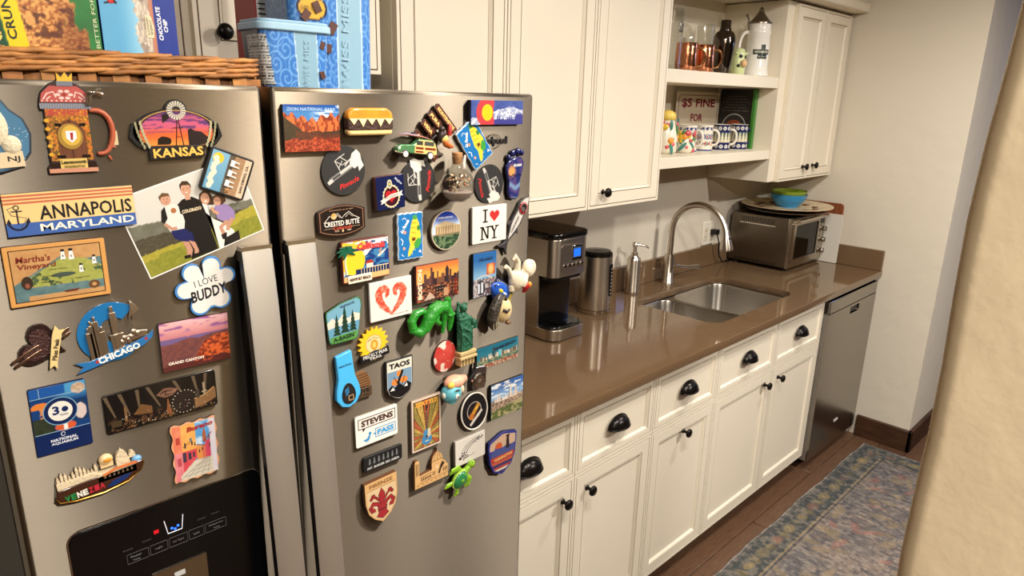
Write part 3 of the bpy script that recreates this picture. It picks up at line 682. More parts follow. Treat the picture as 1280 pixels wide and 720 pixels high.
def f_granola(u, v):
    n = fbm(u*22, v*28, 2); n2 = fbm(u*60, v*80, 5); n3 = fbm(u*9, v*12, 8)
    c = mixc(A3(26, 92, 44), A3(34, 120, 52), n3)
    oat = mixc(A3(150, 84, 36), A3(226, 166, 92), sstep(.3, .65, n2)); oat = mixc(oat, A3(70, 30, 14), sstep(.52, .66, n)*.8)
    oat = mixc(oat, A3(90, 38, 18), sstep(.62, .82, u)*sstep(.8, .3, v)*.5)
    edge = (n-.5)*.12
    m1 = sstep(.0, .02, .17-np.abs(u+.55*(v-.5)-.66+edge)+.02*n2)*(v > .36)
    bar = (sstep(-.01, .01, .24-np.hypot((u-.60-.28*(.62-v))*1.0, (v-.62)*.95)+edge*1.0))
    low = sstep(-.01, .01, .46-v+.0+edge*1.2-.25*np.abs(u-.72)-.00)*sstep(.44, .47, u+edge*.4)*sstep(.93, .91, u)
    c = mixc(c, oat, np.clip(np.maximum(bar, low), 0, 1))
    lo = sstep(.035, .03, np.hypot(u-.55, (v-.43)*1.2))+sstep(.02, .015, np.hypot(u-.80, (v-.56)*1.2)); c = mixc(c, A3(206, 150, 84), np.clip(lo, 0, 1))
    bu = u+.115*(v-.3)*1.25; band = sstep(.392, .396, bu)*sstep(.520, .516, bu); c = mixc(c, A3(232, 196, 10), band)
    left = sstep(.388, .384, bu); c = mixc(c, A3(10, 66, 40), left)
    lt = left*(sstep(.55, .56, fbm(u*40, v*18, 31, 2)))*sstep(.30, .33, u); c = mixc(c, A3(225, 190, 90), lt*.0)
    return c
pic_grid('front_print', -3.611, BT+.006, -3.4565, 1.904, -.7628, f_granola, 130, 170, t)
ff = F_front(-.7633)
lettering(t, 'CRUNCHY', (-3.5475, 1.8085), .078, .0088, (20, 40, 24), ff, rot=94.5, bold=.02)
lettering(t, 'NATURE', (-3.5625, 1.798), .078, .011, (226, 196, 96), ff, rot=94.5, bold=.02)
lettering(t, 'BE BETTER FOR ME', (-3.4605, 1.795), .088, .0042, (205, 212, 170), ff, rot=91)
t = box_thing('snack_box', 'blue chocolate chip energy bar box with a climber picture', 'box', -3.4535, -.760, BT+.005, -3.3655, -.722, 1.90, (18, 48, 130), 'snack boxes in the basket')
def f_climb(u, v):
    n = fbm(u*9, v*24, 2); n2 = fbm(u*60, v*26, 4)
    c = mixc(A3(86, 156, 196), A3(150, 198, 220), sstep(.2, .6, u)); 
    cliff = sstep(-.004, .004, u-.42-.14*np.abs(v-.60)*1.6-.10*(vn(u*0+1, v*20, 3)-.5)-.04*(vn(u*0, v*60, 6)-.5)); rock = mixc(A3(160, 146, 132), A3(212, 200, 184), sstep(.3, .7, n2)); rock = mixc(rock, A3(120, 104, 96), sstep(.58, .7, n)*.6)
    c = mixc(c, rock, cliff); s = u-.03*(1-v)
    c = mixc(c, A3(176, 116, 92), sstep(.628, .632, s)); c = mixc(c, A3(16, 46, 132), sstep(.682, .686, s)); 
    return c
pic_grid('front_print', -3.4530, BT+.006, -3.366, 1.899, -.7608, f_climb, 90, 150, t)
ff = F_front(-.7613)
lettering(t, 'CHOCOLATE', (-3.3865, 1.7995), .040, .0052, (230, 232, 240), ff, rot=92, bold=.03, shear=.15)
lettering(t, 'CHIP', (-3.3795, 1.7975), .0155, .0050, (230, 232, 240), ff, rot=92, bold=.03, shear=.15)
G().prism([(-3.4030, 1.782), (-3.3945, 1.7815), (-3.3935, 1.795), (-3.396, 1.807), (-3.4035, 1.809)], 0, .0006, f=lambda a, b, c: (a, -.7609-c, b)).build('energy_label', mc((214, 202, 168)), t)
ff2 = F_front(-.7618)
lettering(t, 'SUSTAINED', (-3.4008, 1.7955), .0215, .0022, (40, 40, 36), ff2, rot=93); lettering(t, 'ENERGY', (-3.3970, 1.7945), .0175, .0026, (40, 40, 36), ff2, rot=93)
g = G(); g.ball((-3.4395, -.7612, 1.8215), (.0042, .0004, .0032)); g.build('climber_shirt', mc((190, 40, 40)), t)
g = G(); g.tube([(-3.4425, -.7614, 1.8195), (-3.447, -.7614, 1.8185)], .0009, 6).tube([(-3.4365, -.7614, 1.8225), (-3.4335, -.7614, 1.8190)], .0011, 6).ball((-3.4352, -.7612, 1.8240), (.0012, .0004, .0013)); g.build('climber_limbs', mc((40, 36, 44)), t)
# cocoa tubs
PRT = attrmat('printed_tub', .3, coat=.2)
def f_swirl(u, v):
    """blue with light swirl lines; u across front 0..1, v height in units of width"""
    c = np.ones(u.shape+(3,))*A3(52, 108, 178); cell = .30
    a = np.zeros_like(u)
    for k, (ox, oy) in enumerate(((0, 0), (.5, .5))):
        gx = u/cell+ox; gy = v/cell+oy; ix = np.floor(gx); iy = np.floor(gy)
        dx = gx-ix-.5; dy = gy-iy-.5; r = np.hypot(dx, dy); th = np.arctan2(dy, dx)*np.where((ix+iy) % 2 > 0, 1, -1)
        a = np.maximum(a, sstep(.55, .85, np.cos(th+r*26))*sstep(.52, .42, r))
    return mixc(c, A3(116, 164, 214), a*.8)
def tub(label, cx, cy, z0, z1, hx0, hy0, hx1, hy1, name, fn, lid, rr_=.022):
    t = thing(name, label, 'tub', (cx, cy, z0), 'cocoa tubs on the fridge')
    nv = 70; pts = rrect(-1, -1, 1, 1, .35, 16); nu = len(pts); Pm = np.zeros((nv+1, nu+1, 3)); U = np.zeros((nv+1, nu+1)); V = U.copy()
    for j in range(nv+1):
        k = j/nv; hx = hx0+(hx1-hx0)*k; hy = hy0+(hy1-hy0)*k
        for i in range(nu+1):
            a, b = pts[i % nu]; Pm[j, i] = (a*hx, b*hy, (z1-z0)*k); 
    # resample straight sides densely
    def dens(row):
        out = []
        for i in range(nu):
            p, q = row[i], row[(i+1) % nu]; L_ = np.linalg.norm(q-p); m = max(1, int(L_/.0012))
            for s in range(m): out.append(p+(q-p)*s/m)
        return out
    base_ = dens(Pm[-1][:nu]); n = len(base_); base_ = np.array(base_+[base_[0]])
    P = np.zeros((nv+1, n+1, 3))
    for j in range(nv+1):
        k = j/nv; P[j, :, 0] = base_[:, 0]*((hx0+(hx1-hx0)*k)/hx1); P[j, :, 1] = base_[:, 1]*((hy0+(hy1-hy0)*k)/hy1); P[j, :, 2] = (z1-z0)*k
    seg_ = np.linalg.norm(np.diff(base_[:, :2], axis=0), axis=1); arcl = np.concatenate([[0], np.cumsum(seg_)])
    i0 = np.argmin(base_[:, 0]+base_[:, 1]); S = arcl-arcl[i0]; S = np.where(S > arcl[-1]*.62, S-arcl[-1], S); S = S/(2*hx1)
    col = fn(np.repeat(S[None], nv+1, 0), np.repeat(np.linspace(0, 1, nv+1)[:, None], n+1, 1), None)
    grid_obj('printed_body', P, col, PRT, t)
    if lid:
        pl = [(cx+a*(hx1+.004), cy+b*(hy1+.004)) for a, b in rrect(-1, -1, 1, 1, .36, 8)]
        G().prism(pl, z1-.001, z1+.010).build('lid', mat('lid_blue', (150, 182, 202), .35), t, bevel=.002)
        pl = [(cx+a*(hx1+.001), cy+b*(hy1+.001)) for a, b in rrect(-1, -1, 1, 1, .36, 8)]
        G().prism(pl, z1+.010, z1+.014).build('lid_rim', mat('lid_blue2', (140, 174, 196), .35), t, bevel=.001)
    else: G().prism([(cx+a*hx1, cy+b*hy1) for a, b in rrect(-1, -1, 1, 1, .35, 8)], z1-.002, z1+.012).build('lid', mat('lid_blue3', (150, 182, 202), .35), t, bevel=.002)
    return t
def f_small(u, v, d):
    c = f_swirl(u*1.0, v*.8); n = fbm(u*30, v*30)
    c = mixc(c, A3(18, 34, 84), sstep(.02, -.02, u+.03*v)*.9)
    lab = (u > -.42) & (u < .14-.10*v) & (v > .26) & (v < .93); lines = ((v*26) % 1 < .45) & (vn(u*60, v*26, 1) > .35)
    c = np.where(lab[..., None], np.where(lines[..., None], A3(60, 60, 64), A3(196, 198, 196)), c)
    s = u-.06*(1-v); st_ = (s > .44) & (s < .76); ln = ((s > .43) & (s < .444)) | ((s > .756) & (s < .77))
    c = np.where(st_[..., None], A3(128, 164, 184), c); c = np.where(ln[..., None], A3(176, 200, 212), c); return c
def f_large(u, v, d):
    c = f_swirl(u*1.25, v*1.9)
    st_ = (u > .50+.02*v) & (u < .80-.02*v+.02); ln = (np.abs(u-.50-.02*v) < .009) | (np.abs(u-.82+.02*v) < .009)
    c = np.where(st_[..., None], A3(132, 168, 188), c); c = np.where(ln[..., None], A3(176, 200, 212), c)
    e = (u-.22)**2/.028+(v-.60)**2/.006; c = np.where(((e < 1.1) & (v < .75))[..., None], A3(30, 34, 60), c); c = np.where((e < .8)[..., None], A3(206, 160, 60), c); return c
def chips(par, items, y):
    for (x, z, s, a) in items:
        Rm = Matrix.Rotation(R(a), 3, 'Y'); s *= 1.35; g = G().box(x-s*.55, y-.0008, z-s*.8, x+s*.55, y+.0004, z+s*.8, rot=Rm)
        g.build('chocolate_piece', mc((78, 44, 34), .4), par)
ts = tub('small light-blue cocoa tub with lid at front of fridge top', -3.206, -.740, BT, 1.804, .047, .034, .054, .038, 'cocoa_tub', f_small, True)
tl = tub('tall blue cocoa tub behind the small one on the fridge', -3.085, -.625, BT, 1.95, .074, .050, .078, .054, 'cocoa_tub', f_large, False)
chips(ts, [(-3.1665, 1.787, .005, 20), (-3.1685, 1.745, .005, -20)], -.7775)
chips(tl, [(-3.148, 1.815, .0075, 25), (-3.138, 1.838, .008, 35), (-3.118, 1.852, .008, -25), (-3.092, 1.822, .009, 30), (-3.100, 1.79, .0065, 10)], -.6795)
lettering(ts, 'SWISS MISS', (-3.193, 1.757), .072, .009, (138, 172, 191), F_front(-.7790), rot=88, rough=.3)
lettering(tl, 'SWISS MISS', (-3.067, 1.80), .15, .013, (141, 175, 194), F_front(-.6796), rot=88, rough=.3)
lettering(tl, 'DARK COCOA', (-3.128, 1.850), .036, .006, (60, 36, 20), F_front(-.6805))
lettering(ts, '18', (-3.240, 1.716), .009, .006, (190, 200, 210), F_front(-.7765))
t = box_thing('cocoa_carton', 'dark red carton behind the tubs on the fridge', 'carton', -3.163, -.553, BT, -3.075, -.47, 1.96, (150, 24, 34))
g = G().box(-3.161, -.5540, 1.80, -3.133, -.5532, 1.92); o = g.build('nutrition_label', mc((206, 204, 198)), t)
g = G()
for i in range(14): g.box(-3.159, -.5546, 1.805+i*.008, -3.147+.004*(i % 3), -.5541, 1.8075+i*.008); g.box(-3.139, -.5546, 1.805+i*.008, -3.135, -.5541, 1.8075+i*.008)
g.build('fine_print', mc((50, 46, 46)), o)
G().box(-3.085, -.5540, 1.80, -3.076, -.5532, 1.9).build('gold_seal', mc((206, 160, 60)), t)

# ================================================================== shelf contents
S1, S2 = 1.832, 1.517
def cyl(cx, cy, r): return lambda a, b: (cx+r*math.sin(a/r+CYA), cy-r*math.cos(a/r+CYA), b)
CYA = 0
def handle_loop(g, cx, cy, r, z0, z1, ang, out, th, m=0, n=12, flat=1.):
    d = Vector((math.sin(R(ang)), -math.cos(R(ang)), 0)); pts = []
    for i in range(n+1):
        a = math.pi*i/n; pts.append(Vector((cx, cy, (z0+z1)/2))+d*(r+out*math.sin(a)**.7)+Vector((0, 0, -(z1-z0)/2*math.cos(a))))
    g.tube(pts, th, 8, m, flat=flat)
# stein
t = thing('beer_stein', 'white lidded beer stein with a dark green label, upper shelf', 'stein', (-.748, -.224, S1))
PORC = mat('porcelain', (232, 228, 220), .15, coat=.4)
g = G().lathe([(.052, S1), (.057, S1+.005), (.055, S1+.022), (.052, S1+.026), (.0505, S1+.10), (.048, S1+.175), (.050, S1+.180), (.050, S1+.190), (.047, S1+.194), (.047, S1+.205), (.0475, S1+.218)], (-.748, -.224, 0), 40)
o = g.build('body', PORC, t, smooth=50)
g = G(); handle_loop(g, -.748, -.224, .048, S1+.05, S1+.185, -125, .038, .007); g.build('handle', PORC, t)
g = G().lathe([(.050, S1+.218), (.050, S1+.224), (.040, S1+.232), (.026, S1+.248), (.015, S1+.262), (.010, S1+.272), (.011, S1+.276), (.006, S1+.284), (.001, S1+.289)], (-.748, -.224, 0), 32)
PEW = mat('pewter', (140, 130, 118), .3, metal=1); ld = g.build('lid', PEW, t, smooth=40)
d = Vector((math.sin(R(-125)), -math.cos(R(-125)), 0)); b_ = Vector((-.748, -.224, 0))
G().tube([b_+d*.048+Vector((0, 0, S1+.19)), b_+d*.056+Vector((0, 0, S1+.215)), b_+d*.054+Vector((0, 0, S1+.235)), b_+d*.066+Vector((0, 0, S1+.255))], [.003, .004, .004, .007], 8).build('thumb_lift', PEW, ld)
CYA = R(-56)
fc = cyl(-.748, -.224, .0515)
def wrap_rect(par, name, f, a0, b0, a1, b1, m, n=10, r_=.0):
    g = G(); vs = []; 
    for i in range(n+1):
        a = a0+(a1-a0)*i/n; vs += [f(a, b0), f(a, b1)]
    g.add(vs, [(2*i, 2*i+2, 2*i+3, 2*i+1) for i in range(n)]); return g.build(name, m, par, smooth=0)
DG = mc((26, 40, 30), .3)
lb = wrap_rect(t, 'label_band', fc, -.022, S1+.092, .052, S1+.112, DG)
wrap_rect(t, 'label_band', fc, -.004, S1+.074, .040, S1+.0915, DG); wrap_rect(t, 'label_band', fc, .012, S1+.113, .030, S1+.132, DG)
lettering(t, 'OKTOBERFEST', (.015, S1+.102), .064, .009, (224, 220, 200), cyl(-.748, -.224, .0519), bold=.03)
lettering(t, 'BREW HAUS', (.018, S1+.083), .034, .006, (200, 196, 176), cyl(-.748, -.224, .0519))
# copper mugs
for i, (x, y, ang, lb) in enumerate(((-1.150, -.205, 48, 'hammered copper mule mug with its handle in front of the shaker'), (-1.270, -.20, 45, 'hammered copper mule mug beside the glass beer mug'))):
    if i == 0:
        t = thing('copper_mug', lb, 'mug', (x, y, S1), 'copper mugs on the upper shelf')
        G().lathe([(.036, S1), (.040, S1+.004), (.0425, S1+.03), (.042, S1+.09), (.0405, S1+.104), (.0415, S1+.107), (.0400, S1+.107), (.039, S1+.09), (.039, S1+.02), (.001, S1+.008)], (x, y, 0), 36).build('body', COPPER, t, smooth=50)
        g = G(); handle_loop(g, x, y, .041, S1+.022, S1+.092, ang, .033, .0042); g.build('handle', mat('brass_handle', (214, 164, 116), .15, metal=1), t); cm0 = t
    else:
        r0 = cm0.copy(); C.objects.link(r0); r0.location = (x, y, S1); r0['label'] = lb
        for ch in list(cm0.children): c = ch.copy(); C.objects.link(c); c.parent = r0
# shaker
t = thing('cocktail_shaker', 'dark steel cocktail shaker with stepped cap', 'shaker', (-1.010, -.21, S1))
SHK = mat('dark_mirror_steel', (92, 84, 78), .12, metal=1)
G().lathe([(.028, S1), (.030, S1+.004), (.040, S1+.07), (.0445, S1+.118), (.0445, S1+.122)], (-1.01, -.21, 0), 36).build('cup', SHK, t, smooth=50)
G().lathe([(.0455, S1+.120), (.0455, S1+.135), (.043, S1+.152), (.034, S1+.166), (.0245, S1+.172)], (-1.01, -.21, 0), 36).build('strainer', SHK, t, smooth=50)
G().lathe([(.0245, S1+.172), (.0245, S1+.176), (.0215, S1+.180), (.0205, S1+.208), (.018, S1+.213), (.001, S1+.214)], (-1.01, -.21, 0), 30).build('cap', SHK, t, smooth=50)
def tumbler(g, x, y, z, r0, r1, h, th=.0022): g.lathe([(r0, z), (r1, z+h), (r1-th, z+h), (r0-th, z+.008), (.001, z+.008)], (x, y, 0), 32, c0=True)
g = G(); tumbler(g, -.960, -.090, S1, .028, .038, .205); tag(g.build('drinking_glass', GLASS, smooth=60, origin=(-.96, -.09, S1)), 'tall clear tumbler behind the cocktail shaker', 'glass')
t = thing('glass_beer_mug', 'tall clear glass beer mug with a silver crest by the shelf end', 'mug', (-1.375, -.195, S1))
g = G(); tumbler(g, -1.375, -.195, S1, .043, .042, .222, .004); g.build('body', GLASS, t, smooth=60)
g = G(); handle_loop(g, -1.375, -.195, .042, S1+.035, S1+.165, 42, .034, .007); g.build('handle', GLASS, t)
CYA = R(-8); fc = cyl(-1.375, -.195, .0436); g = G(); ring = ell(.0, S1+.155, .012, .017, 20)
g.tube([fc(a, b) for a, b in ring+ring[:1]], .0022, 6); ring = ell(.0, S1+.158, .006, .008, 12); g.tube([fc(a, b) for a, b in ring+ring[:1]], .0018, 6); g.tube([fc(-.012, S1+.135), fc(0, S1+.145), fc(.012, S1+.135)], .002, 6)
g.build('crest', mc((120, 116, 110), .3, metal=.8), t)
# cow mug
t = thing('cow_figurine', 'small pale green cow-shaped pot with black spots beside the stein', 'figurine', (-.885, -.215, S1))
CG = mat('pale_green_glaze', (206, 216, 160), .3, coat=.3)
G().lathe([(.024, S1), (.029, S1+.006), (.030, S1+.05), (.028, S1+.09), (.020, S1+.108), (.001, S1+.113)], (-.885, -.215, 0), 28).build('body', CG, t, smooth=60)
G().ball((-.895, -.247, S1+.050), (.017, .012, .016)).build('muzzle', mc((216, 176, 130), .3), t)
for s_, a in ((-1, -80), (1, 50)):
    d = Vector((math.sin(R(a)), -math.cos(R(a)), 0)); G().tube([Vector((-.885, -.215, S1+.088))+d*.022, Vector((-.885, -.215, S1+.092))+d*.040], [.006, .002], 8).build('ear', CG, t)
for (a, z, r) in ((-45, .078, .008), (5, .075, .007), (-20, .058, .004), (-60, .04, .007)):
    d = Vector((math.sin(R(a)), -math.cos(R(a)), 0)); G().ball(Vector((-.885, -.215, S1+z))+d*.0285, (r, .003, r), rot=Matrix.Rotation(R(a), 3, 'Z')).build('spot', BLACK, t)
# lower shelf: sign, books, cups, ceramic jars
t = thing('fine_sign', 'cream sign reading $5 FINE FOR in dark red, lower shelf', 'sign', (-.88, -.04, S2))
G().box(-1.060, -.040, S2, -.700, -.035, S2+.246).build('sign_board', mc((214, 198, 172), .5), t, bevel=.001)
g = G(); pts = [(-1.044, 1.530), (-.716, 1.530), (-.716, 1.735), (-.728, 1.748), (-1.032, 1.748), (-1.044, 1.735), (-1.044, 1.530)]
for i in range(len(pts)-1): g.tube([(pts[i][0], -.0405, pts[i][1]), (pts[i+1][0], -.0405, pts[i+1][1])], .0013, 4)
g.build('border_line', mc((92, 40, 44)), t)
MR = (126, 26, 40); fs_ = F_front(-.0408)
lettering(t, '$5 FINE', (-.88, 1.713), .280, .042, MR, fs_, bold=.03); lettering(t, 'FOR', (-.89, 1.651), .100, .034, MR, fs_, bold=.03); lettering(t, 'WHINING', (-.88, 1.592), .22, .034, MR, fs_, bold=.03)
t = thing('cook_book', 'black cookbook with a green spine and plate photo against the niche side', 'book', (-.69, -.13, S2))
G().box(-.700, -.206, S2, -.683, -.045, S2+.262).build('cover', mc((24, 22, 22), .35), t, bevel=.001)
G().box(-.703, -.222, S2, -.682, -.2065, S2+.264).build('spine', mc((58, 120, 44), .4), t, bevel=.0015)
G().lathe([(.060, -.7002), (.060, -.7008)], (0, -.125, 1.612), 40, axis='x').build('plate_print', mc((150, 148, 144)), t)
G().lathe([(.055, -.7009), (.055, -.7014)], (0, -.125, 1.612), 40, axis='x').build('plate_well', mc((34, 32, 32)), t)
G().ball((-.7014, -.125, 1.622), (.0015, .036, .022)).build('food_print', mc((128, 58, 26)), t)
for i in range(6): lettering(t, ['tender juicy recipes for', 'weeknight dinners that', 'cook in one pan with', 'simple pantry goods', 'and plenty of flavor', 'for the whole table'][i], (.125, 1.748-i*.0125), .09+.02*((i*7) % 3), .006, (120, 116, 110), lambda a, b: (-.7006, -a, b))
def cup(lb, x, y, m1, m2, ang, pat):
    t = thing('patterned_mug', lb, 'mug', (x, y, S2), 'patterned mugs on the lower shelf')
    nv, nu = 44, 150; z = np.linspace(0, .108, nv+1); th = np.linspace(0, 2*math.pi, nu+1)
    TH, Zz = np.meshgrid(th, z); Rr = .0385+.0015*np.cos(Zz/.108*3.0); P = np.stack([Rr*np.cos(TH), Rr*np.sin(TH), Zz], -1)
    grid_obj('printed_body', P, pat(TH/(2*math.pi), Zz/.108), PRINTG, t)
    G().lathe([(.0375, S2+.108), (.0395, S2+.110), (.0360, S2+.110), (.034, S2+.05), (.030, S2+.01), (.001, S2+.008)], (x, y, 0), 32, c0=False).build('rim', mc((226, 220, 206), .25), t, smooth=60)
    g = G(); handle_loop(g, x, y, .038, S2+.024, S2+.088, ang, .026, .0055); g.build('handle', m2, t, smooth=60)
def p_flower(u, v):
    c = np.ones(u.shape+(3,))*A3(226, 220, 206); n = fbm(u*40, v*14, 3)
    c = np.where(((np.abs(v-.86) < .05) & (n > .46))[..., None], A3(56, 66, 120), c)
    q = np.hypot(((u*13) % 1-.5)*.55, (v-.55)*3.0); c = np.where(((q < .32) & (q > .2))[..., None], A3(60, 74, 130), c); c = np.where((q < .13)[..., None], A3(170, 60, 60), c)
    q = np.hypot(((u*13+.5) % 1-.5)*.55, (v-.28)*3.2); c = np.where((q < .16)[..., None], A3(180, 70, 70), c); c = np.where(((q > .2) & (q < .3) & (n > .5))[..., None], A3(70, 100, 90), c)
    return np.where((v < .06)[..., None], A3(60, 70, 126), c)
def p_dots(u, v):
    c = np.ones(u.shape+(3,))*A3(26, 32, 84)
    for vc in (.86, .14): 
        q = np.hypot(((u*11+(vc > .5)*.5) % 1-.5)*.55, (v-vc)*2.9); c = np.where((q < .21)[..., None], A3(214, 212, 206), c); c = np.where((q < .07)[..., None], A3(26, 32, 84), c)
    mid = (v > .30) & (v < .70); c = np.where(mid[..., None], A3(216, 208, 180), c)
    tri = mid & (np.abs((u*15) % 1-.5) < (v-.32)*.95); c = np.where(tri[..., None], A3(74, 98, 92), c); return c
WHP = mc((226, 220, 206), .2)
cup('white floral mug nearest the ceramic jars', -1.125, -.150, None, WHP, 12, p_flower)
cup('white floral mug in the middle of the row', -1.006, -.155, None, WHP, 30, p_flower)
cup('navy dotted mug with its handle in front', -.873, -.165, None, WHP, 30, p_dots)
cup('navy dotted mug at the right end of the row', -.7475, -.182, None, mc((28, 34, 90), .2), 60, p_dots)
def jar(lb, x, y, r, h, top):
    t = thing('ceramic_fruit_jar', lb, 'jar', (x, y, S2), 'ceramic fruit jars on the lower shelf')
    G().lathe([(r*.7, S2), (r*.95, S2+.01), (r, S2+h*.4), (r*.85, S2+h*.8), (r*.6, S2+h)], (x, y, 0), 28).build('body', mat('cream_glaze', (228, 222, 204), .2, coat=.4, bump=(70, .5, .003)), t, smooth=60)
    rs = random.Random(int(-x*1000)); cols = [(222, 186, 60), (196, 80, 84), (70, 130, 120), (80, 130, 70), (226, 150, 60), (210, 100, 110)]
    for i in range(22):
        a = R(rs.uniform(-110, 60)); z = S2+h*rs.uniform(.12, .98); rr_ = rs.uniform(.007, .014); d = Vector((math.sin(a), -math.cos(a), 0)); k = i % 6
        sh = (rr_, rr_*.6, rr_) if k not in (2, 3) else (rr_*.6, rr_*.4, rr_*1.8)
        G().ball(Vector((x, y, z))+d*(r*.93), sh, 10, 6, rot=Matrix.Rotation(a, 3, 'Z')@Matrix.Rotation(R(rs.uniform(-60, 60)), 3, 'Y')).build('fruit' if k not in (2, 3) else 'leaf', mc(cols[k], .25), t)
    if top: G().ball((x, y, S2+h+.014), (.034, .034, .026)).build('lemon_lid', mc((226, 196, 96), .3), t)
jar('tall cream ceramic jar with painted fruit and yellow lid', -1.325, -.175, .046, .130, True)
jar('short cream ceramic jar with painted fruit beside the floral mug', -1.215, -.195, .040, .085, False)

# ================================================================== souvenir magnets (authored in millimetres on the door plane)
GRP = 'souvenir magnets on the fridge doors'
_lt = {}
LY = .05
def mute(c):
    g_ = (c[0]*.3+c[1]*.59+c[2]*.11); return tuple((x*.88+g_*.12)*.95 for x in c[:3])
class Mag:
    """root Empty on the door; local X right, Y up, Z out of the door; mm"""
    def __init__(s, name, label, u, z, rot=0, cat='magnet', lift=0., group=GRP):
        s.r = bpy.data.objects.new(name, None); C.objects.link(s.r); s.r.empty_display_size = .01
        s.r.matrix_world = Matrix.Translation((-3.2+u/1000, FRY-.0003-lift/1000, z/1000)) @ Matrix.Rotation(math.pi/2, 4, 'X') @ Matrix.Rotation(R(rot), 4, 'Z')
        tag(s.r, label, cat, group); OR[s.r.name] = Vector((0, 0, 0)); s.t = 3; s.k = 0
    def body(s, pts, t, m, name='body', bevel=.5, ms=None, z0=0, smooth=35):
        s.t = z0+t; mats = [m] if ms is None else [m, ms]
        return G(.001).prism(pts, z0, z0+t, 0, 0 if ms is None else 1).build(name, mats, s.r, smooth=smooth, bevel=bevel/1000)
    def pic(s, x0, y0, x1, y1, fn, nx=60, ny=45, mask=None, name='printed_picture', m=None, relief=None):
        s.k += 1; U, V = np.meshgrid(np.linspace(0, 1, nx+1), np.linspace(0, 1, ny+1)); z = s.t+LY*s.k
        Zz = np.full_like(U, z) if relief is None else z+relief(U, V)
        P = np.stack([x0+(x1-x0)*U, y0+(y1-y0)*V, Zz], -1)*.001
        mk = None
        if mask is not None:
            Uc = (U[:-1, :-1]+U[1:, 1:])/2; Vc = (V[:-1, :-1]+V[1:, 1:])/2; mk = mask(Uc, Vc)
        cc = fn(U, V); gg = cc@np.array([.3, .59, .11]); cc = (cc*.88+gg[..., None]*.12)*.95
        return grid_obj(name, P, cc, m or PRINTG, s.r, mask=mk)
    def flat(s, items, name='printed_shape', m=None, coat=PRINTG, dz=0):
        """items: (pts, colour). all in one print mesh, stacked"""
        vs = []; fs = []; cols = []; 
        for j, (pts, c) in enumerate(items):
            z = s.t+LY*(s.k+1)+dz+j*.012; o = len(vs); vs += [(x*.001, y*.001, z*.001) for x, y in pts]; fs.append(list(range(o, o+len(pts)))); cols += [lin(mute(c))+(1,)]*len(pts)
        s.k += 1+int(len(items)*.012/LY)
        me = bpy.data.meshes.new(name); me.from_pydata(vs, [], fs); ca = me.color_attributes.new('col', 'FLOAT_COLOR', 'POINT')
        ca.data.foreach_set('color', np.array(cols).reshape(-1)); me.materials.append(m or coat)
        o = bpy.data.objects.new(name, me); C.objects.link(o); o.parent = s.r; return o
    def text(s, t, x, y, w, h, col, rot=0, bold=.02, shear=0., curve=0, raise_=0., rough=.4):
        s.k += 1; z = s.t+LY*s.k+raise_
        return lettering(s.r, t, (x, y), w, h, col, lambda a, b: (a, b, z), rot=rot, bold=bold, shear=shear, sc=.001, curve=curve*h, rough=rough)
    def solid(s, g, name, m, smooth=50, bevel=0, remesh=0, parent=None):
        return g.build(name, m, parent or s.r, smooth=smooth, bevel=bevel, remesh=remesh)
def line(pts, w):
    """polyline -> polygon strip"""
    L1, L2 = [], []
    for i, p in enumerate(pts):
        a = pts[max(i-1, 0)]; b = pts[min(i+1, len(pts)-1)]; dx, dy = b[0]-a[0], b[1]-a[1]; l = math.hypot(dx, dy) or 1
        L1.append((p[0]-dy/l*w/2, p[1]+dx/l*w/2)); L2.append((p[0]+dy/l*w/2, p[1]-dx/l*w/2))
    return L1+L2[::-1]
def rc(x0, y0, x1, y1): return [(x0, y0), (x1, y0), (x1, y1), (x0, y1)]
def skyline(x0, x1, y0, hmin, hmax, n, seed, cols):
    rs = random.Random(seed); out = []; x = x0
    while x < x1:
        w = rs.uniform(.6, 1.4)*(x1-x0)/n; h = rs.uniform(hmin, hmax); c = rs.choice(cols); out.append((rc(x, y0, min(x+w, x1), y0+h), c))
        if rs.random() < .3: out.append((rc(x+w*.35, y0+h, x+w*.5, y0+h*1.15), c))
        x += w*.9
    return out
def heart(cx, cy, s, n=40):
    return [(cx+s*16*math.sin(t)**3/17, cy+s*(13*math.cos(t)-5*math.cos(2*t)-2*math.cos(3*t)-math.cos(4*t))/17) for t in [2*math.pi*i/n for i in range(n)]]
G8 = mc((236, 230, 218), .35); DK = mc((22, 20, 20), .4); WD = mat('cut_wood', (200, 158, 104), .55, vary=(90, .12, (1, 8, 1))); WDD = mc((92, 56, 30), .6)
GOLDM = mat('gold_metal', (196, 180, 140), .25, metal=1)

# ---- freezer door
m = Mag('state_magnet', 'blue glitter magnet with a white shell state shape, cut by the left frame edge', -396, 1670, 4)
bp = [(-34, -30), (-20, -38), (5, -40), (22, -36), (34, -22), (38, -2), (34, 14), (24, 24), (18, 36), (-30, 36)]
m.body(bp, 5, mc((38, 50, 62)), bevel=.8, ms=DK)
def f(u, v): n = fbm(u*30, v*30, 3); return mixc(A3(64, 110, 146), A3(140, 172, 192), sstep(.4, .7, n))
m.flat([([(x*.94, y*.94) for x, y in bp], (74, 124, 160))])
g = G(.001)
rs = random.Random(3)
for i in range(60):
    x, y = rs.uniform(-28, 34), rs.uniform(-34, 32)
    if abs(x) < 34 and (y < 22 or x < 16): g.add([(x, y, 5.2), (x+1.1, y+.3, 5.2), (x+.4, y+1.1, 5.3)], [(0, 1, 2)])
o = m.solid(g, 'glitter', mc((196, 214, 226), .2), smooth=0); o['kind'] = 'stuff'
g = G(.001); g.ball((6, 8, 5), (13, 20, 3.4), 18, 8).ball((18, -12, 5), (9, 10, 3.2), 16, 8).ball((-4, 18, 5), (8, 9, 3), 14, 8); m.solid(g, 'shell_relief', mat('shell', (208, 196, 168), .5, bump=(260, 1, .002)))
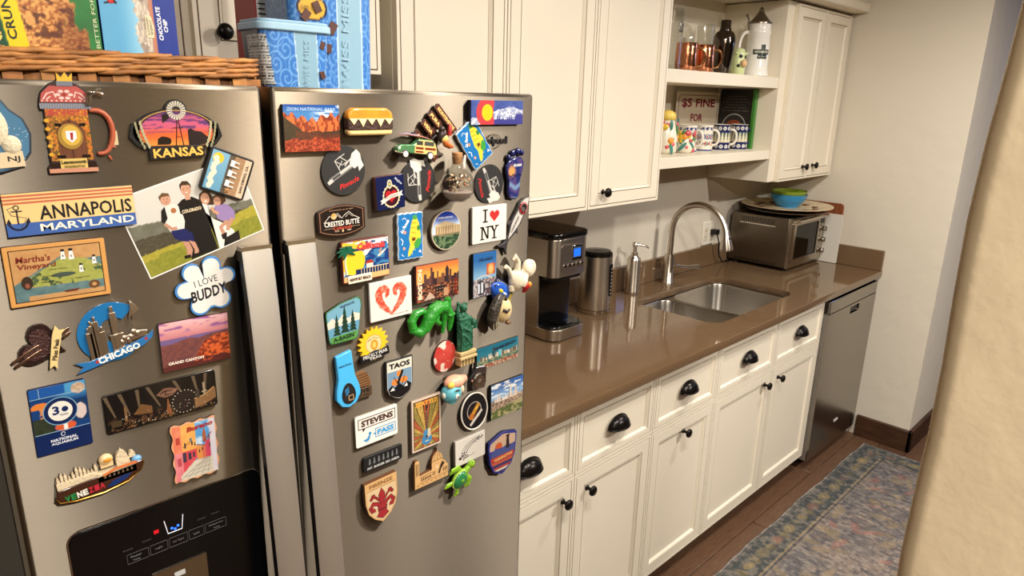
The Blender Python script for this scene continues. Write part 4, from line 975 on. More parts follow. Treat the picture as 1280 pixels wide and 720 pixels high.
m.body(rc(-30, -35, 26, -19), 1.2, mc((206, 186, 150)), 'name_tag', bevel=.3, z0=5.2); m.text('NJ', 17, -27, 11, 7, (40, 34, 30), rot=-3)

m = Mag('beer_stein_magnet', 'painted beer stein magnet with a crown lid and red handle', -322, 1668, 0)
out = [(-26, -40), (22, -40), (23, -33), (20, -30), (19, 28), (24, 32), (23, 38), (20, 48), (12, 55), (6, 57), (8, 62), (9, 66), (5, 64), (2, 67), (-2, 64), (-6, 66), (-6, 60), (-7, 57), (-14, 54), (-22, 46), (-25, 38), (-26, 31), (-22, 27), (-23, -30), (-26, -34)]
m.body(out, 6, mc((50, 28, 24)), bevel=.8, ms=DK)
def f(u, v):
    n = fbm(u*18, v*26, 4); c = mixc(A3(196, 110, 40), A3(110, 80, 40), sstep(.4, .6, n)); c = mixc(c, A3(226, 160, 40), sstep(.56, .7, fbm(u*30, v*40, 9))); c = mixc(c, A3(190, 70, 60), sstep(.84, .9, v)*sstep(.35, .6, n))
    d = (np.abs(u-.52) < .34) & (v < .80-(np.abs(u-.52)/.34)**2*.22); c = np.where(d[..., None], A3(112, 66, 44)*(.85+.3*fbm(u*30, v*4, 2))[..., None], c); c = np.where((d & (np.abs(u-.52) < .008))[..., None], A3(40, 20, 14), c); return c
m.pic(-21, -27, 19, 28, f, 50, 66)
m.flat([(rc(-24, -36, 21, -29), (44, 26, 22)), (rc(-14, -36, 12, -25), (226, 190, 96)), (rc(-25, -40, 22, -35.5), (206, 140, 112)), (rc(-25, 28, 23, 34), (124, 128, 142)),
        ([(-24, 35), (22, 35), (20, 45), (12, 52), (-14, 52), (-22, 44)], (190, 84, 78))]+[(ell(-1+6*math.cos(a), 43+4*math.sin(a), 2.6, 1.6, 8), (232, 196, 186)) for a in [R(60*i) for i in range(6)]]+[(ell(-1, 43, 1.6, 1.4, 8), (150, 50, 46)), (line([(-21, 38), (-17, 44), (-11, 46), (-9, 40)], 1.3), (232, 200, 190)), (line([(19, 38), (15, 44), (10, 46), (8, 40)], 1.3), (232, 200, 190)), (line([(-18, 38), (-14, 41)], 1.2), (232, 200, 190)), (line([(16, 38), (12, 41)], 1.2), (232, 200, 190))]+[(ell(-22+i*4.4, 36.6, 1, 1, 6), (226, 190, 180)) for i in range(11)]+[(rc(-25+i*2.4, 28.5, -24+i*2.4, 33.5), (150, 154, 166)) for i in range(20)]+[(ell(-21, -20+i*9, 2.6, 2.2, 6), (222, 160, 40)) for i in range(5)]+[(ell(16.5, -22+i*9, 2.4, 2.2, 6), (206, 110, 40)) for i in range(5)]+[(ell(-1, -1, 12, 14, 20), (168, 128, 50)),
        (rc(-7, 52, 8, 57), (120, 124, 136)), ([(-6, 57), (8, 57), (9, 66), (5, 61), (2, 66.5), (-2, 61), (-6, 66)], (232, 178, 50)),
        (ell(0, 0, 9, 11, 20), (214, 170, 60)), ([(-5, 5), (5, 5), (5, -3), (0, -8), (-5, -3)], (226, 226, 232)), ([(-1, 3), (2, 3), (1, -5), (-1, -5)], (176, 40, 40)), (rc(-14, 10, -8, 13), (26, 20, 20)), (rc(9, 10, 15, 13), (26, 20, 20)), (rc(-16, -24, -8, -21), (26, 20, 20)), (rc(8, -24, 16, -21), (26, 20, 20))])
m.text('Leavenworth', -1, -28.5, 24, 4.2, (24, 18, 18), bold=.03); m.text('WASHINGTON', -1, -33.5, 20, 2.8, (60, 40, 26))
g = G(.001).tube([(19, 26, 4), (30, 28, 4), (40, 20, 4), (43, 4, 4), (39, -12, 4), (32, -22, 4), (22, -20, 4)], [3, 3.4, 3.6, 3.4, 3.4, 3, 3], 8).tube([(38, -12, 4), (44, -15, 4)], [2.5, 1], 6).tube([(34, -22, 4), (38, -30, 4)], [2.5, 1], 6); g.build('handle', mc((168, 84, 56), .35), m.r, smooth=60, sub=1)
g = G(.001).tube([(20, 32, 6), (22, 44, 8), (28, 47, 9), (36, 44, 9)], [3, 3.4, 3, 1.8], 8).tube([(22, 46, 8), (34, 50, 9)], [2.4, 1.4], 8); m.solid(g, 'thumb_lift', CHROME)
m.solid(G(.001).box(40, -12, .5, 47, 4, 1.2), 'price_tag', mc((200, 180, 140)))

m = Mag('state_magnet', 'oval rubber magnet reading KANSAS with a windmill at sunset', -210, 1668, 0)
ov = [(x, y) for x, y in ell(0, 2, 50, 27, 40) if y > -18]; top = ell(1, 27, 13, 13, 24)
m.body(ov[:]+[], 4, DK, bevel=.8); m.body(top, 4.2, DK, 'windmill_back', bevel=.6); m.body([(-34, -31), (-34, -16), (30, -14), (30, -29)], 4.6, DK, 'name_back', bevel=.6)
g = G(.001)
for s_ in (-1, 1):
    g.prism([(s_*x, y) for x, y in ((36, -20), (46, -14), (54, -4), (52, 4), (50, 12), (42, 14), (38, 4))][::s_], 0, 4.0)
m.solid(g, 'wheat_back', DK, smooth=30, bevel=.0006); m.t = 4.3
def f(u, v):
    n = fbm(u*7, v*20, 4); c = mixc(A3(236, 96, 40), A3(232, 140, 50), sstep(.3, .0, v)); c = mixc(c, A3(206, 84, 120), sstep(.3, .6, v)); c = mixc(c, A3(96, 50, 112), sstep(.45, .62, n)*sstep(.25, .6, v)); c = mixc(c, A3(84, 44, 104), sstep(.75, 1, v)); return c
m.pic(-42, -14, 42, 26, f, 60, 34, mask=lambda u, v: (((u-.5)*84/42)**2+((v*40-14-1)/25)**2) < 1)
ar = arc(0, 2, 45, 25, 20, 160, 24)
m.flat([(line(ar, 1.0), (206, 152, 80)), ([(-24, -13), (-23, -6), (-18, -3), (-12, -4), (-8, -6), (-8, -10), (-10, -13)], (24, 14, 14)), ([(12, -15), (12, 4), (16, 6), (20, 3), (28, 2), (36, -5), (38, -13)], (34, 22, 28)), (line([(-3, -15), (1, 18)], 1.2), (20, 14, 14)), (line([(6, -15), (2, 18)], 1.2), (20, 14, 14)), (line([(-1, -4), (5, -4)], .8), (20, 14, 14)), (rc(-5, 6, 7, 7), (20, 14, 14)), ([(-16, 12), (-8, 18), (-8, 24), (-16, 22)], (26, 20, 20))])
its = []
for i in range(20):
    a = 2*math.pi*i/20; its.append(([(1+5*math.cos(a-.1), 27+5*math.sin(a-.1)), (1+11*math.cos(a-.11), 27+11*math.sin(a-.11)), (1+11*math.cos(a+.11), 27+11*math.sin(a+.11)), (1+5*math.cos(a+.1), 27+5*math.sin(a+.1))], (206, 198, 178)))
its.append((ell(1, 27, 1.6, 1.6, 10), (150, 110, 60))); m.flat(its, dz=.2)
its = []
for s_ in (-1, 1):
    for i in range(7):
        y = -16+i*4.4; x = s_*(36+i*1.9-.12*i*i); its += [(ell(x-s_*2.6, y+2, 1.5, 3, 8), (176, 170, 130)), (ell(x+s_*2.8, y+1, 1.4, 2.8, 8), (150, 146, 108))]
m.flat(its, dz=.2); m.text('KANSAS', -1, -22, 58, 11, (238, 180, 84), rot=2, bold=.03, raise_=.4)

m = Mag('family_photograph', 'glossy photo print of a family of four on a green hillside', -199, 1565, 16.7, cat='photo', group='')
m.body(rc(-78, -52.5, 78, 52.5), .4, mc((230, 226, 218), .3), 'photo_paper', bevel=0)
def f(u, v):
    n = fbm(u*14, v*12, 4); n2 = fbm(u*60, v*50, 7); hz = .48-.14*u+.05*(n-.5)
    c = mixc(A3(196, 194, 186), A3(214, 210, 200), v); hill = v < .64-.22*np.abs(u-.0)+.03*n; c = np.where(hill[..., None], mixc(A3(96, 92, 76), A3(120, 122, 106), n), c)
    tr = v < hz; c = np.where(tr[..., None], mixc(A3(60, 56, 44), A3(92, 84, 64), n2), c)
    gr = v < hz-.20+.12*u+.26*np.clip(u-.6, 0, 1); c = np.where(gr[..., None], mixc(A3(150, 140, 32), A3(184, 172, 60), n2), c); c = np.where((v < .16+.1*n)[..., None], mixc(A3(110, 116, 30), A3(160, 156, 50), n2), c); return c
m.pic(-76.5, -51, 76.5, 51, f, 110, 80, name='printed_landscape')
SK = (206, 150, 120); SK2 = (196, 140, 112)
def prs(items, dx=0, dy=0, px=0, py=0, a=-9):
    ca, sa = math.cos(R(a)), math.sin(R(a)); out = []
    for pts, c in items: out.append(([(px+dx+(x-px)*ca-(y-py)*sa, py+dy+(x-px)*sa+(y-py)*ca) for x, y in pts], c))
    # keep inside the print
    out = [([(max(-76.5, min(76.5, x)), max(-51, min(51, y))) for x, y in p], c) for p, c in out]
    return m.flat(out, name='printed_figure')
# drawn upright in the photo's own frame
prs([([(-2, 8), (0, 20), (8, 26), (20, 27), (30, 20), (33, 4), (34, -20), (38, -51), (2, -51), (-2, -20)], (22, 21, 24)), (rc(12, 24, 18, 32), SK), (ell(15, 37, 6, 8.4, 24), SK), ([(8.5, 37), (8.5, 44), (13, 48), (19, 47), (22, 42), (21.6, 37), (20, 42), (11, 43)], (66, 46, 34)), (ell(12.6, 38, .7, .5, 8), (40, 30, 26)), (ell(17.6, 38, .7, .5, 8), (40, 30, 26)), (ell(15, 33.5, 1.8, .6, 10), (240, 230, 222))], -12, -2, 15, 37)
prs([([(-30, 4), (-26, 16), (-20, 20), (-10, 20), (-4, 14), (-3, -4), (-6, -14), (-22, -14)], (222, 218, 208)), ([(-30, 2), (-27, 15), (-22, 19), (-22, 4), (-27, -2)], (26, 26, 30)), ([(-6, 19), (-3, 14), (-1, 4), (-6, 6)], (26, 26, 30)), ([(-22, -12), (-5, -13), (3, -22), (2, -32), (-10, -30), (-20, -22)], (26, 34, 96)), (line([(-27, -2), (-20, -10), (-14, -10)], 4), SK2), ([(-12, -28), (-4, -31), (-2, -42), (-6, -51), (-11, -51), (-9, -40)], SK2), ([(-4, -29), (3, -33), (5, -44), (3, -51), (-2, -51), (0, -42)], SK2), (ell(-19, 27, 6, 7, 22), SK), ([(-25.5, 27), (-26, 32), (-21, 36), (-14, 34), (-13, 29), (-15, 31), (-23, 31)], (110, 78, 48)), (ell(-21, 27.6, .6, .5, 8), (40, 30, 26)), (ell(-16.6, 27.6, .6, .5, 8), (40, 30, 26)), (ell(-18.6, 23.8, 1.4, .5, 8), (160, 90, 80)), (ell(-13, 12, 3.4, 3.4, 10), (176, 104, 60)), (rc(-14, -51, -6, -47), (24, 24, 26)), (rc(-2, -51, 7, -47.5), (24, 24, 26))], -5, 5, -19, 27)
prs([([(34, 30), (28, 20), (30, 8), (38, -2), (46, -8), (60, -22), (62, -51), (38, -51), (34, -20)], (226, 222, 214)), ([(46, -30), (66, -24), (68, -51), (44, -51)], (24, 22, 24)), ([(25, 24), (27, 33), (33, 37), (40, 34), (43, 26), (42, 16), (34, 18)], (70, 44, 30)), (ell(33, 26, 5.4, 7.4, 22), SK), (ell(31, 27, .6, .5, 8), (40, 30, 26)), (ell(35.4, 27, .6, .5, 8), (40, 30, 26)), (ell(33, 22.6, 2.0, .8, 10), (244, 236, 228))], -12.5, -10, 33, 26)
prs([([(44, 14), (52, 17), (62, 12), (68, 2), (66, -8), (52, -8), (44, -2)], (150, 124, 178)), (line([(47, 4), (42, 8), (40, 14)], 4), SK), ([(44, 18), (45, 27), (52, 30), (60, 26), (60, 18), (54, 14)], (96, 60, 40)), (ell(49, 20, 4.6, 5.6, 20), SK), (ell(47.4, 20.6, .6, .5, 8), (40, 30, 26)), (ell(51, 20.6, .6, .5, 8), (40, 30, 26)), (line([(56, -8), (46, -14), (48, -24)], 5), SK2), (line([(64, -6), (56, -14), (54, -20)], 5), SK2), ([(44, -24), (52, -22), (50, -32), (45, -30)], (26, 24, 26))], -15.5, -12.5, 49, 20)
m.text('COLORADO', 0, 9, 24, 4.4, (214, 196, 160), rot=-8, bold=.04)

m = Mag('beach_magnet', 'tilted square San Diego magnet with three white chairs on sand', -155, 1616, -22, lift=1.2)
m.body(rrect(-29, -28, 29, 28, 4, 4), 6, DK, bevel=1)
def f(u, v): n = fbm(u*30, v*30, 2); c = mixc(A3(92, 156, 190), A3(120, 176, 206), v); c = np.where((u+.03*n > .44)[..., None], A3(90, 78, 66)*(.8+.4*n)[..., None], c); c = np.where((u > .56)[..., None], mixc(A3(150, 112, 78), A3(182, 142, 104), n), c); c = np.where((u > .83)[..., None], A3(222, 190, 158), c); return c
m.pic(-26, -25, 26, 25, f, 50, 50)
m.flat([(ell(-17, 16, 7, 7, 20), (240, 190, 40))]+[(ell(-19+1.5*math.sin(i*2), -20+i*4.4, 3.6, 4, 12), (226, 216, 194)) for i in range(9)])
g = G(.001)
for y in (14, 1, -12): g.box(-1, y-3, 6.3, 4, y+5, 8).box(3, y-3, 6.3, 11, y-1.6, 7.8).box(3, y+2.6, 6.3, 10, y+4, 7.8)
m.solid(g, 'beach_chairs', mc((232, 228, 220)), smooth=0)
g = G(.001)
for k in range(5): a = R(72*k+18); g.tube([(4, -20, 6.6), (4+4*math.cos(a), -20+4*math.sin(a), 6.6)], [1.4, .4], 6)
m.solid(g, 'starfish', mc((168, 118, 70))); m.text('SAN DIEGO, CA.', 21.8, 0, 38, 4.2, (40, 30, 26), rot=90, bold=.04)

m = Mag('sign_magnet', 'long striped magnet reading ANNAPOLIS MARYLAND with an anchor', -331, 1586, .6)
m.body(rc(-63, -23, 63, 23), 6, mc((44, 72, 140)), bevel=.6, ms=mc((40, 40, 60)))
m.flat([(rc(-63, -23, 63, 23), (62, 100, 176)), (rc(-63, -9, 63, 23), (238, 200, 126))]+[(rc(-63, y, 63, y+2.2), (206, 104, 74)) for y in (11.5, 15.2, 18.9)]+[(line([(-52, -10), (-52, 6)], 1.5), (38, 36, 50)), (line([(-57, 4), (-47, 4)], 1.4), (38, 36, 50)), (line(arc(-52, -6, 9, 10, 180, 360, 12), 2), (38, 36, 50)), (line(ell(-52, 8, 2.4, 2.4, 14)+[(-49.6, 8)], 1.1), (38, 36, 50)), (line([(-50, -14), (-44, -4), (-57, 0), (-60, 7), (-52, 10)], .8), (80, 70, 60)), ([(-63.0, -9), (-60, -3), (-58, -9)], (38, 36, 50)), ([(-46, -9), (-42, -3), (-41, -9)], (38, 36, 50))])
m.text('ANNAPOLIS', 14, 0.5, 92, 15.5, (24, 22, 26), bold=.02); m.text('MARYLAND', 14, -15.5, 94, 8, (226, 224, 206), bold=.02)

m = Mag('map_magnet', 'framed magnet of an island map with lighthouses, Martha\'s Vineyard', -353.5, 1518, -.3)
m.body(rrect(-49, -34, 49, 34, 1.5, 2), 6, mc((196, 142, 76), .5), bevel=.7, ms=mc((70, 44, 26)))
m.flat([(rc(-44, -29.5, 44, 29.5), (60, 36, 22))])
def f(u, v):
    n = fbm(u*12, v*9, 4); c = mixc(A3(206, 158, 96), A3(188, 132, 76), n); il = (v > .20+.10*n+.14*np.clip(.25-u, 0, 1)*2) & (v < .52+.9*(u-.25)-.0) & (v < .78-.2*np.abs(u-.6)) & (u > .12+.0*n) & (v < 1.55-u)
    sea = (fbm(u*12, v*9, 4) > 0) & ((np.abs(v-(.47+.9*(u-.25))) < .09) & (u < .6) | (np.abs(v-.18) < .08) | (u > .62) & (v > .30) & (v < .72) | (u < .14) & (v < .3)); c = np.where(sea[..., None], mixc(A3(70, 104, 110), A3(110, 140, 140), n), c)
    c = np.where(il[..., None], mixc(A3(142, 152, 62), A3(176, 176, 84), fbm(u*30, v*20, 8)), c); c = np.where((il & (fbm(u*14, v*10, 12) > .62))[..., None], A3(70, 92, 60), c); return c
m.pic(-43, -28.5, 43, 28.5, f, 90, 60)
its = []
for (x, y, s_) in ((6, 14, 1), (14, 13, 1.1), (22, -3, .9), (36, 5, .9)): its += [([(x-2.6*s_, y), (x+2.6*s_, y), (x+1.6*s_, y+9*s_), (x-1.6*s_, y+9*s_)], (232, 230, 224)), (rc(x-1.8*s_, y+9*s_, x+1.8*s_, y+11.5*s_), (30, 28, 30)), (rc(x-.6, y+3, x+.6, y+5), (40, 40, 44))]
its += [(ell(-31, -8, 5.4, 7.5, 18), (60, 46, 34)), (ell(-31, -11, 2.2, 3, 12), (150, 80, 60)), (ell(33, -19, 6, 5, 8), (110, 70, 40)), (ell(33, -19, 2.5, 2.2, 8), (200, 150, 90)), (ell(4, -3, 12, 2.6, 18), (70, 84, 74)), ([(2, -22), (18, -21), (15, -24), (4, -24)], (110, 50, 34)), ([(-26, -26), (-20, -23), (-14, -26)], (180, 150, 110))]
m.flat(its)
m.text('Martha\'s', -22, 18.5, 32, 7.5, (120, 40, 30), shear=.1); m.text('Vineyard', -20, 9.5, 36, 7.5, (120, 40, 30), shear=.1)
for s_, x, y, w_ in (('North Tisbury', 0, 4, 18), ('West Tisbury', -10, -3, 13), ('Chilmark', -12, -9, 12), ('Edgartown', 22, -9, 14)): m.text(s_, x, y, w_, 1.6, (40, 44, 20))

m = Mag('paw_magnet', 'white and blue paw-shaped magnet reading I LOVE BUDDY', -194, 1472, 10)
def pawpts(k=0):
    pts = []; 
    cs = [(-28, 4, 11.5), (-13, 24, 12.5), (13, 26, 12.5), (29, 7, 11.5)]
    for i in range(72):
        a = R(-90+5*i)*-1; dx, dy = math.cos(a), math.sin(a); best = 0
        for (cx, cy, r) in cs+[(0, -8, 22), (-14, -22, 13), (14, -22, 13)]:
            b = dx*cx+dy*cy; disc = r*r-(cx*cx+cy*cy-b*b)
            if disc >= 0: best = max(best, b+math.sqrt(disc))
        pts.append(((best-k)*dx, (best-k)*dy))
    return pts[::-1]
pp = pawpts(); 
if sum(pp[i][0]*pp[(i+1) % 72][1]-pp[(i+1) % 72][0]*pp[i][1] for i in range(72)) < 0: pp = pp[::-1]
m.body(pp, 4, mc((70, 130, 190), .3), bevel=.6, ms=mc((40, 70, 110))); m.flat([(pawpts(3.2), (232, 228, 220)), (ell(0, 28, 1.7, 1.7, 12), (30, 30, 34))])
m.text('I LOVE', 1, 8, 30, 9, (26, 26, 30), rot=0, bold=.0); m.text('BUDDY', 1, -8, 46, 15, (22, 22, 26), rot=0, bold=.03, shear=.12)

m = Mag('city_magnet', 'blue letter C magnet with silver skyline and CHICAGO ribbon', -309, 1436, 4)
oc = arc(0, 0, 37, 37, 42, 300, 36)+arc(2, 2, 15, 15, 300, 42, 24); m.body(oc, 3.5, mat('blue_enamel', (28, 104, 160), .15, coat=.5), bevel=.5, ms=CHROME)
g = G(.001)
for (x, y0, w_, h) in ((-28, -30, 7, 36), (-20, -32, 7, 50), (-14, -30, 6, 34), (-24, -30, 6, 44)): g.box(x, y0, 3.4, x+w_, y0+h, 6).box(x+w_*.3, y0+h, 3.4, x+w_*.7, y0+h+6, 5.2)
g.box(0, -28, 3, 7, 24, 6).box(1.5, 24, 3, 5.5, 32, 5.5).box(-4, -6, 3, 11, -3, 6.5).box(-3, -26, 3, 10, -4, 5.4)
for i in range(6): g.ball((8+i*3.6, -16+i*1.6+3*math.sin(i*2), 4.5), (4, 4.5, 2), 10, 6)
g.prism([(20, 12), (34, 20), (26, 33)], 3, 5).box(24, 10, 3, 25.4, 34, 6).prism([(8, -18), (36, -14), (38, -8), (22, -4), (10, -12)], 3, 5.4)
m.solid(g, 'skyline_relief', mat('pewter_relief', (216, 198, 178), .28, metal=1), smooth=30, bevel=.0004)
rb = [(-46, -33), (-34, -35), (-20, -33), (4, -29), (34, -22), (44, -14), (44, -4), (36, -10), (20, -15), (0, -20), (-24, -24), (-38, -24)][::1]
rb = [(-46, -40), (-32, -38), (0, -33), (30, -26), (42, -18), (44, -8), (38, -13), (22, -18), (0, -23), (-30, -28), (-46, -26), (-38, -33)]
m.body(rb, 2.4, mat('blue_enamel2', (40, 104, 160), .2, coat=.4), 'ribbon', bevel=.5, ms=CHROME, z0=4.6); m.text('CHICAGO', 2, -27.3, 48, 8.2, (232, 228, 216), rot=9, bold=.04)
m.flat([(ell(-23, -31, 2.2, 2.2, 6), (176, 50, 50)), (ell(34, -18, 2.2, 2.2, 6), (176, 50, 50))])

m = Mag('heart_magnet', 'dark brown heart-shaped chocolate magnet with skis and tan ribbon', -380, 1435, 64)
h = heart(0, 2, 26); h = h[::-1]
m.body(h, 6, mat('dark_enamel', (38, 22, 20), .2, coat=.6, bump=(300, .6, .002)), bevel=1.6)
m.body(heart(0, 3, 20)[::-1], 1.0, mat('brown_enamel', (58, 30, 26), .3, bump=(400, 1, .002)), 'raised_heart', bevel=.6, z0=6)
cr_, sr_ = math.cos(R(-64)), math.sin(R(-64)); SKM = mat('ski_metal', (190, 150, 128), .25, metal=1)
for (xa, ya, xb, yb) in ((-31, -12, -4, 3), (-29, -17, -2, -3), (19, 12, 27, 17), (20, 7, 28, 12)):
    l_ = math.hypot(xb-xa, yb-ya); dx_, dy_ = (xb-xa)/l_*1.6, (yb-ya)/l_*1.6
    P4 = [(xa-dy_, ya+dx_), (xa+dy_, ya-dx_), (xb+dy_, yb-dx_), (xb-dy_, yb+dx_)]
    m.solid(G(.001).prism([(x*cr_-y*sr_, x*sr_+y*cr_) for x, y in P4], 6.8, 8.6), 'ski', SKM, smooth=30, bevel=.0005)
rbm = m.body([(-22, -22), (-14, -19), (10, -14), (20, -12), (26, -14), (23, -8), (27, -2), (16, -3), (8, -5), (-14, -11), (-24, -14), (-19, -17)], 2, mc((216, 190, 130), .35), 'ribbon', bevel=.4, ms=DK, z0=7)
m.text('Pikes Peak', 0, -12.2, 26, 5, (36, 24, 20), rot=13, bold=.04)

m = Mag('canyon_magnet', 'sunset canyon photo magnet reading GRAND CANYON', -215, 1401, -.6)
m.body(rc(-43, -32.5, 43, 32.5), 5, DK, bevel=.4, ms=mc((60, 24, 30)))
def f(u, v):
    n = fbm(u*5, v*14, 4); n2 = fbm(u*22, v*22, 8); c = mixc(A3(196, 110, 120), A3(220, 150, 150), sstep(.6, .85, v)); c = mixc(c, A3(150, 86, 150), sstep(.45, .6, n)*sstep(.72, .8, v)); c = mixc(c, A3(230, 190, 196), sstep(.55, .4, n)*sstep(.8, 1, v)*.7)
    c = np.where((v < .66+.03*(n-.5))[..., None], A3(112, 88, 140), c); c = np.where((v < .58+.10*(fbm(u*5, v*0, 3)-.5)+.05*u)[..., None], mixc(A3(92, 52, 60), A3(140, 74, 60), n2), c)
    rk = (u > .42+.5*np.clip(v-.0, 0, .56)*(.4+.9*vn(u*0, v*9, 4))) & (v < .25+.75*(u-.4)+.06*np.floor(vn(u*12, v*0, 2)*4)/2) & (v < .58)
    c = np.where(rk[..., None], mixc(A3(224, 92, 36), A3(130, 44, 26), sstep(.45, .62, n2)), c); c = np.where((v < .20*n+.04)[..., None], A3(90, 34, 32), c); return c
m.pic(-43, -32.5, 43, 32.5, f, 90, 66); m.text('GRAND CANYON', -14, -22.5, 44, 3.8, (232, 220, 208), bold=.03)

m = Mag('vegas_magnet', 'long black glossy magnet of a night skyline with searchlights', -262.5, 1331, 0)
m.body(rrect(-68, -26, 68, 26, 4, 4), 4, mat('black_enamel', (16, 13, 12), .15, coat=.5), bevel=.6)
def f(u, v): n = fbm(u*40, v*14, 4); c = np.ones(u.shape+(3,))*A3(22, 17, 15); c = mixc(c, A3(110, 72, 40), sstep(.5, .68, n)*sstep(.5, .05, v)); return c
m.pic(-66, -24, 66, 24, f, 100, 36)
BR = (96, 78, 58); its = []
for x0, x1 in ((-64, -56), (-48, -40), (-28, -28), (-16, -4), (16, 28), (40, 44), (56, 52)):
    w0 = 3.2; its.append(([(x0-w0, 24), (x0+w0*.4, 24), (x1+.8, -6), (x1-1, -6)], BR))
its += [(ell(26, -8, 17, 16, 28), (36, 28, 26))]+[(ell(26+15.5*math.cos(a), -8+15.5*math.sin(a), .8, .8, 6), (196, 180, 150)) for a in [i*.3 for i in range(21)]]
its += [([(-8, 10), (2, 17), (10, 16), (20, 12), (12, 5), (2, 4)], (120, 80, 62)), ([(-4, 10), (2, 14), (14, 12), (8, 7), (1, 7)], (64, 40, 32)), ([(2, -20), (5, 2), (6, 2), (9, -20)], (130, 76, 40))]
its += [(rc(-62, -18, -50, -10), (70, 54, 34)), (rc(-46, -14, -43, 6), (120, 84, 50)), ([(-36, -8), (-26, 4), (-14, -2), (-14, -12)], (110, 74, 40)), ([(38, -22), (38, -8), (52, -6), (66, 2), (66, -14), (50, -20)], (130, 92, 56)), (line([(38, -8), (52, -6), (64, 2)], 1.2), (196, 150, 90)), (rc(50, -6, 53, 12), (150, 130, 104)), (rc(48, -2, 55, 0), (160, 140, 110)), (rc(41, -8, 45, 4), (60, 50, 44))]
rs = random.Random(8)
for i in range(60): its.append((ell(rs.uniform(-64, 64), rs.uniform(-23, -6), .5, .5, 5), rs.choice([(220, 200, 160), (190, 110, 60), (150, 60, 40), (240, 236, 220)])))
m.flat(its); m.text('LAS VEGAS', 6, 10.2, 20, 3.4, (150, 112, 90), rot=6)

m = Mag('aquarium_magnet', 'navy aquarium magnet with a 30 years badge and sea animals', -374, 1344, -1)
m.body(rrect(-28.5, -42, 28.5, 42, 2, 3), 5, mc((14, 32, 84), .2), bevel=.5, ms=mc((10, 22, 60)))
def f(u, v):
    n = fbm(u*9, v*12, 2); c = np.ones(u.shape+(3,))*A3(20, 60, 120); c = mixc(c, A3(70, 150, 200), sstep(.70, .9, v)*sstep(.3, .7, u)); c = np.where(((u < .15) | (u > .17) & (u < .62)) [..., None] & (v > .86)[..., None], A3(26, 84, 164), c)
    j = np.hypot((u-.16)/.17, (v-.72)/.065); c = np.where(((j < 1) & (v > .70))[..., None], A3(222, 120, 40), c); c = np.where((((u-.16)/.12)**2+((v-.63)/.08)**2 < 1)[..., None] & (n > .45)[..., None], A3(206, 130, 70), c)
    c = np.where(((u < .36) & (v < .55))[..., None], mixc(A3(34, 40, 36), A3(60, 70, 40), n), c); c = np.where((np.hypot((u-.86)/.13, (v-.90)/.08) < 1)[..., None], A3(190, 160, 130)*(.75+.5*fbm(u*40, v*40, 3))[..., None], c)
    c = np.where(((u > .72) & (v < .74) & (v > .40))[..., None], A3(22, 52, 96), c); c = np.where((np.hypot((u-.86)/.11, (v-.55)/.12) < 1)[..., None], A3(208, 186, 180), c)
    cl = np.hypot((u-.56)/.19, (v-.37)/.065) < 1; c = np.where(cl[..., None], A3(214, 84, 40), c); c = np.where((cl & (np.abs(u-.56) < .035))[..., None], A3(230, 224, 216), c); c = np.where((v < .31)[..., None], A3(16, 36, 88), c); return c
m.pic(-28, -41.5, 28, 41.5, f, 70, 90)
m.flat([(rc(-28, y, 28, y+.6), (150, 190, 214)) for y in (29, -15.6)]+[(rc(-19, 29, -18.4, 41), (150, 190, 214)), (ell(0, 9, 17.5, 17.5, 36), (120, 170, 200)), (ell(0, 9, 16.6, 16.6, 36), (20, 36, 84)), (ell(0, 9, 12.2, 12.2, 36), (226, 222, 210)), (ell(4.6, 10.6, 3.4, 3.4, 20), (24, 40, 90)), (line(ell(-.5, -20, 2, 2.4, 14), .7), (206, 210, 220))])
m.text('3', -4.6, 10.6, 7, 11, (24, 36, 84), bold=.04); m.text('YEARS', 3, 4, 9, 2.2, (24, 36, 84)); m.text('NATIONAL', 0, -26, 27, 3.6, (214, 218, 228), bold=.03); m.text('AQUARIUM', 0, -30.6, 27, 3.6, (214, 218, 228), bold=.03)

m = Mag('street_magnet', 'wavy-edged magnet painted with an orange and pink street, reading Burano', -230, 1249, -1)
wv_ = []
for i in range(80):
    t_ = i/80*4; s_ = int(t_); q = t_-s_; w1 = 1.4*math.sin(i*1.1)
    wv_.append([(-29+58*q, -42+w1), (29+w1, -42+84*q), (29-58*q, 42+w1), (-29+w1, 42-84*q)][s_])
m.body(wv_, 4, mc((206, 150, 110), .3), bevel=.5, ms=mc((60, 40, 34)))
def f(u, v):
    n = fbm(u*8, v*8, 5); c = mixc(A3(70, 150, 214), A3(190, 214, 232), sstep(.35, .7, n)); c = np.where((u > .86)[..., None], mixc(A3(196, 190, 214), A3(222, 214, 210), n), c)
    c = np.where(((u < .52) & (v > .50-.2*(u)))[..., None], mixc(A3(230, 150, 60), A3(238, 176, 90), n), c); c = np.where(((u < .20) & (v > .52))[..., None], mixc(A3(226, 100, 70), A3(236, 140, 100), n), c)
    c = np.where(((u < .54) & (v < .52-.0*u) & (v > .04+.62*u-.02))[..., None], mixc(A3(206, 50, 64), A3(220, 84, 90), n), c); c = np.where(((u < .20) & (v < .52))[..., None], mixc(A3(222, 104, 118), A3(232, 140, 140), n), c)
    c = np.where(((u > .52) & (u < .72) & (v < .58-.3*(u-.52)) & (v > .28))[..., None], A3(220, 136, 60), c); c = np.where(((u > .66) & (u < .84) & (v < .50+.9*(u-.66)) & (v > .30-.2*(u-.66)))[..., None], A3(214, 100, 70), c); c = np.where(((u > .74) & (u < .86) & (v < .62) & (v > .26))[..., None], A3(206, 60, 90), c)
    pv = (v < .04+.62*(u-.0)) & (v < .32) & (v < .32-.0*u) & (u > .1) & (v < .30+.0*u); c = np.where((pv & (u < .9) & (v < .62*u+.02))[..., None], A3(206, 196, 176), c); return c
m.pic(-27.5, -40, 27.5, 40, f, 60, 84)
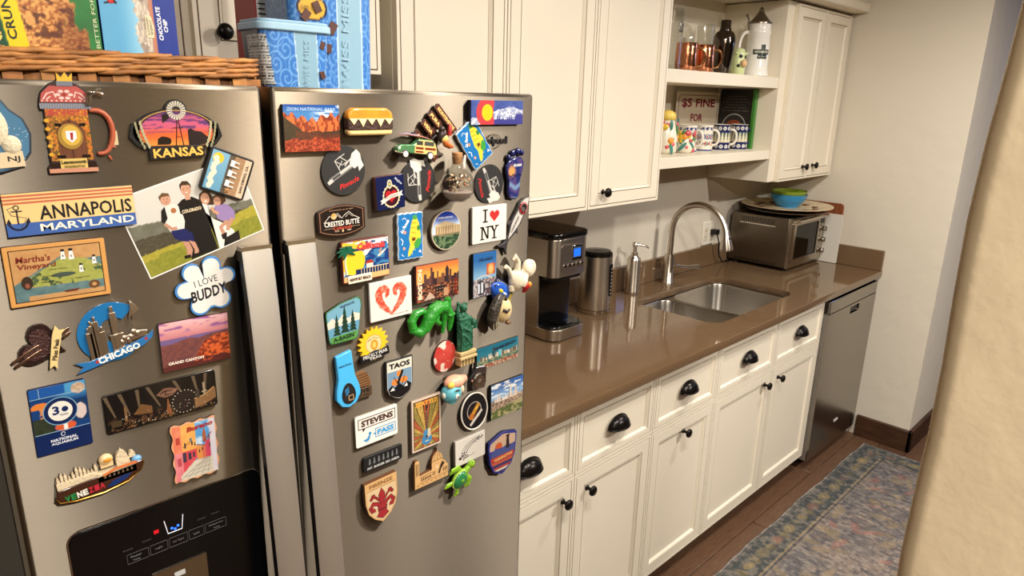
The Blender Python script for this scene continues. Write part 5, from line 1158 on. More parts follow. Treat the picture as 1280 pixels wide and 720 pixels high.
its = [(rc(-17, -14, -12.5, 0), (60, 50, 70)), (rc(-10, -12, -6, -2), (60, 50, 70)), (rc(-4, -10, -1.5, -2), (60, 50, 70)), (rc(-24, 14, -19, 24), (190, 60, 50)), (rc(-24, -18, -19, -6), (190, 70, 80)), (rc(-14, 6, -12, 14), (60, 50, 60)), (rc(-5, 8, -3, 14), (60, 50, 60)), (rc(-1, 6, .5, 11), (60, 50, 60)), ([(10, 8), (10, 20), (12.5, 30), (15, 20), (15, 8)], (170, 90, 60)), (line([(2, 7), (12, 3)], 1.4), (130, 50, 40)), (line([(11, 8), (22, 20)], 1.4), (130, 50, 40)), (rc(-6.5, 14, -4, 19), (70, 110, 130)), (line([(-16, 8), (-6, 14)], .8), (50, 40, 40)), (rc(4, -6, 5.5, -1), (70, 50, 60)), (rc(8, -4, 9.5, 1), (70, 50, 60)), (rc(18, -2, 19.5, 5), (70, 50, 60)), (rc(18, 10, 19.5, 16), (70, 50, 60))]
for i in range(5): its.append((line([(-22+i*9, -38), (12+i*1.5, -16)], .5), (120, 108, 96)))
for i in range(4): its.append((line([(-18+i*8, -35+i*6), (20, -34+i*6)], .5), (130, 118, 104)))
m.flat(its); m.text('Burano', 8, 33, 34, 7, (150, 40, 34), rot=4, bold=.05, shear=.2)

m = Mag('venice_magnet', 'three-dimensional boat-shaped magnet of a basilica reading VENEZIA', -345, 1258, 2)
hull = [(-49, -10), (-46, -16), (-30, -20), (0, -22), (28, -18), (44, -9), (49, 2), (46, 4), (-47, 0)]
m.body(hull, 13, mat('hull_varnish', (60, 34, 22), .2, coat=.6), bevel=2)
ST = mat('stone_cream', (206, 188, 156), .4, coat=.3, bump=(300, .8, .002))
g = G(.001); g.box(-46, -10, 2, -4, 8, 12)
rs = random.Random(2)
for i in range(11):
    x = -45+i*4; h_ = 12+4*math.sin(i*1.3)+(5 if i in (4, 5) else 0); g.box(x, 4, 3, x+3, h_, 11).lathe([(1.5, 0), (.2, 4.5)], (0, 0, 0), 6) if False else g.box(x, 4, 3, x+3, h_, 11); g.prism([(x, h_), (x+3, h_), (x+1.5, h_+4.5)], 5, 9)
g.prism(arc(26, 12, 7, 12, 0, 180, 10), 3, 10).box(19, -2, 3, 34, 12, 11).prism([(24, 23), (28, 23), (26, 28)], 5, 8).box(-4, -8, 2, 40, 4, 13).prism(arc(38, 10, 4, 9, 0, 180, 8), 3, 9)
m.solid(g, 'basilica', ST, smooth=30, bevel=.0004)
g = G(.001)
for i in range(9): g.prism(arc(-42+i*4.8, -6, 1.7, 5.5, 0, 180, 6)+[(-42+i*4.8-1.7, -9), (-42+i*4.8+1.7, -9)], 12, 12.6)
for i in range(7): g.prism(arc(4+i*5, -4, 1.4, 4, 0, 180, 6), 13, 13.5)
m.solid(g, 'arches', mc((92, 72, 54)), smooth=0)
m.solid(G(.001).ball((9, 18, 7), (8, 7.5, 5)).box(2, 8, 3, 16, 14, 9), 'gold_globe', mat('globe_cream', (220, 190, 140), .3, coat=.4)); m.solid(G(.001).ball((10, 18, 11), (5, 3, 1.6)), 'lion', mc((206, 136, 40)))
m.solid(G(.001).prism([(2, 2), (16, 6), (40, 6), (42, 3), (16, 3), (2, -1)], 13, 14.2), 'tiled_roof', mc((200, 110, 60)), smooth=0)
m.solid(G(.001).prism([(4, -16), (10, -11), (22, -8), (32, -8), (26, -13), (12, -17)], 13, 14.4), 'canal_water', mc((24, 46, 96), .15), smooth=0)
m.solid(G(.001).ball((42, 6, 9), (6, 5, 4)), 'blue_figure', mc((110, 160, 200), .3))
m.t = 14.2
for i, ch in enumerate('VENEZIA'): m.text(ch, -38+i*6.2, -13.2+i*.35, 5.4, 8, ((30, 120, 60), (30, 120, 60), (220, 214, 200), (220, 214, 200), (170, 36, 50), (170, 36, 50), (170, 36, 50))[i], bold=.05, rot=4)
m.solid(G(.001).tube([(x, y-.3, 12.6) for x, y in hull[:7]], 1.0, 6), 'gold_edge', mat('gold_trim', (176, 130, 60), .25, metal=1))

# ---- fridge door, top rows
m = Mag('park_magnet', 'red desert cliffs photo magnet reading ZION NATIONAL PARK', -32, 1672, -.3)
m.body(rc(-42, -31.5, 42, 31.5), 6, mc((120, 60, 40)), bevel=.4, ms=DK)
def f(u, v):
    n = fbm(u*7, v*9, 3); n2 = fbm(u*40, v*30, 6); c = mixc(A3(60, 130, 200), A3(30, 84, 170), sstep(.8, 1, v)); c = mixc(c, A3(226, 230, 236), sstep(.5, .62, fbm(u*6+v*6, v*16, 9))*sstep(.5, .8, u+.1)*.9)
    rid = .86-.55*np.clip(u, 0, .42)+.12*(vn(u*14, v*0, 3)-.5)+.28*np.clip(u-.42, 0, .6)+.12*(np.abs((u*6) % 1-.5)); rk = mixc(A3(226, 110, 52), A3(140, 54, 34), sstep(.42, .6, fbm(u*30, v*10, 4))); c = np.where((v < np.minimum(rid, .84))[..., None], rk, c)
    c = np.where((v < np.maximum(.75-.95*u, .40+.06*n))[..., None], mixc(A3(50, 44, 34), A3(84, 66, 44), n2), c); c = np.where((v < .46+.1*(n-.5)-.1*u)[..., None] & (u > .2)[..., None], mixc(A3(74, 44, 34), A3(120, 60, 40), n2), c)
    c = np.where((v < .26+.18*(n-.5))[..., None], mixc(A3(196, 80, 44), A3(130, 44, 30), sstep(.35, .6, n2)), c); return c
m.pic(-42, -31.5, 42, 31.5, f, 100, 76); m.text('ZION NATIONAL PARK', 0, 25.5, 74, 4.4, (150, 180, 210), bold=.02)

m = Mag('burger_magnet', 'cheeseburger-shaped magnet with melted cheese points', 58, 1680, 0)
ln = lambda y, h, w_, d, r: rrect(-w_, y, w_, y+h, r, 5)
m.solid(G(.001).prism(rrect(-38, -19, 38, -8, 5, 5), 0, 13), 'bottom_bun', mat('bun_light', (232, 196, 132), .4, vary=(80, .1)), bevel=.003)
m.solid(G(.001).prism(rrect(-38.5, -12, 38.5, 6, 4, 5), 0, 14), 'patty', mat('patty', (58, 34, 24), .6, bump=(260, 1, .003)), bevel=.002)
bun = [(-37, 3), (37, 3), (39, 8), (36, 15), (28, 20), (-28, 20), (-36, 15), (-39, 8)]
m.solid(G(.001).prism(bun, 0, 14), 'top_bun', mat('bun', (214, 138, 44), .3, coat=.3, vary=(50, .15)), bevel=.004)
g = G(.001); ch = [(-37, 5)]; 
for i in range(5): x = -37+i*15; ch += [(x+1, 4), (x+7.5, -7 if i % 2 else -4), (x+14, 4)]
ch += [(38, 5)]; g.prism(ch, 13.2, 15.2); m.solid(g, 'cheese', mc((242, 222, 160), .35), smooth=0, bevel=.0004)

def ski_disc(lb, u, z, rot, r):
    m = Mag('lift_magnet', lb, u, z, rot, group='black round snow groomer magnets'); m.body(ell(0, 0, r, r, 48), 2.2, mc((34, 32, 32), .6), bevel=.4, smooth=40)
    W = (196, 192, 184)
    m.flat([(line([(-22, -14), (16, 8)], 7), (120, 118, 114)), (line([(-20, -13), (8, 3)], 2.2), (50, 48, 48)), (ell(-22, -15, 3, 3, 14), W), (line([(-26, -18), (-18, -13)], 5), W), (line([(-6, -4), (14, 8)], 4), W), (line([(-6, 0), (-14, 14), (-6, 20), (8, 12), (2, 6)], 1.4), W), (line([(-14, 14), (-2, 8), (4, 12)], 1.2), W), (line([(-8, 4), (-2, 14)], 1.2), W), (line([(2, 24), (-8, 18)], 1.2), W), ([(10, 10), (14, 24), (22, 30), (28, 24), (30, 14), (34, 6), (26, -2), (24, 6), (18, 2)], (214, 210, 200)), (line([(2, 8), (16, 20)], 2), W)], coat=attrM)
    m.text('Pinnacle', 9, -18, 34, 7.5, (206, 44, 40), rot=22, bold=.01, shear=.35); return m
attrM = attrmat('printed_matte', .6)
ski_disc('black round snow groomer magnet half under the desert photo magnet', 16, 1611, 0, 36)
ski_disc('black round snow groomer magnet turned sideways under the station wagon', 150, 1587, 62, 34.5)
ski_disc('black round snow groomer magnet right of the corked glass bottle', 304, 1572, -118+20, 34)

m = Mag('badge_magnet', 'dark brown bowed magnet reading CRESTED BUTTE Colorado with peaks', 8, 1539, 1)
sh = arc(0, -60, 90, 84, 64, 116, 12)+arc(0, 60, 90, 84, 244, 296, 12)
m.body(sh, 5, mc((40, 26, 22), .3), bevel=.8); ins = [(x*.92, y*.90) for x, y in sh]; ins2 = [(x*.89, y*.86) for x, y in sh]
m.flat([(ins, (150, 104, 74)), (ins2, (32, 22, 20)), (ell(-13, 7, 4.6, 4.6, 20), (214, 160, 80))]+[(line([(-30, -2), (-20, 8), (-14, 4), (-7, 11), (0, 3), (4, 7), (12, 12), (20, 5), (30, 0)], .9), (222, 214, 200)), (line([(-12, 4), (-7, 8), (-3, 4)], .6), (222, 214, 200)), (line([(6, 4), (12, 9), (18, 4)], .6), (222, 214, 200)), (rc(-30, -11, -14, -10.4), (180, 150, 120)), (rc(14, -11, 30, -10.4), (180, 150, 120))])
m.text('ELEVATION 12,162 FEET', 0, 15.6, 40, 1.8, (170, 130, 100)); m.text('CRESTED BUTTE', 0, -4, 58, 7.5, (232, 226, 214), bold=.015); m.text('Colorado', 1, -10.6, 32, 6, (176, 70, 50), bold=.02, shear=.3); m.text('ESTD', -9, -15.4, 7, 2, (200, 180, 150)); m.text('1880', 11, -15.4, 7, 2, (200, 180, 150)); m.flat([([(-1, -18), (2, -17), (1.4, -13), (-1, -14)], (214, 180, 130))])

m = Mag('signpost_magnet', 'brown wooden arrow signs magnet reading MONTEVERDE PURA VIDA COSTA RICA', 180, 1664, -46)
WB = mat('carved_dark_wood', (74, 36, 24), .35, coat=.4); LT = (222, 180, 110)
m.body(rc(-4, -34, 4, 30), 3, mat('post_wood', (60, 34, 24), .5), 'post', bevel=.5)
for s_, x, y, w_, t0 in (('MONTEVERDE', 2, 31, 56, 0), ('PURA', -12, 14, 30, 0), ('VIDA', -13, -5, 28, 0), ('COSTA RICA', 4, -27, 60, 0)):
    o = m.body([(x-w_/2-1, y-5.5), (x+w_/2+1, y-6), (x+w_/2-1, y-1), (x+w_/2+2, y+4), (x+w_/2-2, y+5.5), (x-w_/2+1, y+6), (x-w_/2-2, y+2), (x-w_/2+1, y-2)], 3.4, WB, 'sign_plank', bevel=.5, z0=3); m.text(s_, x, y, w_*.84, 6, LT, bold=.05)
g = G(.001); g.ball((14, 6, 8), (8, 12, 7), rot=Matrix.Rotation(R(30), 3, 'Z')).ball((6, 12, 9), (5.5, 5.5, 5.5)); m.solid(g, 'toucan_body', mc((52, 40, 36), .35), remesh=.0012)
m.solid(G(.001).tube([(20, 2, 11), (26, 0, 13), (34, 2, 13), (42, 8, 11)], [4, 6, 4.5, 1.5], 10), 'toucan_beak', mc((176, 92, 40), .3)); m.solid(G(.001).ball((20, 4, 12), (7, 7, 4)), 'toucan_chest', mc((224, 176, 96), .35)); m.solid(G(.001).tube([(24, 16, 9), (16, 24, 10), (12, 30, 8)], [4, 4, 1.5], 8), 'toucan_wing', mc((150, 34, 26), .35)); m.solid(G(.001).tube([(6, -2, 7), (4, -12, 7), (8, -16, 7)], [2.5, 2.5, 1], 8), 'toucan_tail', mc((40, 32, 30)))

m = Mag('station_wagon_magnet', 'green wood-sided toy station wagon magnet with a surfboard on top', 143, 1640, -6)
cb = [(-39, -9), (38, -10), (39, -4), (37, 3), (34, 10), (28, 14), (2, 14), (-7, 5), (-18, 4), (-32, 3), (-38, -2)]
m.solid(G(.001).prism(cb, 0, 12), 'car_body', mc((70, 118, 74), .25, coat=.4), bevel=.0018, smooth=40); m.t = 12
m.flat([([(-6, -8), (37, -9), (38, -4), (36, 3), (33, 9), (27, 12.5), (3, 12.5), (-6, 4)], (226, 190, 110)), (rc(-3, 4.5, 9, 11), (60, 62, 58)), (rc(12, 4.5, 31, 11), (70, 74, 70)), (rc(-4, -2, 11, 1.5), (130, 36, 26)), (rc(14, -2, 35, 1.5), (130, 36, 26)), (rc(-4, -7, 11, -4.5), (130, 36, 26)), (ell(-35, -2, 2.4, 2.4, 12), (236, 232, 214))])
for x in (-24, 24):
    m.solid(G(.001).lathe([(7, 0), (7, 5), (5, 6)], (x, -11, 8), 20), 'tyre', DK); m.solid(G(.001).lathe([(4.6, 0), (4.6, 6.6), (3, 7.4), (.1, 7.4)], (x, -11, 8), 18), 'hub_cap', mc((230, 224, 210), .2))
m.solid(G(.001).tube([(-41, -8, 10), (-32, -9.5, 13), (-30, -9.5, 13)], 1.6, 8), 'bumper', CHROME)
m.solid(G(.001).tube([(-36, 17, 7), (-20, 19, 7), (10, 17.5, 7), (34, 13, 7)], [1, 4.5, 4.5, 1], 10, flat=.35, up=(0, 1, 0)), 'surfboard', mat('surfboard', (172, 118, 104), .3)); m.solid(G(.001).tube([(-34, 18.4, 7), (-20, 20.2, 7), (2, 19.3, 7)], [.6, 3.0, 3.0], 10, flat=.35, up=(0, 1, 0)), 'board_stripe', mc((110, 130, 176), .3))

# corked bottle of shells
m = Mag('shell_bottle_magnet', 'little round corked glass bottle of sea shells stuck to the door', 216, 1592, 0, lift=0)
gl = G(.001)
def lring(prof, n=32, c=(0, 20)): return [[(c[0]+r*math.cos(2*math.pi*i/n), y, c[1]+r*math.sin(2*math.pi*i/n)) for i in range(n)] for r, y in prof]
of = [(1, -42), (14, -41), (24, -34), (28, -22), (28.5, -12), (26, 0), (18, 10), (11, 16), (9, 22), (9, 30), (10, 32)]
inn = [(8.6, 32), (7.8, 22), (9.8, 15.5), (17, 9), (24.8, -.6), (27.2, -12), (26.8, -22), (22.8, -33), (13, -39.6), (1, -40.6)]
gl.loft(lring([(r, y) for r, y in of]+inn), 0); m.solid(gl, 'flask', GLASS, smooth=70)
m.solid(G(.001).loft(lring([(7.2, 20), (8.2, 31), (8.8, 38), (8.0, 39)])), 'cork', mat('cork', (176, 128, 84), .8, bump=(400, 1, .002), vary=(160, .25)), smooth=40)
g = G(.001).loft(lring([(1, -40.2), (12.4, -39.2), (21.5, -33), (25.2, -25), (24, -23.4), (1, -24)])); m.solid(g, 'sand', mat('pale_sand', (186, 168, 160), .9, bump=(500, 1, .002)))
rs = random.Random(12); cols = [(196, 160, 124), (120, 74, 52), (222, 200, 172), (84, 56, 46), (170, 120, 90), (206, 180, 150)]
for i in range(46):
    a = rs.uniform(0, 6.28); yy = rs.uniform(-22, 4); rm = math.sqrt(max(1, 25**2-(yy+12)**2))*.86; r_ = rm*math.sqrt(rs.uniform(.25, 1)); s_ = rs.uniform(2, 4)
    m.solid(G(.001).ball((r_*math.cos(a), yy, 20+r_*math.sin(a)), (s_, s_*.7, s_*.6), 8, 5, rot=Matrix.Rotation(a*2, 3, 'Z')@Matrix.Rotation(a, 3, 'X')), 'shell', mc(cols[i % 6], .5))
m.solid(G(.001).lathe([(14, -.2), (14, 1.2)], (0, -12, 0), 24).lathe([(6, 1), (6, -1), (6, 9)], (0, -12, 0), 12), 'magnet_disc', DK); m.solid(G(.001).prism([(12, 12), (16, 34), (20, 34), (18, 10)], 18, 19), 'gift_tag', mc((220, 196, 186)))

def beach_map(lb, u, z, rot):
    m = Mag('island_magnet', lb, u, z, rot, group='blue coastal map magnets')
    pts = []
    for i in range(64):
        t_ = i/16; s_ = int(t_); q = t_-s_; w1 = .7*math.sin(i*1.7); pts.append([(-24.5+49*q, -38+w1), (24.5+w1, -38+76*q), (24.5-49*q, 38+w1), (-24.5+w1, 38-76*q)][s_])
    m.body(pts, 5, mc((196, 206, 214), .3), bevel=.8); B = (26, 116, 190)
    YL = (222, 206, 46)
    m.flat([([(x*.95, y*.96) for x, y in pts], B), ([(4, 26), (8, 31), (13, 28), (17, 20), (19, 8), (21, -2), (18, -12), (12, -16), (8, -20), (-1, -32), (-6, -34), (-5, -26), (-1, -14), (-3, -4), (-1, 8), (1, 18)], YL), ([(10, -8), (16, -4), (21, -8), (19, -16), (14, -22), (8, -20), (6, -14)], (60, 160, 60)), (ell(9, 30, 5, 4, 10), (70, 160, 70)), (ell(16, 12, 3.4, 4.5, 10), (60, 130, 60)), (ell(6, -6, 4, 3, 8), (110, 60, 30))]+[(line([(1, 22-i*8), (11, 20-i*8)], .7), (150, 60, 40)) for i in range(5)]+[(ell(-11, 7, 3, 3, 8), (226, 150, 120)), (ell(-13, -19, 2.6, 2.6, 8), (226, 160, 140)), (line([(-19, -2), (-15, -7), (-17, -13)], 1.6), (222, 230, 236)), (line([(-16, 28), (-12, 31), (-8, 28)], 1.1), (222, 230, 236)), (line([(-18, -28), (-14, -32)], 1.2), (222, 230, 236)), ([(15, -28), (21, -30), (19, -24)], (230, 234, 238)), (line([(3, -31), (2, -21), (10, -24)], 1.0), (196, 220, 120))], coat=PRINTG)
    m.text('La Parada', -11, 17.5, 24, 6, (230, 234, 238), rot=55, bold=.04, shear=.2); return m
beach_map('tilted blue map magnet with a yellow coast overlapping the flag magnet', 267, 1642, 36)
beach_map('upright blue map magnet with a yellow coast left of the temple magnet', 131, 1500, 0)

m = Mag('flag_magnet', 'Colorado flag magnet with a red C, yellow disc and white mountains', 315, 1694, 0)
m.body(rc(-60.5, -20, 60.5, 20), 9, mc((30, 36, 96), .4), bevel=.5, ms=mc((24, 26, 50)))
def f(u, v):
    n = fbm(u*26, v*10, 3); c = mixc(A3(50, 68, 140), A3(80, 100, 170), n); mt = v < .62+.16*(1-np.abs(u-.74)/.22)-.10*(fbm(u*16, v*0, 3)-.4)
    mt &= (v < .62+.03*n) | (u > .42); c = np.where(mt[..., None], mixc(A3(204, 206, 218), A3(132, 144, 184), sstep(.45, .6, fbm(u*30, v*14, 6))), c)
    tr = v < .20+.28*np.abs(((u*26) % 1)-.5)*2*(vn(u*26, v*0, 8))+.10*(u > .85)*2; c = np.where((tr & (u > .40))[..., None], A3(62, 62, 140), c); return c
m.pic(-60.5, -20, 60.5, 20, f, 120, 42)
Cc = arc(-24, 0, 25, 25, 50, 310, 30); Cc = [(x, max(-20, min(20, y))) for x, y in Cc]+[(-10, -7), (-10, 7)]
m.flat([(Cc, (200, 60, 66)), (ell(-24, 0, 12.5, 13.5, 30), (240, 190, 20))])

# maker lettering on the door
L_ = thing('appliance_lettering', 'dark raised maker lettering on the fridge door beside the tilted map magnet', 'lettering', (-2.888, FRY, 1.646))
g = G(); a, fs = text_mesh('Whirlpool', .02); w_, h_ = .078, .0165
vs = [(-2.893+x*w_, FRY-.0018, 1.645+y*h_) for x, y, _ in a]; g.add(vs, fs); lo = g.build('letters', mc((52, 50, 50), .3), L_, smooth=0)
md = lo.modifiers.new('s', 'SOLIDIFY'); md.thickness = .0018; md.offset = 0
G().tube([(-2.888+.018*math.cos(a), FRY-.003, 1.645+.012*math.sin(a)) for a in [R(200-10*i) for i in range(30)]], .0007, 6).build('gold_swoosh', GOLDM, L_)

m = Mag('foot_magnet', 'dark blue bare-foot shaped magnet with a sunset and palm print', 363, 1586, 0)
ft = [(-12, -44), (2, -46), (10, -42), (13, -28), (14, -10), (20, 8), (22, 22), (16, 30), (0, 30), (-16, 24), (-22, 14), (-20, 0), (-16, -12), (-17, -30)]
m.body(ft, 7, mat('navy_resin', (22, 30, 84), .2, coat=.5), bevel=2.2)
for i, (x, y, r_) in enumerate(((-15, 30, 4.6), (-5, 37, 5.2), (7, 40, 5.4), (17, 38, 5.0))): m.solid(G(.001).ball((x, y, 4), (r_, r_*1.25, 4.5)), 'toe', mat('navy_resin', (22, 30, 84), .2, coat=.5)) if i == 0 else m.solid(G(.001).ball((x, y, 4), (r_, r_*1.25, 4.5)), 'toe', bpy.data.materials['navy_resin'])
def f(u, v): n = fbm(u*6, v*12, 4); c = mixc(A3(28, 44, 110), A3(80, 60, 120), sstep(.3, .6, n)); c = mixc(c, A3(230, 150, 80), sstep(.28, .1, np.hypot((u-.3), (v-.68)*1.5))); c = mixc(c, A3(110, 140, 180), sstep(.1, .02, np.abs(v-.33-.05*np.sin(u*9)))); c = mixc(c, A3(150, 180, 200), sstep(.1, .0, v)); c = np.where((np.abs(v-.58-.02*np.sin(u*20)) < .012)[..., None], A3(30, 20, 40), c); return c
from mathutils.geometry import intersect_point_line
def inpoly(px, py, poly):
    r = np.zeros(px.shape, bool); n = len(poly)
    for i in range(n):
        x1, y1 = poly[i]; x2, y2 = poly[(i+1) % n]; cnd = ((y1 > py) != (y2 > py)) & (px < (x2-x1)*(py-y1)/((y2-y1) or 1e-9)+x1); r ^= cnd
    return r
fin = [(x*.88, -4+(y+4)*.94) for x, y in ft]
m.pic(-22, -46, 22, 30, f, 44, 76, mask=lambda u, v: inpoly(-22+44*u, -46+76*v, fin)); m.text('GUAM', 5, 16, 20, 5, (226, 224, 220), bold=.03)

m = Mag('sacred_heart_magnet', 'navy tile magnet with a red sacred heart and white banner', 92, 1574, 3)
m.body(rrect(-26, -26, 26, 26, 2, 3), 9, mat('navy_tile', (18, 26, 66), .15, coat=.5), bevel=.6, ms=mc((92, 54, 40)))
its = [([(1+(15+1.6*(i % 2))*math.cos(2*math.pi*i/40), -6+(17+1.8*(i % 2))*math.sin(2*math.pi*i/40)) for i in range(40)], (226, 206, 160)), ([(1+13.4*math.cos(2*math.pi*i/40), -6+15.4*math.sin(2*math.pi*i/40)) for i in range(40)], (60, 20, 30)), (heart(1, -5, 11.5), (190, 30, 38)), (ell(-1, 13, 4.5, 7, 18), (226, 206, 160)), (ell(-1, 13, 3, 5, 14), (120, 130, 130)), (ell(-1, 13, 1.8, 1.8, 12), (222, 180, 50)), ([(-20, -11), (-14, -9), (0, -3), (16, -1), (22, 1), (20, -4), (23, -7), (14, -7), (0, -9), (-13, -15), (-19, -17), (-17, -13)], (224, 216, 200))]
m.flat(its); m.text('LOS ANGELES', 1, -6.2, 24, 2.6, (60, 40, 40), rot=12); m.text('Mejico', 15, 16, 16, 5, (190, 196, 214), rot=-40, bold=.02, shear=.2)

m = Mag('temple_magnet', 'round-edged magnet of a Greek temple under a blue sky', 205, 1501, 0)
m.body(ell(0, 0, 32, 34, 44), 5, mc((190, 176, 150), .3), bevel=.6, ms=mc((120, 104, 84)))
def f(u, v):
    n = fbm(u*14, v*14, 3); c = mixc(A3(190, 210, 232), A3(34, 60, 176), sstep(.6, .95, v)); te = (v > .42) & (v < .62+.13*(1-np.abs(u-.45)/.5)*(u < 2)); te &= u > .1
    c = np.where(te[..., None], np.where((((u*16) % 1 < .5) & (v < .62))[..., None], A3(150, 120, 84), A3(206, 180, 136)), c); c = np.where((v < .42)[..., None], mixc(A3(150, 130, 96), A3(110, 100, 70), n), c); c = np.where((v < .34+.06*n)[..., None], mixc(A3(40, 66, 46), A3(100, 124, 84), sstep(.4, .6, fbm(u*18, v*18, 9))), c); return c
m.pic(-30, -32, 30, 32, f, 60, 64, mask=lambda u, v: ((u-.5)**2+(v-.5)**2) < .25); m.text('ATHENS ACROPOLIS', -2, 22, 32, 3, (222, 226, 240), bold=.03)

m = Mag('love_magnet', 'square white tile magnet reading I heart NY', 304, 1501, 0)
m.body(rrect(-41, -33, 41, 33, 1.5, 2), 5, mat('white_tile', (232, 224, 212), .2, coat=.3), bevel=.5, ms=mc((206, 196, 182)))
BKT = (26, 24, 26)
def slab_letters(m, spec):
    for nm, polys in spec: m.flat([(p, BKT) for p in polys], name='lettering')
I_ = [rc(-13, 5, -9, 26), rc(-17, 3.5, -5, 6), rc(-17, 24.5, -5, 27)]
N_ = [rc(-20, -26, -16.5, -4), rc(-23, -27.5, -13, -25.5), rc(-23, -6, -14, -3.5), [(-19, -4), (-15, -4), (-3, -26), (-7, -26)], rc(-6, -26, -2.6, -4), rc(-9.5, -6, 1, -3.5)]
Y_ = [rc(9, -26, 13, -14), rc(5, -27.5, 17, -25.5), [(2, -4), (7, -4), (13, -14.5), (9, -14.5)], [(15.5, -4), (19, -4), (13, -14.5), (10, -14.5)], rc(-.5, -5.5, 9, -3.3), rc(13, -5.5, 22, -3.3)]
slab_letters(m, (('I', I_), ('N', N_), ('Y', Y_))); m.flat([(heart(11, 15, 12.5), (214, 48, 48))], name='red_heart'); m.flat([(ell(24, -25, .8, .8, 8), (60, 56, 54))])

m = Mag('shark_opener_magnet', 'shark-shaped bottle opener magnet with a red toothed mouth', 364, 1491, -34, cat='bottle opener', lift=1)
sb = [(3, 64), (9, 52), (12, 38), (10, 26), (12, 12), (10, 2), (17, -8), (11, -8), (6, -20), (3, -34), (10, -48), (14, -54), (3, -48), (0, -46), (-10, -50), (-16, -50), (-6, -40), (-3, -32), (-6, -16), (-12, -6), (-18, -6), (-11, 6), (-12, 18), (-11, 30), (-12, 42), (-8, 54)]
m.solid(G(.001).prism(sb[::-1], 0, 6), 'body', mc((58, 56, 58), .3, coat=.3), bevel=.0008, smooth=30); m.t = 6
m.flat([([(2, 62), (7, 50), (10, 38), (8, 26), (9, 10), (7, -2), (3, -18), (0, -28), (-3, -18), (-8, -2), (-9, 14), (-8, 28), (-10, 42), (-6, 54)], (206, 202, 194))])
m.solid(G(.001).loft([[(r*math.cos(a)*.9, 38+r*math.sin(a), z) for a in [2*math.pi*i/28 for i in range(28)]] for r, z in ((11, 6), (11, 8), (8, 8), (8, 6))], 0, False, False), 'mouth_ring', mc((150, 30, 34), .3))
m.flat([(ell(0, 38, 7.4, 8.2, 24), (38, 34, 32)), (ell(0, 35.5, 5.6, 4.2, 20), (92, 86, 80))]+[([(8.6*math.cos(a-.09)*.9, 38+8.6*math.sin(a-.09)), (10.6*math.cos(a)*.9, 38+10.6*math.sin(a)), (8.6*math.cos(a+.09)*.9, 38+8.6*math.sin(a+.09))], (232, 228, 220)) for a in [R(-10+i*20) for i in range(11)]], dz=2.0)
m.text('O HOOK NEW JAW', 0, 3, 34, 5, (40, 38, 40), rot=90, bold=.03)

m = Mag('surf_magnet', 'California magnet with a palm, yellow sun, wave and pier, Newport Beach', 41, 1474, 1)
m.body(rrect(-38, -32, 46, 33, 3, 3), 8, mc((110, 40, 30), .3), bevel=.7, ms=mc((70, 26, 22)))
def f(u, v):
    n = fbm(u*5, v*8, 3); c = np.ones(u.shape+(3,))*A3(24, 60, 132); c = mixc(c, A3(60, 130, 180), sstep(.5, .6, fbm(u*8, v*14, 6))); d = np.hypot(u-.40+0.05, (v-.80)*.8)
    c = np.where((np.abs(v-(.40+.95*(u-.18)**1.0)) < .05+.05*n)[..., None] & (u < .65)[..., None], A3(226, 226, 216), c); c = np.where((np.hypot(u-.20, (v-.52)*.75) < .27)[..., None] & (v < .75)[..., None], A3(244, 200, 30), c); c = np.where(((v > .76) & (u < .5) & (v+u*.3 > .9))[..., None], A3(244, 190, 40), c)
    c = np.where(((v > .72+.3*(1-u)) & (fbm(u*12, v*14, 8) > .48))[..., None], A3(228, 228, 222), c); c = np.where((v < .13)[..., None], A3(222, 178, 110), c); c = np.where(((v > .13) & (v < .28) & (u > .25))[..., None], A3(26, 44, 92), c); return c
m.pic(-36, -30, 45, 31, f, 80, 62)
its = [(rc(4, -13, 16, -6), (226, 216, 196)), ([(2, -6), (18, -6), (14, -1), (6, -1)], (176, 50, 36)), (rc(16, -13, 44, -11.6), (220, 196, 150))]+[(rc(x, -22, x+1, -12), (220, 196, 150)) for x in range(-6, 44, 5)]+[([(24, 2), (30, 3), (38, 9), (41, 13), (32, 9), (26, 5)], (232, 226, 206)), (line([(30, 5), (29, 11), (32, 15)], 1.6), (210, 150, 110)), (line([(27, 12), (34, 10)], 1.1), (210, 150, 110))]
m.flat(its); g = G(.001)
for k in range(8): a = R(-30+k*40); g.tube([(-30, 17, 9), (-30+9*math.cos(a), 17+7*math.sin(a)+2, 10), (-30+17*math.cos(a), 17+11*math.sin(a)-1, 9)], [2, 3, .6], 6, flat=.5, up=(0, 0, 1))
m.solid(g, 'palm_fronds', mc((22, 84, 60), .35)); m.solid(G(.001).tube([(-30, 16, 8), (-33, 0, 8), (-31, -18, 8)], [1.2, 1.5, 2], 8), 'palm_trunk', mc((226, 214, 190)))
m.solid(G(.001).prism(rrect(-30, -33, 12, -21, 1.5, 2), 8, 9.6), 'name_plate', mc((236, 214, 190), .3), bevel=.0004); m.t = 9.6; m.text('NEWPORT BEACH', -9, -27, 37, 5, (60, 26, 24), bold=.05); m.t = 8.6; m.text('California', 14, 22, 50, 11, (206, 60, 60), rot=-2, bold=.05, shear=.25)

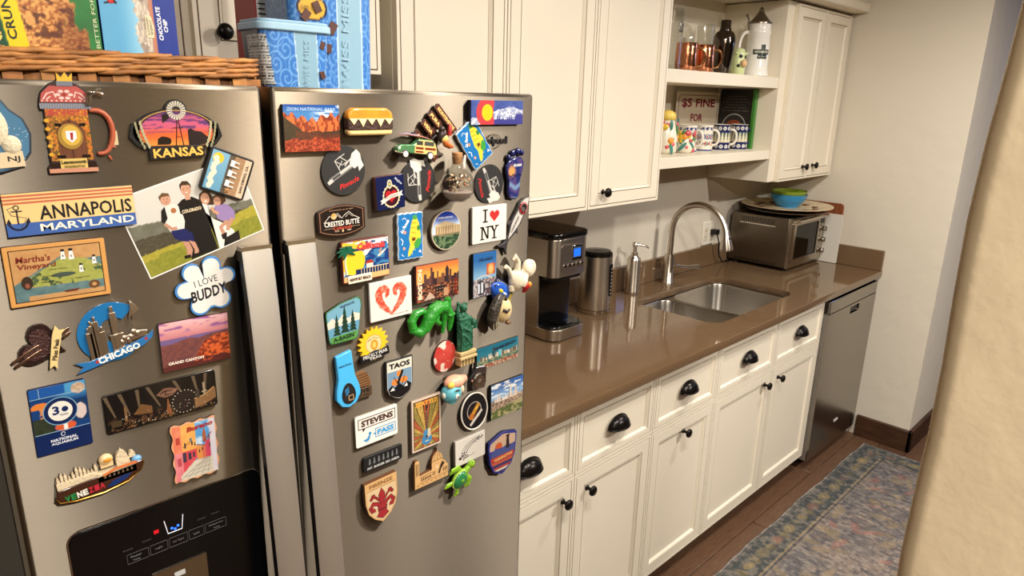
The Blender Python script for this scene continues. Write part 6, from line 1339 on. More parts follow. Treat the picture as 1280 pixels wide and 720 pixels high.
m = Mag('ski_area_magnet', 'fan-shaped magnet with three dark pines reading A-BASIN', 4, 1382, 0)
bs = [(-25, -30), (-19, -34), (21, -34), (25, -28), (31, 22), (31, 30), (26, 34), (8, 26), (-10, 18), (-27, 26), (-31, 18), (-27, -6)]
bs = [(-24, -33), (20, -33), (24, -28), (32, 24), (30, 33), (24, 36), (-6, 30), (-30, 20), (-31, 14), (-27, -28)]
m.body(bs, 5, mc((60, 110, 60), .3), bevel=.6, ms=DK); inn_ = [(x*.94, y*.94) for x, y in bs]
m.flat([(inn_, (112, 170, 196)), ([(-29, 2), (-20, 9), (-12, 2), (-2, 12), (8, 4), (16, 12), (28, 8), (27, -2), (-28, -8)], (222, 214, 194)), ([(-28, -8), (27, -2), (24, -20), (-26, -24)], (96, 156, 190)), ([(-25, -22), (24, -18), (20, -31), (-23, -31)], (86, 150, 66))])
its = []
for (x, y, h_, w_) in ((-13, -20, 34, 7), (1, -18, 44, 8), (15, -17, 34, 7)):
    for k in range(5): yy = y+h_*k*.17; ww = w_*(1-k*.16); its.append(([(x-ww, yy), (x+ww, yy), (x, yy+h_*.32)], (34, 62, 44)))
m.flat(its); m.text('A-BASIN', -2, -25.5, 36, 7, (20, 40, 30), rot=4, bold=.04); m.text('ARAPAHOE', 6, 26, 26, 4, (30, 60, 80), rot=10)

m = Mag('tile_magnet', 'white square tile magnet printed with a red heart of two shrimps', 91, 1402, .5)
m.body(rc(-40, -32.5, 40, 32.5), 5, bpy.data.materials['white_tile'], bevel=.5, ms=mc((190, 182, 170)))
def f(u, v):
    x = -40+80*u; y = -32.5+65*v; c = np.ones(u.shape+(3,))*A3(230, 222, 210); n = fbm(u*26, v*22, 3)
    for s_ in (-1, 1):
        P_ = [(1, -26), (9, -18), (18, -8), (24, 3), (25, 13), (20, 20), (12, 21), (7, 15), (8, 8), (11, 6)]; best = np.full(u.shape, 99.)
        for k in range(len(P_)-1):
            for q in (0, .25, .5, .75):
                px = s_*(P_[k][0]*(1-q)+P_[k+1][0]*q); py = P_[k][1]*(1-q)+P_[k+1][1]*q; w_ = (3.0, 5, 6.5, 7, 7, 6.5, 5.5, 4, 2.5)[k]
                best = np.minimum(best, np.hypot(x-px, y-py)-w_)
        c = np.where((best < 0)[..., None], mixc(A3(214, 70, 50), A3(236, 130, 100), sstep(.42, .6, n)), c)
    return c
m.pic(-38, -30, 38, 30, f, 76, 60); m.text('Provincetown, MA', 16, -27, 34, 2.4, (90, 80, 74), shear=.3)

m = Mag('boston_magnet', 'sunset skyline magnet reading BOSTON down its left edge', 185, 1416, 0)
m.body(rc(-45.5, -32, 45.5, 32), 7, mc((110, 40, 30)), bevel=.4, ms=mc((80, 30, 24)))
def f(u, v): n = fbm(u*20, v*14, 3); c = mixc(A3(240, 160, 60), A3(226, 110, 50), sstep(.7, 1, v)); c = np.where((v < .48+.06*n)[..., None], mixc(A3(60, 40, 40), A3(190, 100, 60), sstep(.5, .66, fbm(u*26, v*30, 7))), c); return c
m.pic(-45, -31.5, 45, 31.5, f, 80, 56)
its = skyline(-30, 45, -4, 8, 24, 14, 5, [(92, 60, 56), (120, 74, 56), (70, 46, 46), (60, 40, 44)])
its += [(rc(-16, -4, -12, 26), (90, 56, 54)), (rc(16, -4, 23, 18), (54, 44, 50)), ([(15, 18), (24, 18), (19.5, 26)], (54, 44, 50)), (rc(-6, -18, 14, -8), (50, 42, 46)), (rc(12, -28, 22, -14), (190, 140, 100)), ([(-30, -30), (-18, -16), (-6, -28)], (190, 160, 140)), (rc(34, -28, 42, 0), (120, 44, 34))]+[(rc(x, y, x+3, y+.8), (222, 150, 80)) for x in range(-28, 40, 6) for y in (-8, -14, -20)]
m.flat(its)
m.text('BOSTON', -38.5, 0, 52, 9, (226, 200, 170), rot=90, bold=.05)

m = Mag('orlando_magnet', 'tall blue Orlando magnet with a sunset inset picture', 293, 1410, 0)
m.body(rc(-28, -41, 28, 41), 6, mc((40, 90, 150)), bevel=.4, ms=DK)
def f(u, v): n = fbm(u*10, v*14, 3); c = mixc(A3(130, 180, 216), A3(40, 104, 176), sstep(.4, .9, v)); c = np.where((v < .40)[..., None], mixc(A3(90, 80, 84), A3(190, 180, 180), sstep(.42, .6, fbm(u*16, v*20, 7))), c); i_ = (u > .56) & (u < .96) & (v > .48) & (v < .74); c = np.where(i_[..., None], mixc(A3(200, 80, 30), A3(246, 190, 110), sstep(.2, .05, np.hypot(u-.76, v-.6))), c); return c
m.pic(-27.5, -40.5, 27.5, 40.5, f, 50, 70)
m.flat([(ell(-9, -24, 10, 14, 20), (60, 60, 70)), (rc(-17, -34, -12, -16), (210, 214, 222)), (rc(-9, -34, -4, -14), (210, 214, 222)), (line(arc(-2, -14, 20, 12, 20, 160, 12), 2), (214, 200, 190)), (line(arc(10, -20, 14, 10, 20, 160, 12), 2), (150, 110, 110)), (rc(4, -36, 12, -26), (90, 70, 80)), (rc(15, -36, 20, -24), (60, 60, 74))]); m.text('ORLANDO', 2, 28, 34, 6, (24, 40, 70), bold=.04)

m = Mag('sun_magnet', 'yellow sunburst magnet with a jagged black name plate below', 56, 1331, 4)
m.body([((24+(5 if i % 2 else -2))*math.cos(2*math.pi*i/36), 2+(24+(5 if i % 2 else -2))*math.sin(2*math.pi*i/36)) for i in range(36)], 4, mc((236, 184, 40), .3), bevel=.4)
m.flat([(ell(0, 2, 15.5, 15.5, 28), (206, 150, 70)), (ell(0, 2, 14.4, 14.4, 28), (232, 206, 140)), (ell(1, 0, 7, 9, 18), (214, 150, 40)), (ell(1, 0, 3.4, 5, 14), (236, 196, 90))]); m.text('Piper Down', 0, 12, 20, 3, (60, 40, 30), curve=-1.2)
m.body([(-27, -26), (27, -22), (26, -8), (10, -11), (0, -9), (-14, -13), (-27, -11)], 3, DK, 'name_plate', bevel=.5, z0=3.5); m.text('PRICKLY PEAR', 0, -15, 46, 6, (226, 222, 214), rot=3, bold=.01); m.text('TRAIL', 0, -21, 24, 4.4, (226, 222, 214), rot=3, bold=.01)

m = Mag('taos_magnet', 'shield magnet with an orange-tied skier reading TAOS', 104, 1259, 0)
sh = [(-27, 36), (-27, -14), (-22, -26), (-10, -34), (0, -37), (10, -34), (22, -26), (27, -14), (27, 36)][::1]
m.body(sh, 5, mc((20, 20, 22), .25), bevel=.8)
m.flat([([(x*.93, y*.95) for x, y in sh], (224, 216, 196)), ([(x*.90, min(y*.93, 16)) for x, y in sh], (116, 150, 178)), ([(-24, -14), (-16, -8), (-10, -14), (-2, -6), (6, -14), (14, -7), (24, -14), (20, -25), (9, -32), (0, -34.5), (-9, -32), (-20, -25)], (22, 22, 26)), ([(-20, -18), (-14, -12), (-10, -18)], (226, 222, 214)), ([(8, -16), (14, -10), (16, -17)], (226, 222, 214)), (ell(0, 10, 6.5, 5.5, 18), (226, 130, 50)), (ell(-9, -4, 8, 6, 18), (226, 130, 50)), (ell(8, -3, 8, 6, 18), (226, 130, 50)), (line([(-4, -8), (0, 2), (5, 12)], 5), (30, 28, 30)), (line([(-12, 6), (-2, -12)], 1.2), (30, 28, 30)), (line([(10, 4), (4, -12)], 1.2), (30, 28, 30)), (ell(5, 13, 2.6, 2.6, 12), (30, 28, 30))]); m.text('TAOS', 0, 25.5, 42, 10, (22, 22, 26), bold=.05)

m = Mag('bag_clip_magnet', 'bright blue plastic bag clip with a black oval grip', 2, 1287, 4, cat='clip', lift=0)
cl = [(-14, 42), (14, 46), (15, 20), (16, 4), (22, -16), (23, -30), (14, -44), (0, -49), (-13, -44), (-21, -30), (-19, -14), (-14, 4), (-14, 20)]
m.body(cl[::-1], 8, mat('sky_blue_plastic', (72, 172, 226), .3, coat=.2), bevel=1.6); m.body([(1+12*math.cos(a)*(1-.18*math.sin(a)), -24+18*math.sin(a)) for a in [2*math.pi*i/30 for i in range(30)]], 1.2, mc((26, 26, 28), .4), 'grip_ring', bevel=.5, z0=8)
m.flat([([(1+9*math.cos(a)*(1-.18*math.sin(a)), -24+14.5*math.sin(a)) for a in [2*math.pi*i/26 for i in range(26)]], (44, 38, 34)), ([(-6, -16), (1, -12), (2, -22), (-4, -28)], (40, 110, 160)), (line([(0, -36), (0, -28), (8, -28), (8, -36), (0, -36)], 2), (176, 140, 96))]); m.t = 8; m.text('INNOTION', 0, 24, 22, 3.6, (24, 40, 70), bold=.04)

m = Mag('brown_cabin_magnet', 'small brown carved magnet reading LIVE behind the blue clip', 30, 1270, 0)
m.body(arc(0, -6, 19, 28, 0, 180, 16), 3, mc((120, 84, 50), .5), bevel=.5); m.body(rc(-20, -24, 20, -8), 4, mc((84, 64, 44), .5), 'name_plate', bevel=.4)
m.t = 3; m.flat([(line([(-17+i, -4+i*4.6), (17-i, -2+i*4.6)], 1.1), (52, 34, 22)) for i in range(5)]); m.t = 4; m.text('LIVE', 4, -13, 24, 7, (30, 24, 20), bold=.05); m.text('LIFE WELL', 4, -20, 26, 3.6, (30, 24, 20), bold=.03)

m = Mag('stevens_pass_magnet', 'white rectangular magnet reading STEVENS PASS with a blue bird', 57, 1187, .5)
m.body(rrect(-41, -28, 41, 28, 3, 3), 4, mc((228, 224, 214), .3), bevel=.5, ms=mc((170, 160, 146)))
BN = (66, 40, 32); BL = (60, 150, 206)
m.flat([(rc(-36, 3, 37, 22), BN), (rc(-34.6, 4.4, 35.6, 20.6), (228, 224, 214)), ([(-28, 3.2), (-22, 3.2), (-27, -3)], BN), (rc(-4, -20, 37, -3), BL), (rc(-2.6, -18.6, 35.6, -4.4), (228, 224, 214)), ([(-4, -10), (-9, -12), (-4, -14)], BL), ([(-28, -18), (-20, -16), (-15, -10), (-11, -8), (-13, -12), (-15, -19), (-21, -22)], BL), (ell(-14, -8.6, 3, 3, 12), BL), (line([(-20, -20), (-21, -25)], .8), BL), (line([(-17, -20), (-17, -25)], .8), BL)])
m.text('STEVENS', 1, 12.5, 62, 11, BN, bold=.05); m.text('PASS', 16.5, -11.5, 33, 10, BL, bold=.05)

m = Mag('mt_baker_magnet', 'narrow black magnet with seven pines reading MT. BAKER SKI AREA', 67, 1123, 0)
m.body(rrect(-38.5, -14, 38.5, 14, 2.5, 3), 5, mc((22, 22, 23), .5), bevel=.8)
its = []
for i in range(7):
    x = -27+i*9; its.append((rc(x-.5, -3, x+.5, 9), (120, 124, 124)))
    for k in range(4): its.append(([(x-3+k*.5, -1+k*2.6), (x+3-k*.5, -1+k*2.6), (x, 2+k*2.6)], (120, 124, 124)))
m.flat(its, coat=attrM); m.text('MT. BAKER SKI AREA', 0, -8.2, 64, 4.6, (196, 196, 192), bold=.03)

m = Mag('lily_shield_magnet', 'wooden shield magnet with a red lily reading FIRENZE', 59, 1050, 2)
sh = [(-32, 40), (-32, 0), (-27, -20), (-16, -34), (0, -45), (16, -34), (27, -20), (32, 0), (32, 40)][::1]
m.body(sh, 9, WD, bevel=.5, ms=WDD); RD = (166, 30, 36); OL = (70, 26, 24)
def lily(k, c): 
    return [([(0, 22+k), (6+k, 10), (4+k, -4), (0, -12-k), (-4-k, -4), (-6-k, 10)], c)]+[(line([(s_*1, -14), (s_*10, -6), (s_*18, -2), (s_*23, -9), (s_*20, -16), (s_*14, -15)], 6.5+2*k), c) for s_ in (-1, 1)]+[(line([(s_*4, -2), (s_*12, 8), (s_*20, 12)], 2.4+2*k), c) for s_ in (-1, 1)]+[(ell(s_*17, 12, 3.6+k, 3.2+k, 8), c) for s_ in (-1, 1)]+[(ell(s_*21, 8, 2.4+k, 2.4+k, 8), c) for s_ in (-1, 1)]+[([(-9-k, -15+k), (9+k, -15+k), (7+k, -24), (12+k, -30-k*.3), (0, -37-k), (-12-k, -30-k*.3), (-7-k, -24)], c)]
m.flat([([(-29, 24), (-29, 0), (-24.5, -18), (-14.5, -31), (0, -41), (14.5, -31), (24.5, -18), (29, 0), (29, 24)], (216, 184, 136)), (rc(-29, 24.2, 29, 25.2), (150, 104, 60))]+lily(1.1, OL)+lily(0, RD)+[(rc(-8, -20.5, 8, -18.5), OL), (ell(-13, -11, 2, 2.6, 10), (226, 214, 190)), (ell(13, -11, 2, 2.6, 10), (226, 214, 190))], coat=attrM)
m.text('FIRENZE', 0, 32, 46, 7, (122, 84, 48), bold=.02)

m = Mag('guitar_magnet', 'framed magnet with a blue guitar and sunburst reading SEATTLE', 159, 1159, 0)
m.body(rc(-32, -50, 32, 50), 5, mc((206, 184, 164), .35), bevel=.5, ms=mc((150, 130, 116))); m.flat([(rc(-28.5, -46.5, 28.5, 46.5), (60, 34, 30))])
def f(u, v): a = np.arctan2(v-.22, (u-.5)*.62); k = np.floor(a/math.pi*13); n = fbm(u*16, v*20, 3); c = np.where(((k % 3) == 0)[..., None], A3(176, 84, 50), np.where(((k % 3) == 1)[..., None], A3(196, 156, 70), A3(150, 130, 60))); e = np.abs((a/math.pi*13) % 1-.5) > .44; c = np.where(e[..., None], A3(60, 34, 26), c); return c*(.8+.35*n)[..., None]
m.pic(-27, -45, 27, 45, f, 80, 110)
m.flat([(rc(-1.6, -18, 1.8, 30), (52, 36, 30))]+[(rc(-1.2, -14+i*4, 1.4, -13.3+i*4), (196, 180, 140)) for i in range(10)]+[(rc(-3, 28, 3, 36), (70, 44, 34)), (ell(0, -32, 11.5, 10.5, 24), (60, 130, 180)), (ell(0.5, -20, 8, 8, 20), (60, 130, 180)), ([(2, -12), (8, -12), (9, -26), (2, -30)], (206, 190, 150)), (ell(0, -27, 3, 2.4, 10), (70, 50, 50)), (rc(-4, -36, 5, -34.4), (214, 206, 190))]); m.text('SEATTLE', 0, 39.5, 48, 8.5, (214, 150, 60), bold=.05)

m = Mag('florence_magnet', 'cut-out wooden skyline magnet with a dome and tower', 168, 1062, 0)
sk = [(-38, -26), (38, -26), (38, -2), (32, 6), (28, 12), (26, 10), (25, 18), (22, 26), (16, 31), (13, 33), (12.4, 40), (11.6, 33), (8, 31), (3, 26), (0, 18), (0, 0), (-28, -2), (-28, 26), (-30, 30), (-36, 30), (-38, 26)]
m.body(sk, 7, WD, bevel=.3, ms=WDD)
m.flat([(rc(x, -14, x+2.4, -8), (84, 50, 26)) for x in range(-24, 0, 4)]+[(line([(-27, -6), (0, -4)], 1), (90, 54, 28)), (line([(-27, -17), (38, -17)], .8), (90, 54, 28)), (line([(0, 16), (25, 16)], 1.2), (90, 54, 28)), (line([(4, 17), (9, 30)], .8), (90, 54, 28)), (line([(12.5, 17), (12.5, 32)], .8), (90, 54, 28)), (line([(21, 17), (16, 30)], .8), (90, 54, 28)), ([(20, 4), (24, 10), (30, 4), (22, -4), (18, -14), (14, -12)], (60, 36, 22)), (rc(-35.5, 0, -34, 24), (84, 50, 26)), (rc(-32, 0, -30.5, 24), (84, 50, 26)), (ell(12, 2, 3.4, 3.6, 12), (226, 196, 150))]+[(rc(x, -12, x+1.6, -4), (84, 50, 26)) for x in (2, 6, 26, 30, 34)]+[(rc(x, -21, x+6, -20), (120, 80, 44)) for x in range(-34, 34, 10)], coat=attrM)

# turtle
m = Mag('turtle_magnet', 'bright lime green sea turtle figure magnet', 233, 1018, -48)
LM = mat('lime_resin', (132, 178, 40), .3, coat=.4, bump=(120, .4, .003), vary=(60, .2)); 
g = G(.001).ball((0, 0, 8), (17, 22, 7)); g.tube([(0, 18, 9), (0, 26, 10), (0, 32, 11)], [6, 6, 5], 12); g.ball((0, 35, 12), (7, 8.5, 6.5))
for s_ in (-1, 1): g.tube([(s_*12, 13, 8), (s_*22, 12, 9), (s_*28, 2, 8), (s_*27, -6, 7)], [5, 7, 6, 2.5], 12, flat=.45, up=(0, 0, 1)); g.tube([(s_*10, -15, 8), (s_*16, -24, 8), (s_*17, -32, 7)], [4, 5.5, 2.5], 12, flat=.5, up=(0, 0, 1))
m.solid(g, 'turtle_body', LM, remesh=.001)
m.solid(G(.001).ball((0, -1, 11), (15, 19, 7.5), 24, 14), 'shell', mat('green_resin', (38, 116, 66), .25, coat=.5, bump=(150, .6, .003)))
g = G(.001)
for (x, y) in ((0, 10), (0, 0), (0, -10), (0, 16)): g.ball((x, y, 17.6-abs(y)*.22), (4.6, 4.4, 1.6), 6, 6)
m.solid(g, 'shell_scutes', mc((112, 166, 50), .3)); g = G(.001)
g.tube([(15*math.cos(a), -1+19.5*math.sin(a)+.6*math.sin(a*14), 11.3) for a in [2*math.pi*i/60 for i in range(61)]], 1.3, 6, caps=False); m.solid(g, 'shell_rim', mc((176, 206, 90), .3))
for s_ in (-1, 1): m.solid(G(.001).ball((s_*4.5, 38, 16), (1.3, 1.3, 1.3), 10, 6), 'eye', DK)

m = Mag('stone_magnet', 'off-white stone magnet carved with black oval lines', 261, 1071, 1)
m.body(rrect(-37.5, -27, 37.5, 27, 2.5, 3), 7, mc((214, 208, 198), .3, coat=.3), bevel=1.0, ms=mc((150, 140, 130))); its = []
for k in range(3): its.append((line([(4+(24-6*k)*math.cos(a)*1.1, 2+(15-4*k)*math.sin(a)+6*math.cos(a)) for a in [R(20+i*8) for i in range(34-6*k)]], 1.4 if k else 1.0), (46, 42, 42)))
rs = random.Random(9)
for i in range(16): x = -30+rs.uniform(0, 18); y = -18+rs.uniform(0, 16); its.append((line([(x, y), (x+rs.uniform(3, 8), y+rs.uniform(-2, 5))], rs.uniform(.8, 2.4)), (40, 36, 38)))
for i in range(8): x = 12+rs.uniform(0, 18); its.append((line([(x, 16+rs.uniform(-3, 4)), (x+4, 18+rs.uniform(-3, 4))], 1), (70, 64, 62)))
m.flat(its)

m = Mag('saxophone_magnet', 'round black magnet with a white rim and golden saxophone', 272, 1145, 14)
m.body(ell(0, 0, 33, 39, 44), 4.5, mc((24, 24, 28), .25), bevel=.5)
m.solid(G(.001).tube([(32*math.cos(a), 38*math.sin(a), 4.4) for a in [2*math.pi*i/60 for i in range(61)]], 1.7, 8, caps=False), 'white_rim', mc((222, 214, 200), .3))
m.flat([(ell(0, 1, 18, 19, 30), (170, 158, 146)), (ell(0, 1, 16, 17, 30), (28, 26, 32)), (line([(-14, -10), (-2, -2), (14, 10)], 9), (206, 140, 40)), (ell(-9, -8, 6, 7, 14), (196, 110, 40)), (ell(6, 4, 4, 3, 12), (232, 180, 70)), (line([(-6, -14), (4, -6)], 2), (110, 40, 30)), (line([(-16, -24), (18, -6)], 6), (216, 208, 196))])

m = Mag('park_badge_magnet', 'blue-edged badge magnet with a lighthouse and red stripes', 346, 1030, 0)
bd = [(-40, 22), (-38, 34), (-4, 47), (4, 47), (38, 38), (38, 22), (34, -12), (24, -32), (0, -47), (-24, -36), (-35, -14)]
m.body(bd[::-1], 8, mc((44, 52, 130), .3), bevel=.8, ms=mc((24, 28, 70)))
k9 = [(x*.9, y*.9) for x, y in bd]
def clipy(poly, lo, hi):
    out = []
    for (lim, sg) in ((lo, 1), (hi, -1)):
        src = poly if not out else out; res = []
        for i in range(len(src)):
            a, b = src[i], src[(i+1) % len(src)]; ina, inb = (a[1]-lim)*sg >= 0, (b[1]-lim)*sg >= 0
            if ina: res.append(a)
            if ina != inb: t_ = (lim-a[1])/(b[1]-a[1]); res.append((a[0]+t_*(b[0]-a[0]), lim))
        out = res
    return out
m.flat([(clipy(k9, 8, 50), (206, 170, 140)), (ell(-12, 18, 10, 10, 20), (214, 84, 44)), (clipy(k9, -2, 14), (60, 70, 150)), ([(-30, 8), (-20, 18), (-8, 10), (6, 16), (20, 8), (30, 16), (32, -2), (-30, -2)], (70, 84, 150)), ([(8, 8), (10, 34), (16, 34), (18, 8)], (40, 34, 44)), (rc(8, 34, 18, 38), (60, 40, 44)), (line([(13, 38), (8, 26), (18, 16)], .8), (40, 30, 36)), (clipy(k9, -14, -2), (190, 64, 44)), (clipy(k9, -20, -14.6), (206, 90, 50)), (clipy(k9, -26, -20.6), (60, 56, 110)), (clipy(k9, -31, -26.6), (190, 64, 44)), (clipy(k9, -36, -31.6), (222, 206, 186)), (clipy(k9, -43, -36.6), (60, 56, 110))]); m.text('WASHINGTON', 1, -8, 50, 7, (222, 170, 110), rot=3, bold=.04)

m = Mag('salt_lake_magnet', 'city panorama photo magnet with white towers and green hills below', 357, 1148, .5)
m.body(rc(-43.5, -37, 43.5, 37), 6, mc((60, 100, 150)), bevel=.4, ms=DK)
def f(u, v): n = fbm(u*6, v*18, 3); c = mixc(A3(130, 176, 222), A3(50, 100, 180), sstep(.6, 1, v)); c = mixc(c, A3(232, 236, 240), sstep(.5, .62, n)*sstep(.5, .7, v)); c = np.where((v < .52+.04*n)[..., None], mixc(A3(190, 160, 130), A3(120, 100, 90), sstep(.4, .6, fbm(u*30, v*26, 8))), c); c = np.where((v < .24+.1*u)[..., None], mixc(A3(90, 104, 56), A3(170, 160, 110), sstep(.4, .6, fbm(u*12, v*16, 5))), c); return c
m.pic(-43, -36.5, 43, 36.5, f, 80, 66); m.flat(skyline(-36, 36, -2, 2, 12, 22, 3, [(226, 210, 190), (206, 180, 156), (176, 150, 130), (236, 226, 214)])+[(rc(6, -2, 11, 24), (232, 216, 196)), (rc(20, -2, 24, 20), (222, 200, 180)), (rc(-24, -2, -20, 14), (222, 206, 190))]); m.text('SALT LAKE CITY', -4, 29, 44, 5, (60, 100, 160), bold=.02)

m = Mag('mask_head_magnet', 'small blue-faced painted head figure magnet with a pink cap', 212, 1215, 0, cat='magnet')
BF = mat('blue_clay', (92, 166, 180), .4)
m.solid(G(.001).ball((-6, -8, 16), (20, 19, 17), 24, 16).ball((-7, -24, 20), (9, 4, 7)), 'head', BF, remesh=.001); m.solid(G(.001).ball((2, 10, 15), (22, 13, 15)).tube([(10, 10, 15), (28, 10, 13), (32, 8, 12)], [11, 7, 3], 12), 'cap', mat('pink_clay', (220, 160, 132), .45, vary=(60, .15)), remesh=.0012)
m.solid(G(.001).ball((-12, 10, 24), (8, 6, 5)), 'cap_patch', mc((222, 180, 70), .4)); m.solid(G(.001).ball((-5, -10, 31), (5, 6, 3)), 'eye_white', mc((232, 224, 206))); m.solid(G(.001).ball((-4, -11, 33.5), (1.7, 1.9, 1)), 'pupil', DK); m.solid(G(.001).tube([(-10, -1, 31), (-4, 1, 32), (2, -1, 31)], [.8, 1.8, .8], 8), 'eyebrow', DK); m.solid(G(.001).ball((13, -4, 24), (4.5, 8, 3)), 'ear', mc((226, 204, 170))); m.solid(G(.001).ball((-24, -8, 18), (3, 6, 5)), 'second_eye', mc((232, 224, 206)))

m = Mag('keychain_magnet', 'silver medallion keychain magnet with a black strap', 281, 1214, -6, cat='magnet')
m.solid(G(.001).prism(rrect(-15, -24, 17, 20, 6, 4), 4, 8), 'plate', mat('satin_silver', (170, 170, 172), .3, metal=1), bevel=.001); m.solid(G(.001).lathe([(14.5, 8), (14.5, 10), (12.5, 10.4), (12, 9), (.5, 9)], (1, -8, 0), 30), 'medallion', CHROME); m.t = 9.2
m.flat([(line(ell(1, -8, 9, 9, 20), 1), (80, 74, 66)), ([(-3, -12), (4, -10), (6, -4), (0, -2), (-4, -6)], (110, 100, 86)), (line([(-5, -14), (6, -14)], 1), (80, 74, 66))]); m.solid(G(.001).tube([(-12, 14, 7), (-20, 4, 8), (-26, -8, 8), (-22, -16, 8)], [3.5, 4, 3.5, 2], 8), 'strap', DK); m.solid(G(.001).tube([(-12, 30, 5), (-13, 12, 7)], 3, 8), 'strap_end', DK); m.solid(G(.001).ball((-21, -4, 11), (2.5, 2.5, 2)), 'rivet', mc((170, 110, 90), .3))

m = Mag('miami_magnet', 'wide teal magnet of a beach skyline reading MIAMI BEACH', 331, 1247, 1)
m.body(rc(-54, -22, 54, 22), 4.5, mc((40, 110, 120)), bevel=.4, ms=DK)
def f(u, v): n = fbm(u*20, v*8, 3); c = mixc(A3(60, 150, 160), A3(26, 110, 140), v); c = np.where((v < .40+.05*n)[..., None], mixc(A3(60, 110, 96), A3(150, 150, 110), sstep(.4, .6, fbm(u*26, v*12, 6))), c); c = np.where((v < .18+.05*n)[..., None], mixc(A3(150, 60, 40), A3(190, 170, 140), sstep(.4, .6, fbm(u*50, v*14, 9))), c); return c
m.pic(-53.5, -21.5, 53.5, 21.5, f, 100, 40); m.flat(skyline(-46, 50, -5, 4, 11, 26, 6, [(206, 190, 160), (170, 150, 120), (222, 210, 190), (110, 100, 90)])+[(rc(-14, -4, -9, 16), (60, 80, 90)), (rc(0, -5, 8, 8), (90, 190, 206))]); m.text('MIAMI BEACH', 18, 13, 54, 6.5, (40, 50, 70), rot=4, bold=.04)

m = Mag('liberty_magnet', 'green statue of Liberty figure magnet on a stone base', 242, 1312, 1)
LG = mat('verdigris', (34, 92, 66), .4, bump=(160, 1, .004), vary=(80, .2))
g = G(.001)
g.loft([[(cx+rx*math.cos(a), y, 9+rz*math.sin(a)) for a in [2*math.pi*i/20 for i in range(20)]] for (y, cx, rx, rz) in ((-34, -1, 16, 9), (-20, -1, 15.5, 9), (0, -1, 15, 9), (16, -1, 15, 9), (28, -2, 14, 8), (36, -3, 8, 6), (40, -3, 4.5, 4.5))])
g.ball((-2, 46, 10), (7, 8.5, 7)); 
for k in range(7): a = R(20+k*23); g.tube([(-2+5*math.cos(a), 49+4*math.sin(a), 11), (-2+12*math.cos(a), 50+10*math.sin(a), 12)], [1.6, .5], 6)
g.tube([(10, 26, 11), (18, 16, 14), (18, 8, 15)], [5, 4.5, 3.5], 10); g.box(14, 4, 10, 25, 20, 17); g.tube([(-13, 28, 10), (-16, 40, 10), (-14, 52, 10)], [4, 3.6, 3], 10); g.ball((-14, 56, 10), (3.4, 4.5, 3.4))
for i in range(6): g.tube([(-13+i*5, 20-i*2, 16), (-11+i*4.6, 0, 17.5), (-13+i*5, -32, 17)], 1.4, 6)
g.tube([(-14, 16, 15), (0, 6, 18.5), (13, -4, 16)], 2.2, 8).tube([(-14, 4, 15), (-2, -8, 18.5), (10, -22, 17)], 2.0, 8)
m.solid(g, 'statue', LG, remesh=.0011)
SB = mat('sand_stone', (196, 172, 122), .6)
m.solid(G(.001).box(-18, -40, 0, 20, -34, 20).box(-15, -43, 0, 17, -40, 18), 'plinth_top', SB, bevel=.0008, smooth=30); m.solid(G(.001).box(-19, -48, 0, 21, -43, 21).box(-15, -62, 0, 17, -48, 17), 'plinth', SB, bevel=.0008, smooth=30)
g = G(.001)
for i in range(4): g.box(-12+i*7.4, -61, 17, -8.6+i*7.4, -49, 17.8)
m.solid(g, 'plinth_slots', mc((128, 106, 66)), smooth=0)

m = Mag('red_egg_magnet', 'round domed magnet with red and white marbled pattern', 202, 1274, -6)
g = G(.001).loft([[(25*k*math.cos(a), 29*k*math.sin(a), z) for a in [2*math.pi*i/40 for i in range(40)]] for k, z in ((1, 0), (1, 3), (.99, 3.6))]); m.solid(g, 'back', mc((70, 40, 36)))
m.t = 3.6
def f(u, v): n = fbm(u*4+1, v*4, 14); return mixc(mixc(A3(190, 40, 36), A3(214, 84, 70), n), A3(228, 206, 190), sstep(.50, .56, fbm(u*5+3, v*4.4+1, 5)))
m.pic(-24.5, -28.5, 24.5, 28.5, f, 50, 58, mask=lambda u, v: ((u-.5)**2+(v-.5)**2) < .25, relief=lambda u, v: 3*np.maximum(0, 1-((u-.5)**2+(v-.5)**2)*4))

# alligator
m = Mag('alligator_magnet', 'green toy alligator magnet curled with its tail looped', 170, 1351, 0)
GA = mat('gator_green', (34, 128, 32), .35, coat=.3, bump=(140, .8, .004)); g = G(.001)
tail = [(2, 8, 14), (-14, 4, 16), (-26, -8, 14), (-38, -16, 11), (-44, -8, 9), (-42, 6, 9), (-34, 14, 10), (-24, 14, 11), (-18, 8, 9)]
g.tube([(30, 12, 12), (22, 18, 13), (10, 21, 14), (-3, 16, 15), (-12, 4, 16), (-19, -9, 15), (-30, -17, 13), (-41, -10, 11), (-43, 5, 9), (-34, 17, 9), (-20, 19, 9), (-9, 11, 8)], [8, 11, 12.5, 12.5, 11.5, 10.5, 9.5, 8.5, 8, 7.5, 6, 3], 16)
g.tube([(30, 12, 12), (36, 2, 13), (37, -10, 13), (35, -22, 12), (34, -28, 12)], [9, 8, 6, 5, 3], 14); g.ball((40, 4, 18), (3.4, 3.4, 3.4)).ball((31, 3, 19), (3.4, 3.4, 3.4))
g.tube([(22, 12, 12), (24, -4, 12), (22, -18, 12), (20, -28, 12)], [6, 5, 4, 3.5], 10); g.tube([(6, 12, 14), (2, -2, 18), (10, -8, 18)], [7, 6, 5], 10); g.tube([(32, 18, 12), (32, 30, 12), (30, 34, 12)], [6, 6, 5], 10)
m.solid(g, 'alligator_body', GA, remesh=.0011)
g = G(.001); sp_ = [(24, 22, 23), (14, 26, 25), (5, 24, 27), (-3, 18, 27.5), (-10, 8, 27.5), (-16, -3, 26), (-23, -12, 24), (-31, -19, 21), (-42, -14, 19), (-47, -4, 18), (-47, 8, 16.5), (-40, 18, 16), (-30, 22, 15)]
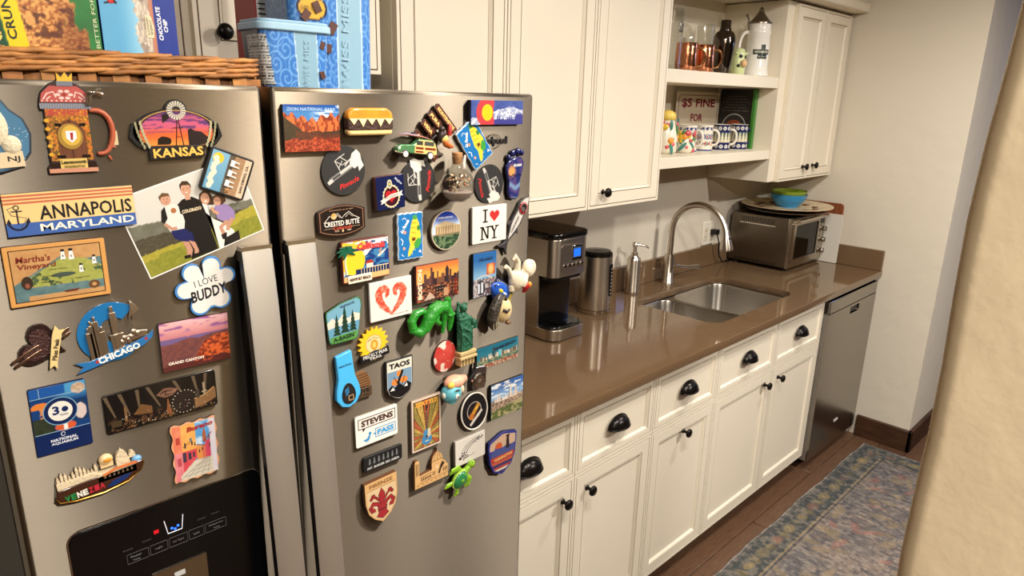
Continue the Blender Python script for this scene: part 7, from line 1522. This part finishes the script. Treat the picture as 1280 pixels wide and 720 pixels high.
for i in range(len(sp_)-1):
    for q in (0, .33, .66):
        p = [sp_[i][j]*(1-q)+sp_[i+1][j]*q for j in range(3)]; g.add([(p[0]-1.2, p[1], p[2]-3), (p[0]+1.2, p[1]+.4, p[2]-3), (p[0], p[1]-1, p[2]-3), (p[0], p[1]+.2, p[2]+1.2)], [(0, 2, 3), (2, 1, 3), (1, 0, 3), (0, 1, 2)])
o = m.solid(g, 'back_scales', mc((92, 176, 60), .4), smooth=0); o['kind'] = 'stuff'

m = Mag('blue_fish_magnet', 'blue tropical fish magnet with striped dark fin', 331, 1372, -32)
m.solid(G(.001).ball((0, 0, 7), (27, 16, 7), 28, 14), 'fish_body', mat('blue_fish', (34, 84, 184), .25, coat=.5, vary=(50, .3)))
m.solid(G(.001).prism([(-24, 8), (-20, 18), (-4, 21), (14, 17), (26, 6), (14, 10), (-6, 14), (-18, 11)][::-1], 3, 8), 'dorsal_fin', mc((22, 30, 70), .3), bevel=.0006)
g = G(.001)
for i in range(9): g.box(-19+i*4.6, 12+2*math.sin(i*.35+.3), 8, -18+i*4.6, 17.5-.2*abs(i-3), 8.8)
m.solid(g, 'fin_rays', mc((206, 206, 190)), smooth=0); m.solid(G(.001).prism([(25, 3), (36, 9), (34, 0), (37, -8), (25, -3)][::-1], 3, 8), 'tail_fin', mc((206, 186, 90), .3), bevel=.0005); m.solid(G(.001).ball((-4, 0, 13), (7, 4, 1.6)), 'yellow_patch', mc((196, 190, 60), .3)); m.solid(G(.001).ball((7, -1, 13), (7, 2.6, 1.4)), 'pale_patch', mc((200, 214, 226), .3)); m.solid(G(.001).prism([(-20, -10), (-8, -20), (-6, -12)][::-1][::-1], 3, 8), 'lower_fin', mc((28, 40, 100), .3)); m.solid(G(.001).ball((-21, 3, 11), (2, 2, 1.6)), 'eye', DK)

m = Mag('armadillo_magnet', 'curled figure magnet with a scaly dark back and cream belly', 326, 1334, 0)
m.solid(G(.001).ball((8, 2, 13), (19, 25, 13), 28, 16), 'cream_body', mat('cream_resin', (222, 196, 146), .3, coat=.4))
g = G(.001).tube([(0, 34, 14), (-8, 24, 15), (-16, 8, 15), (-20, -10, 13), (-16, -24, 11), (-12, -34, 9)], [6, 9.5, 11, 10, 8, 3], 14); g.tube([(4, 30, 18), (10, 22, 20)], [5, 3], 10); m.solid(g, 'scaly_back', mat('dark_scale', (64, 56, 46), .4, coat=.3, bump=(230, 1, .006)), remesh=.0011)
g = G(.001)
for i in range(22):
    t_ = i/21; x = -4-16*math.sin(t_*1.9)-4*(1-t_)+2; y = 28-58*t_
    for k in (-5, 0, 5): g.ball((x+k+2, y+k*.4, 24.2-abs(k)*.3-4*t_), (1.0, 1.0, .9), 6, 4)
o = m.solid(g, 'pale_dots', mc((190, 176, 140))); o['kind'] = 'stuff'
m.solid(G(.001).tube([(-2, 6, 22), (6, 2, 26), (12, 6, 26)], [4, 3.4, 2], 8), 'paw', mc((50, 44, 38), .4)); m.solid(G(.001).ball((18, -24, 16), (6, 4, 5)), 'brown_nose', mc((110, 74, 44), .4))

m = Mag('cow_figure_magnet', 'cream ceramic animal figure magnet with legs up and red nose', 373, 1398, 8)
CW = mat('cream_ceramic', (222, 210, 184), .35, coat=.3, bump=(150, .5, .003)); g = G(.001)
g.ball((-8, -8, 14), (19, 22, 13)).ball((20, 4, 16), (13, 16, 12)); g.tube([(-20, 2, 14), (-26, 18, 14), (-32, 26, 14), (-36, 22, 14)], [6, 5, 4.5, 4], 10); g.tube([(-6, 8, 15), (-2, 26, 15), (-8, 40, 15), (-14, 32, 15)], [7, 6, 5, 4], 10); g.tube([(12, -2, 18), (2, -14, 22), (-2, -22, 22)], [7, 8, 6], 10); g.tube([(-22, -16, 14), (-24, -26, 14)], [7, 6], 10)
m.solid(g, 'animal_body', CW, remesh=.0012); m.solid(G(.001).lathe([(15, 8), (17, 10), (17, 12), (14, 14), (17, 16), (15, 18)], (27, 5, 0), 24), 'bucket', CW); m.solid(G(.001).ball((6, -24, 24), (9, 8, 5)), 'red_mouth', mc((150, 26, 30), .3)); m.solid(G(.001).ball((14, -22, 25), (5, 6, 4)), 'orange_beak', mc((232, 140, 50), .3)); m.solid(G(.001).ball((5, -33, 20), (6, 4, 4)), 'red_tip', mc((170, 40, 36), .3))
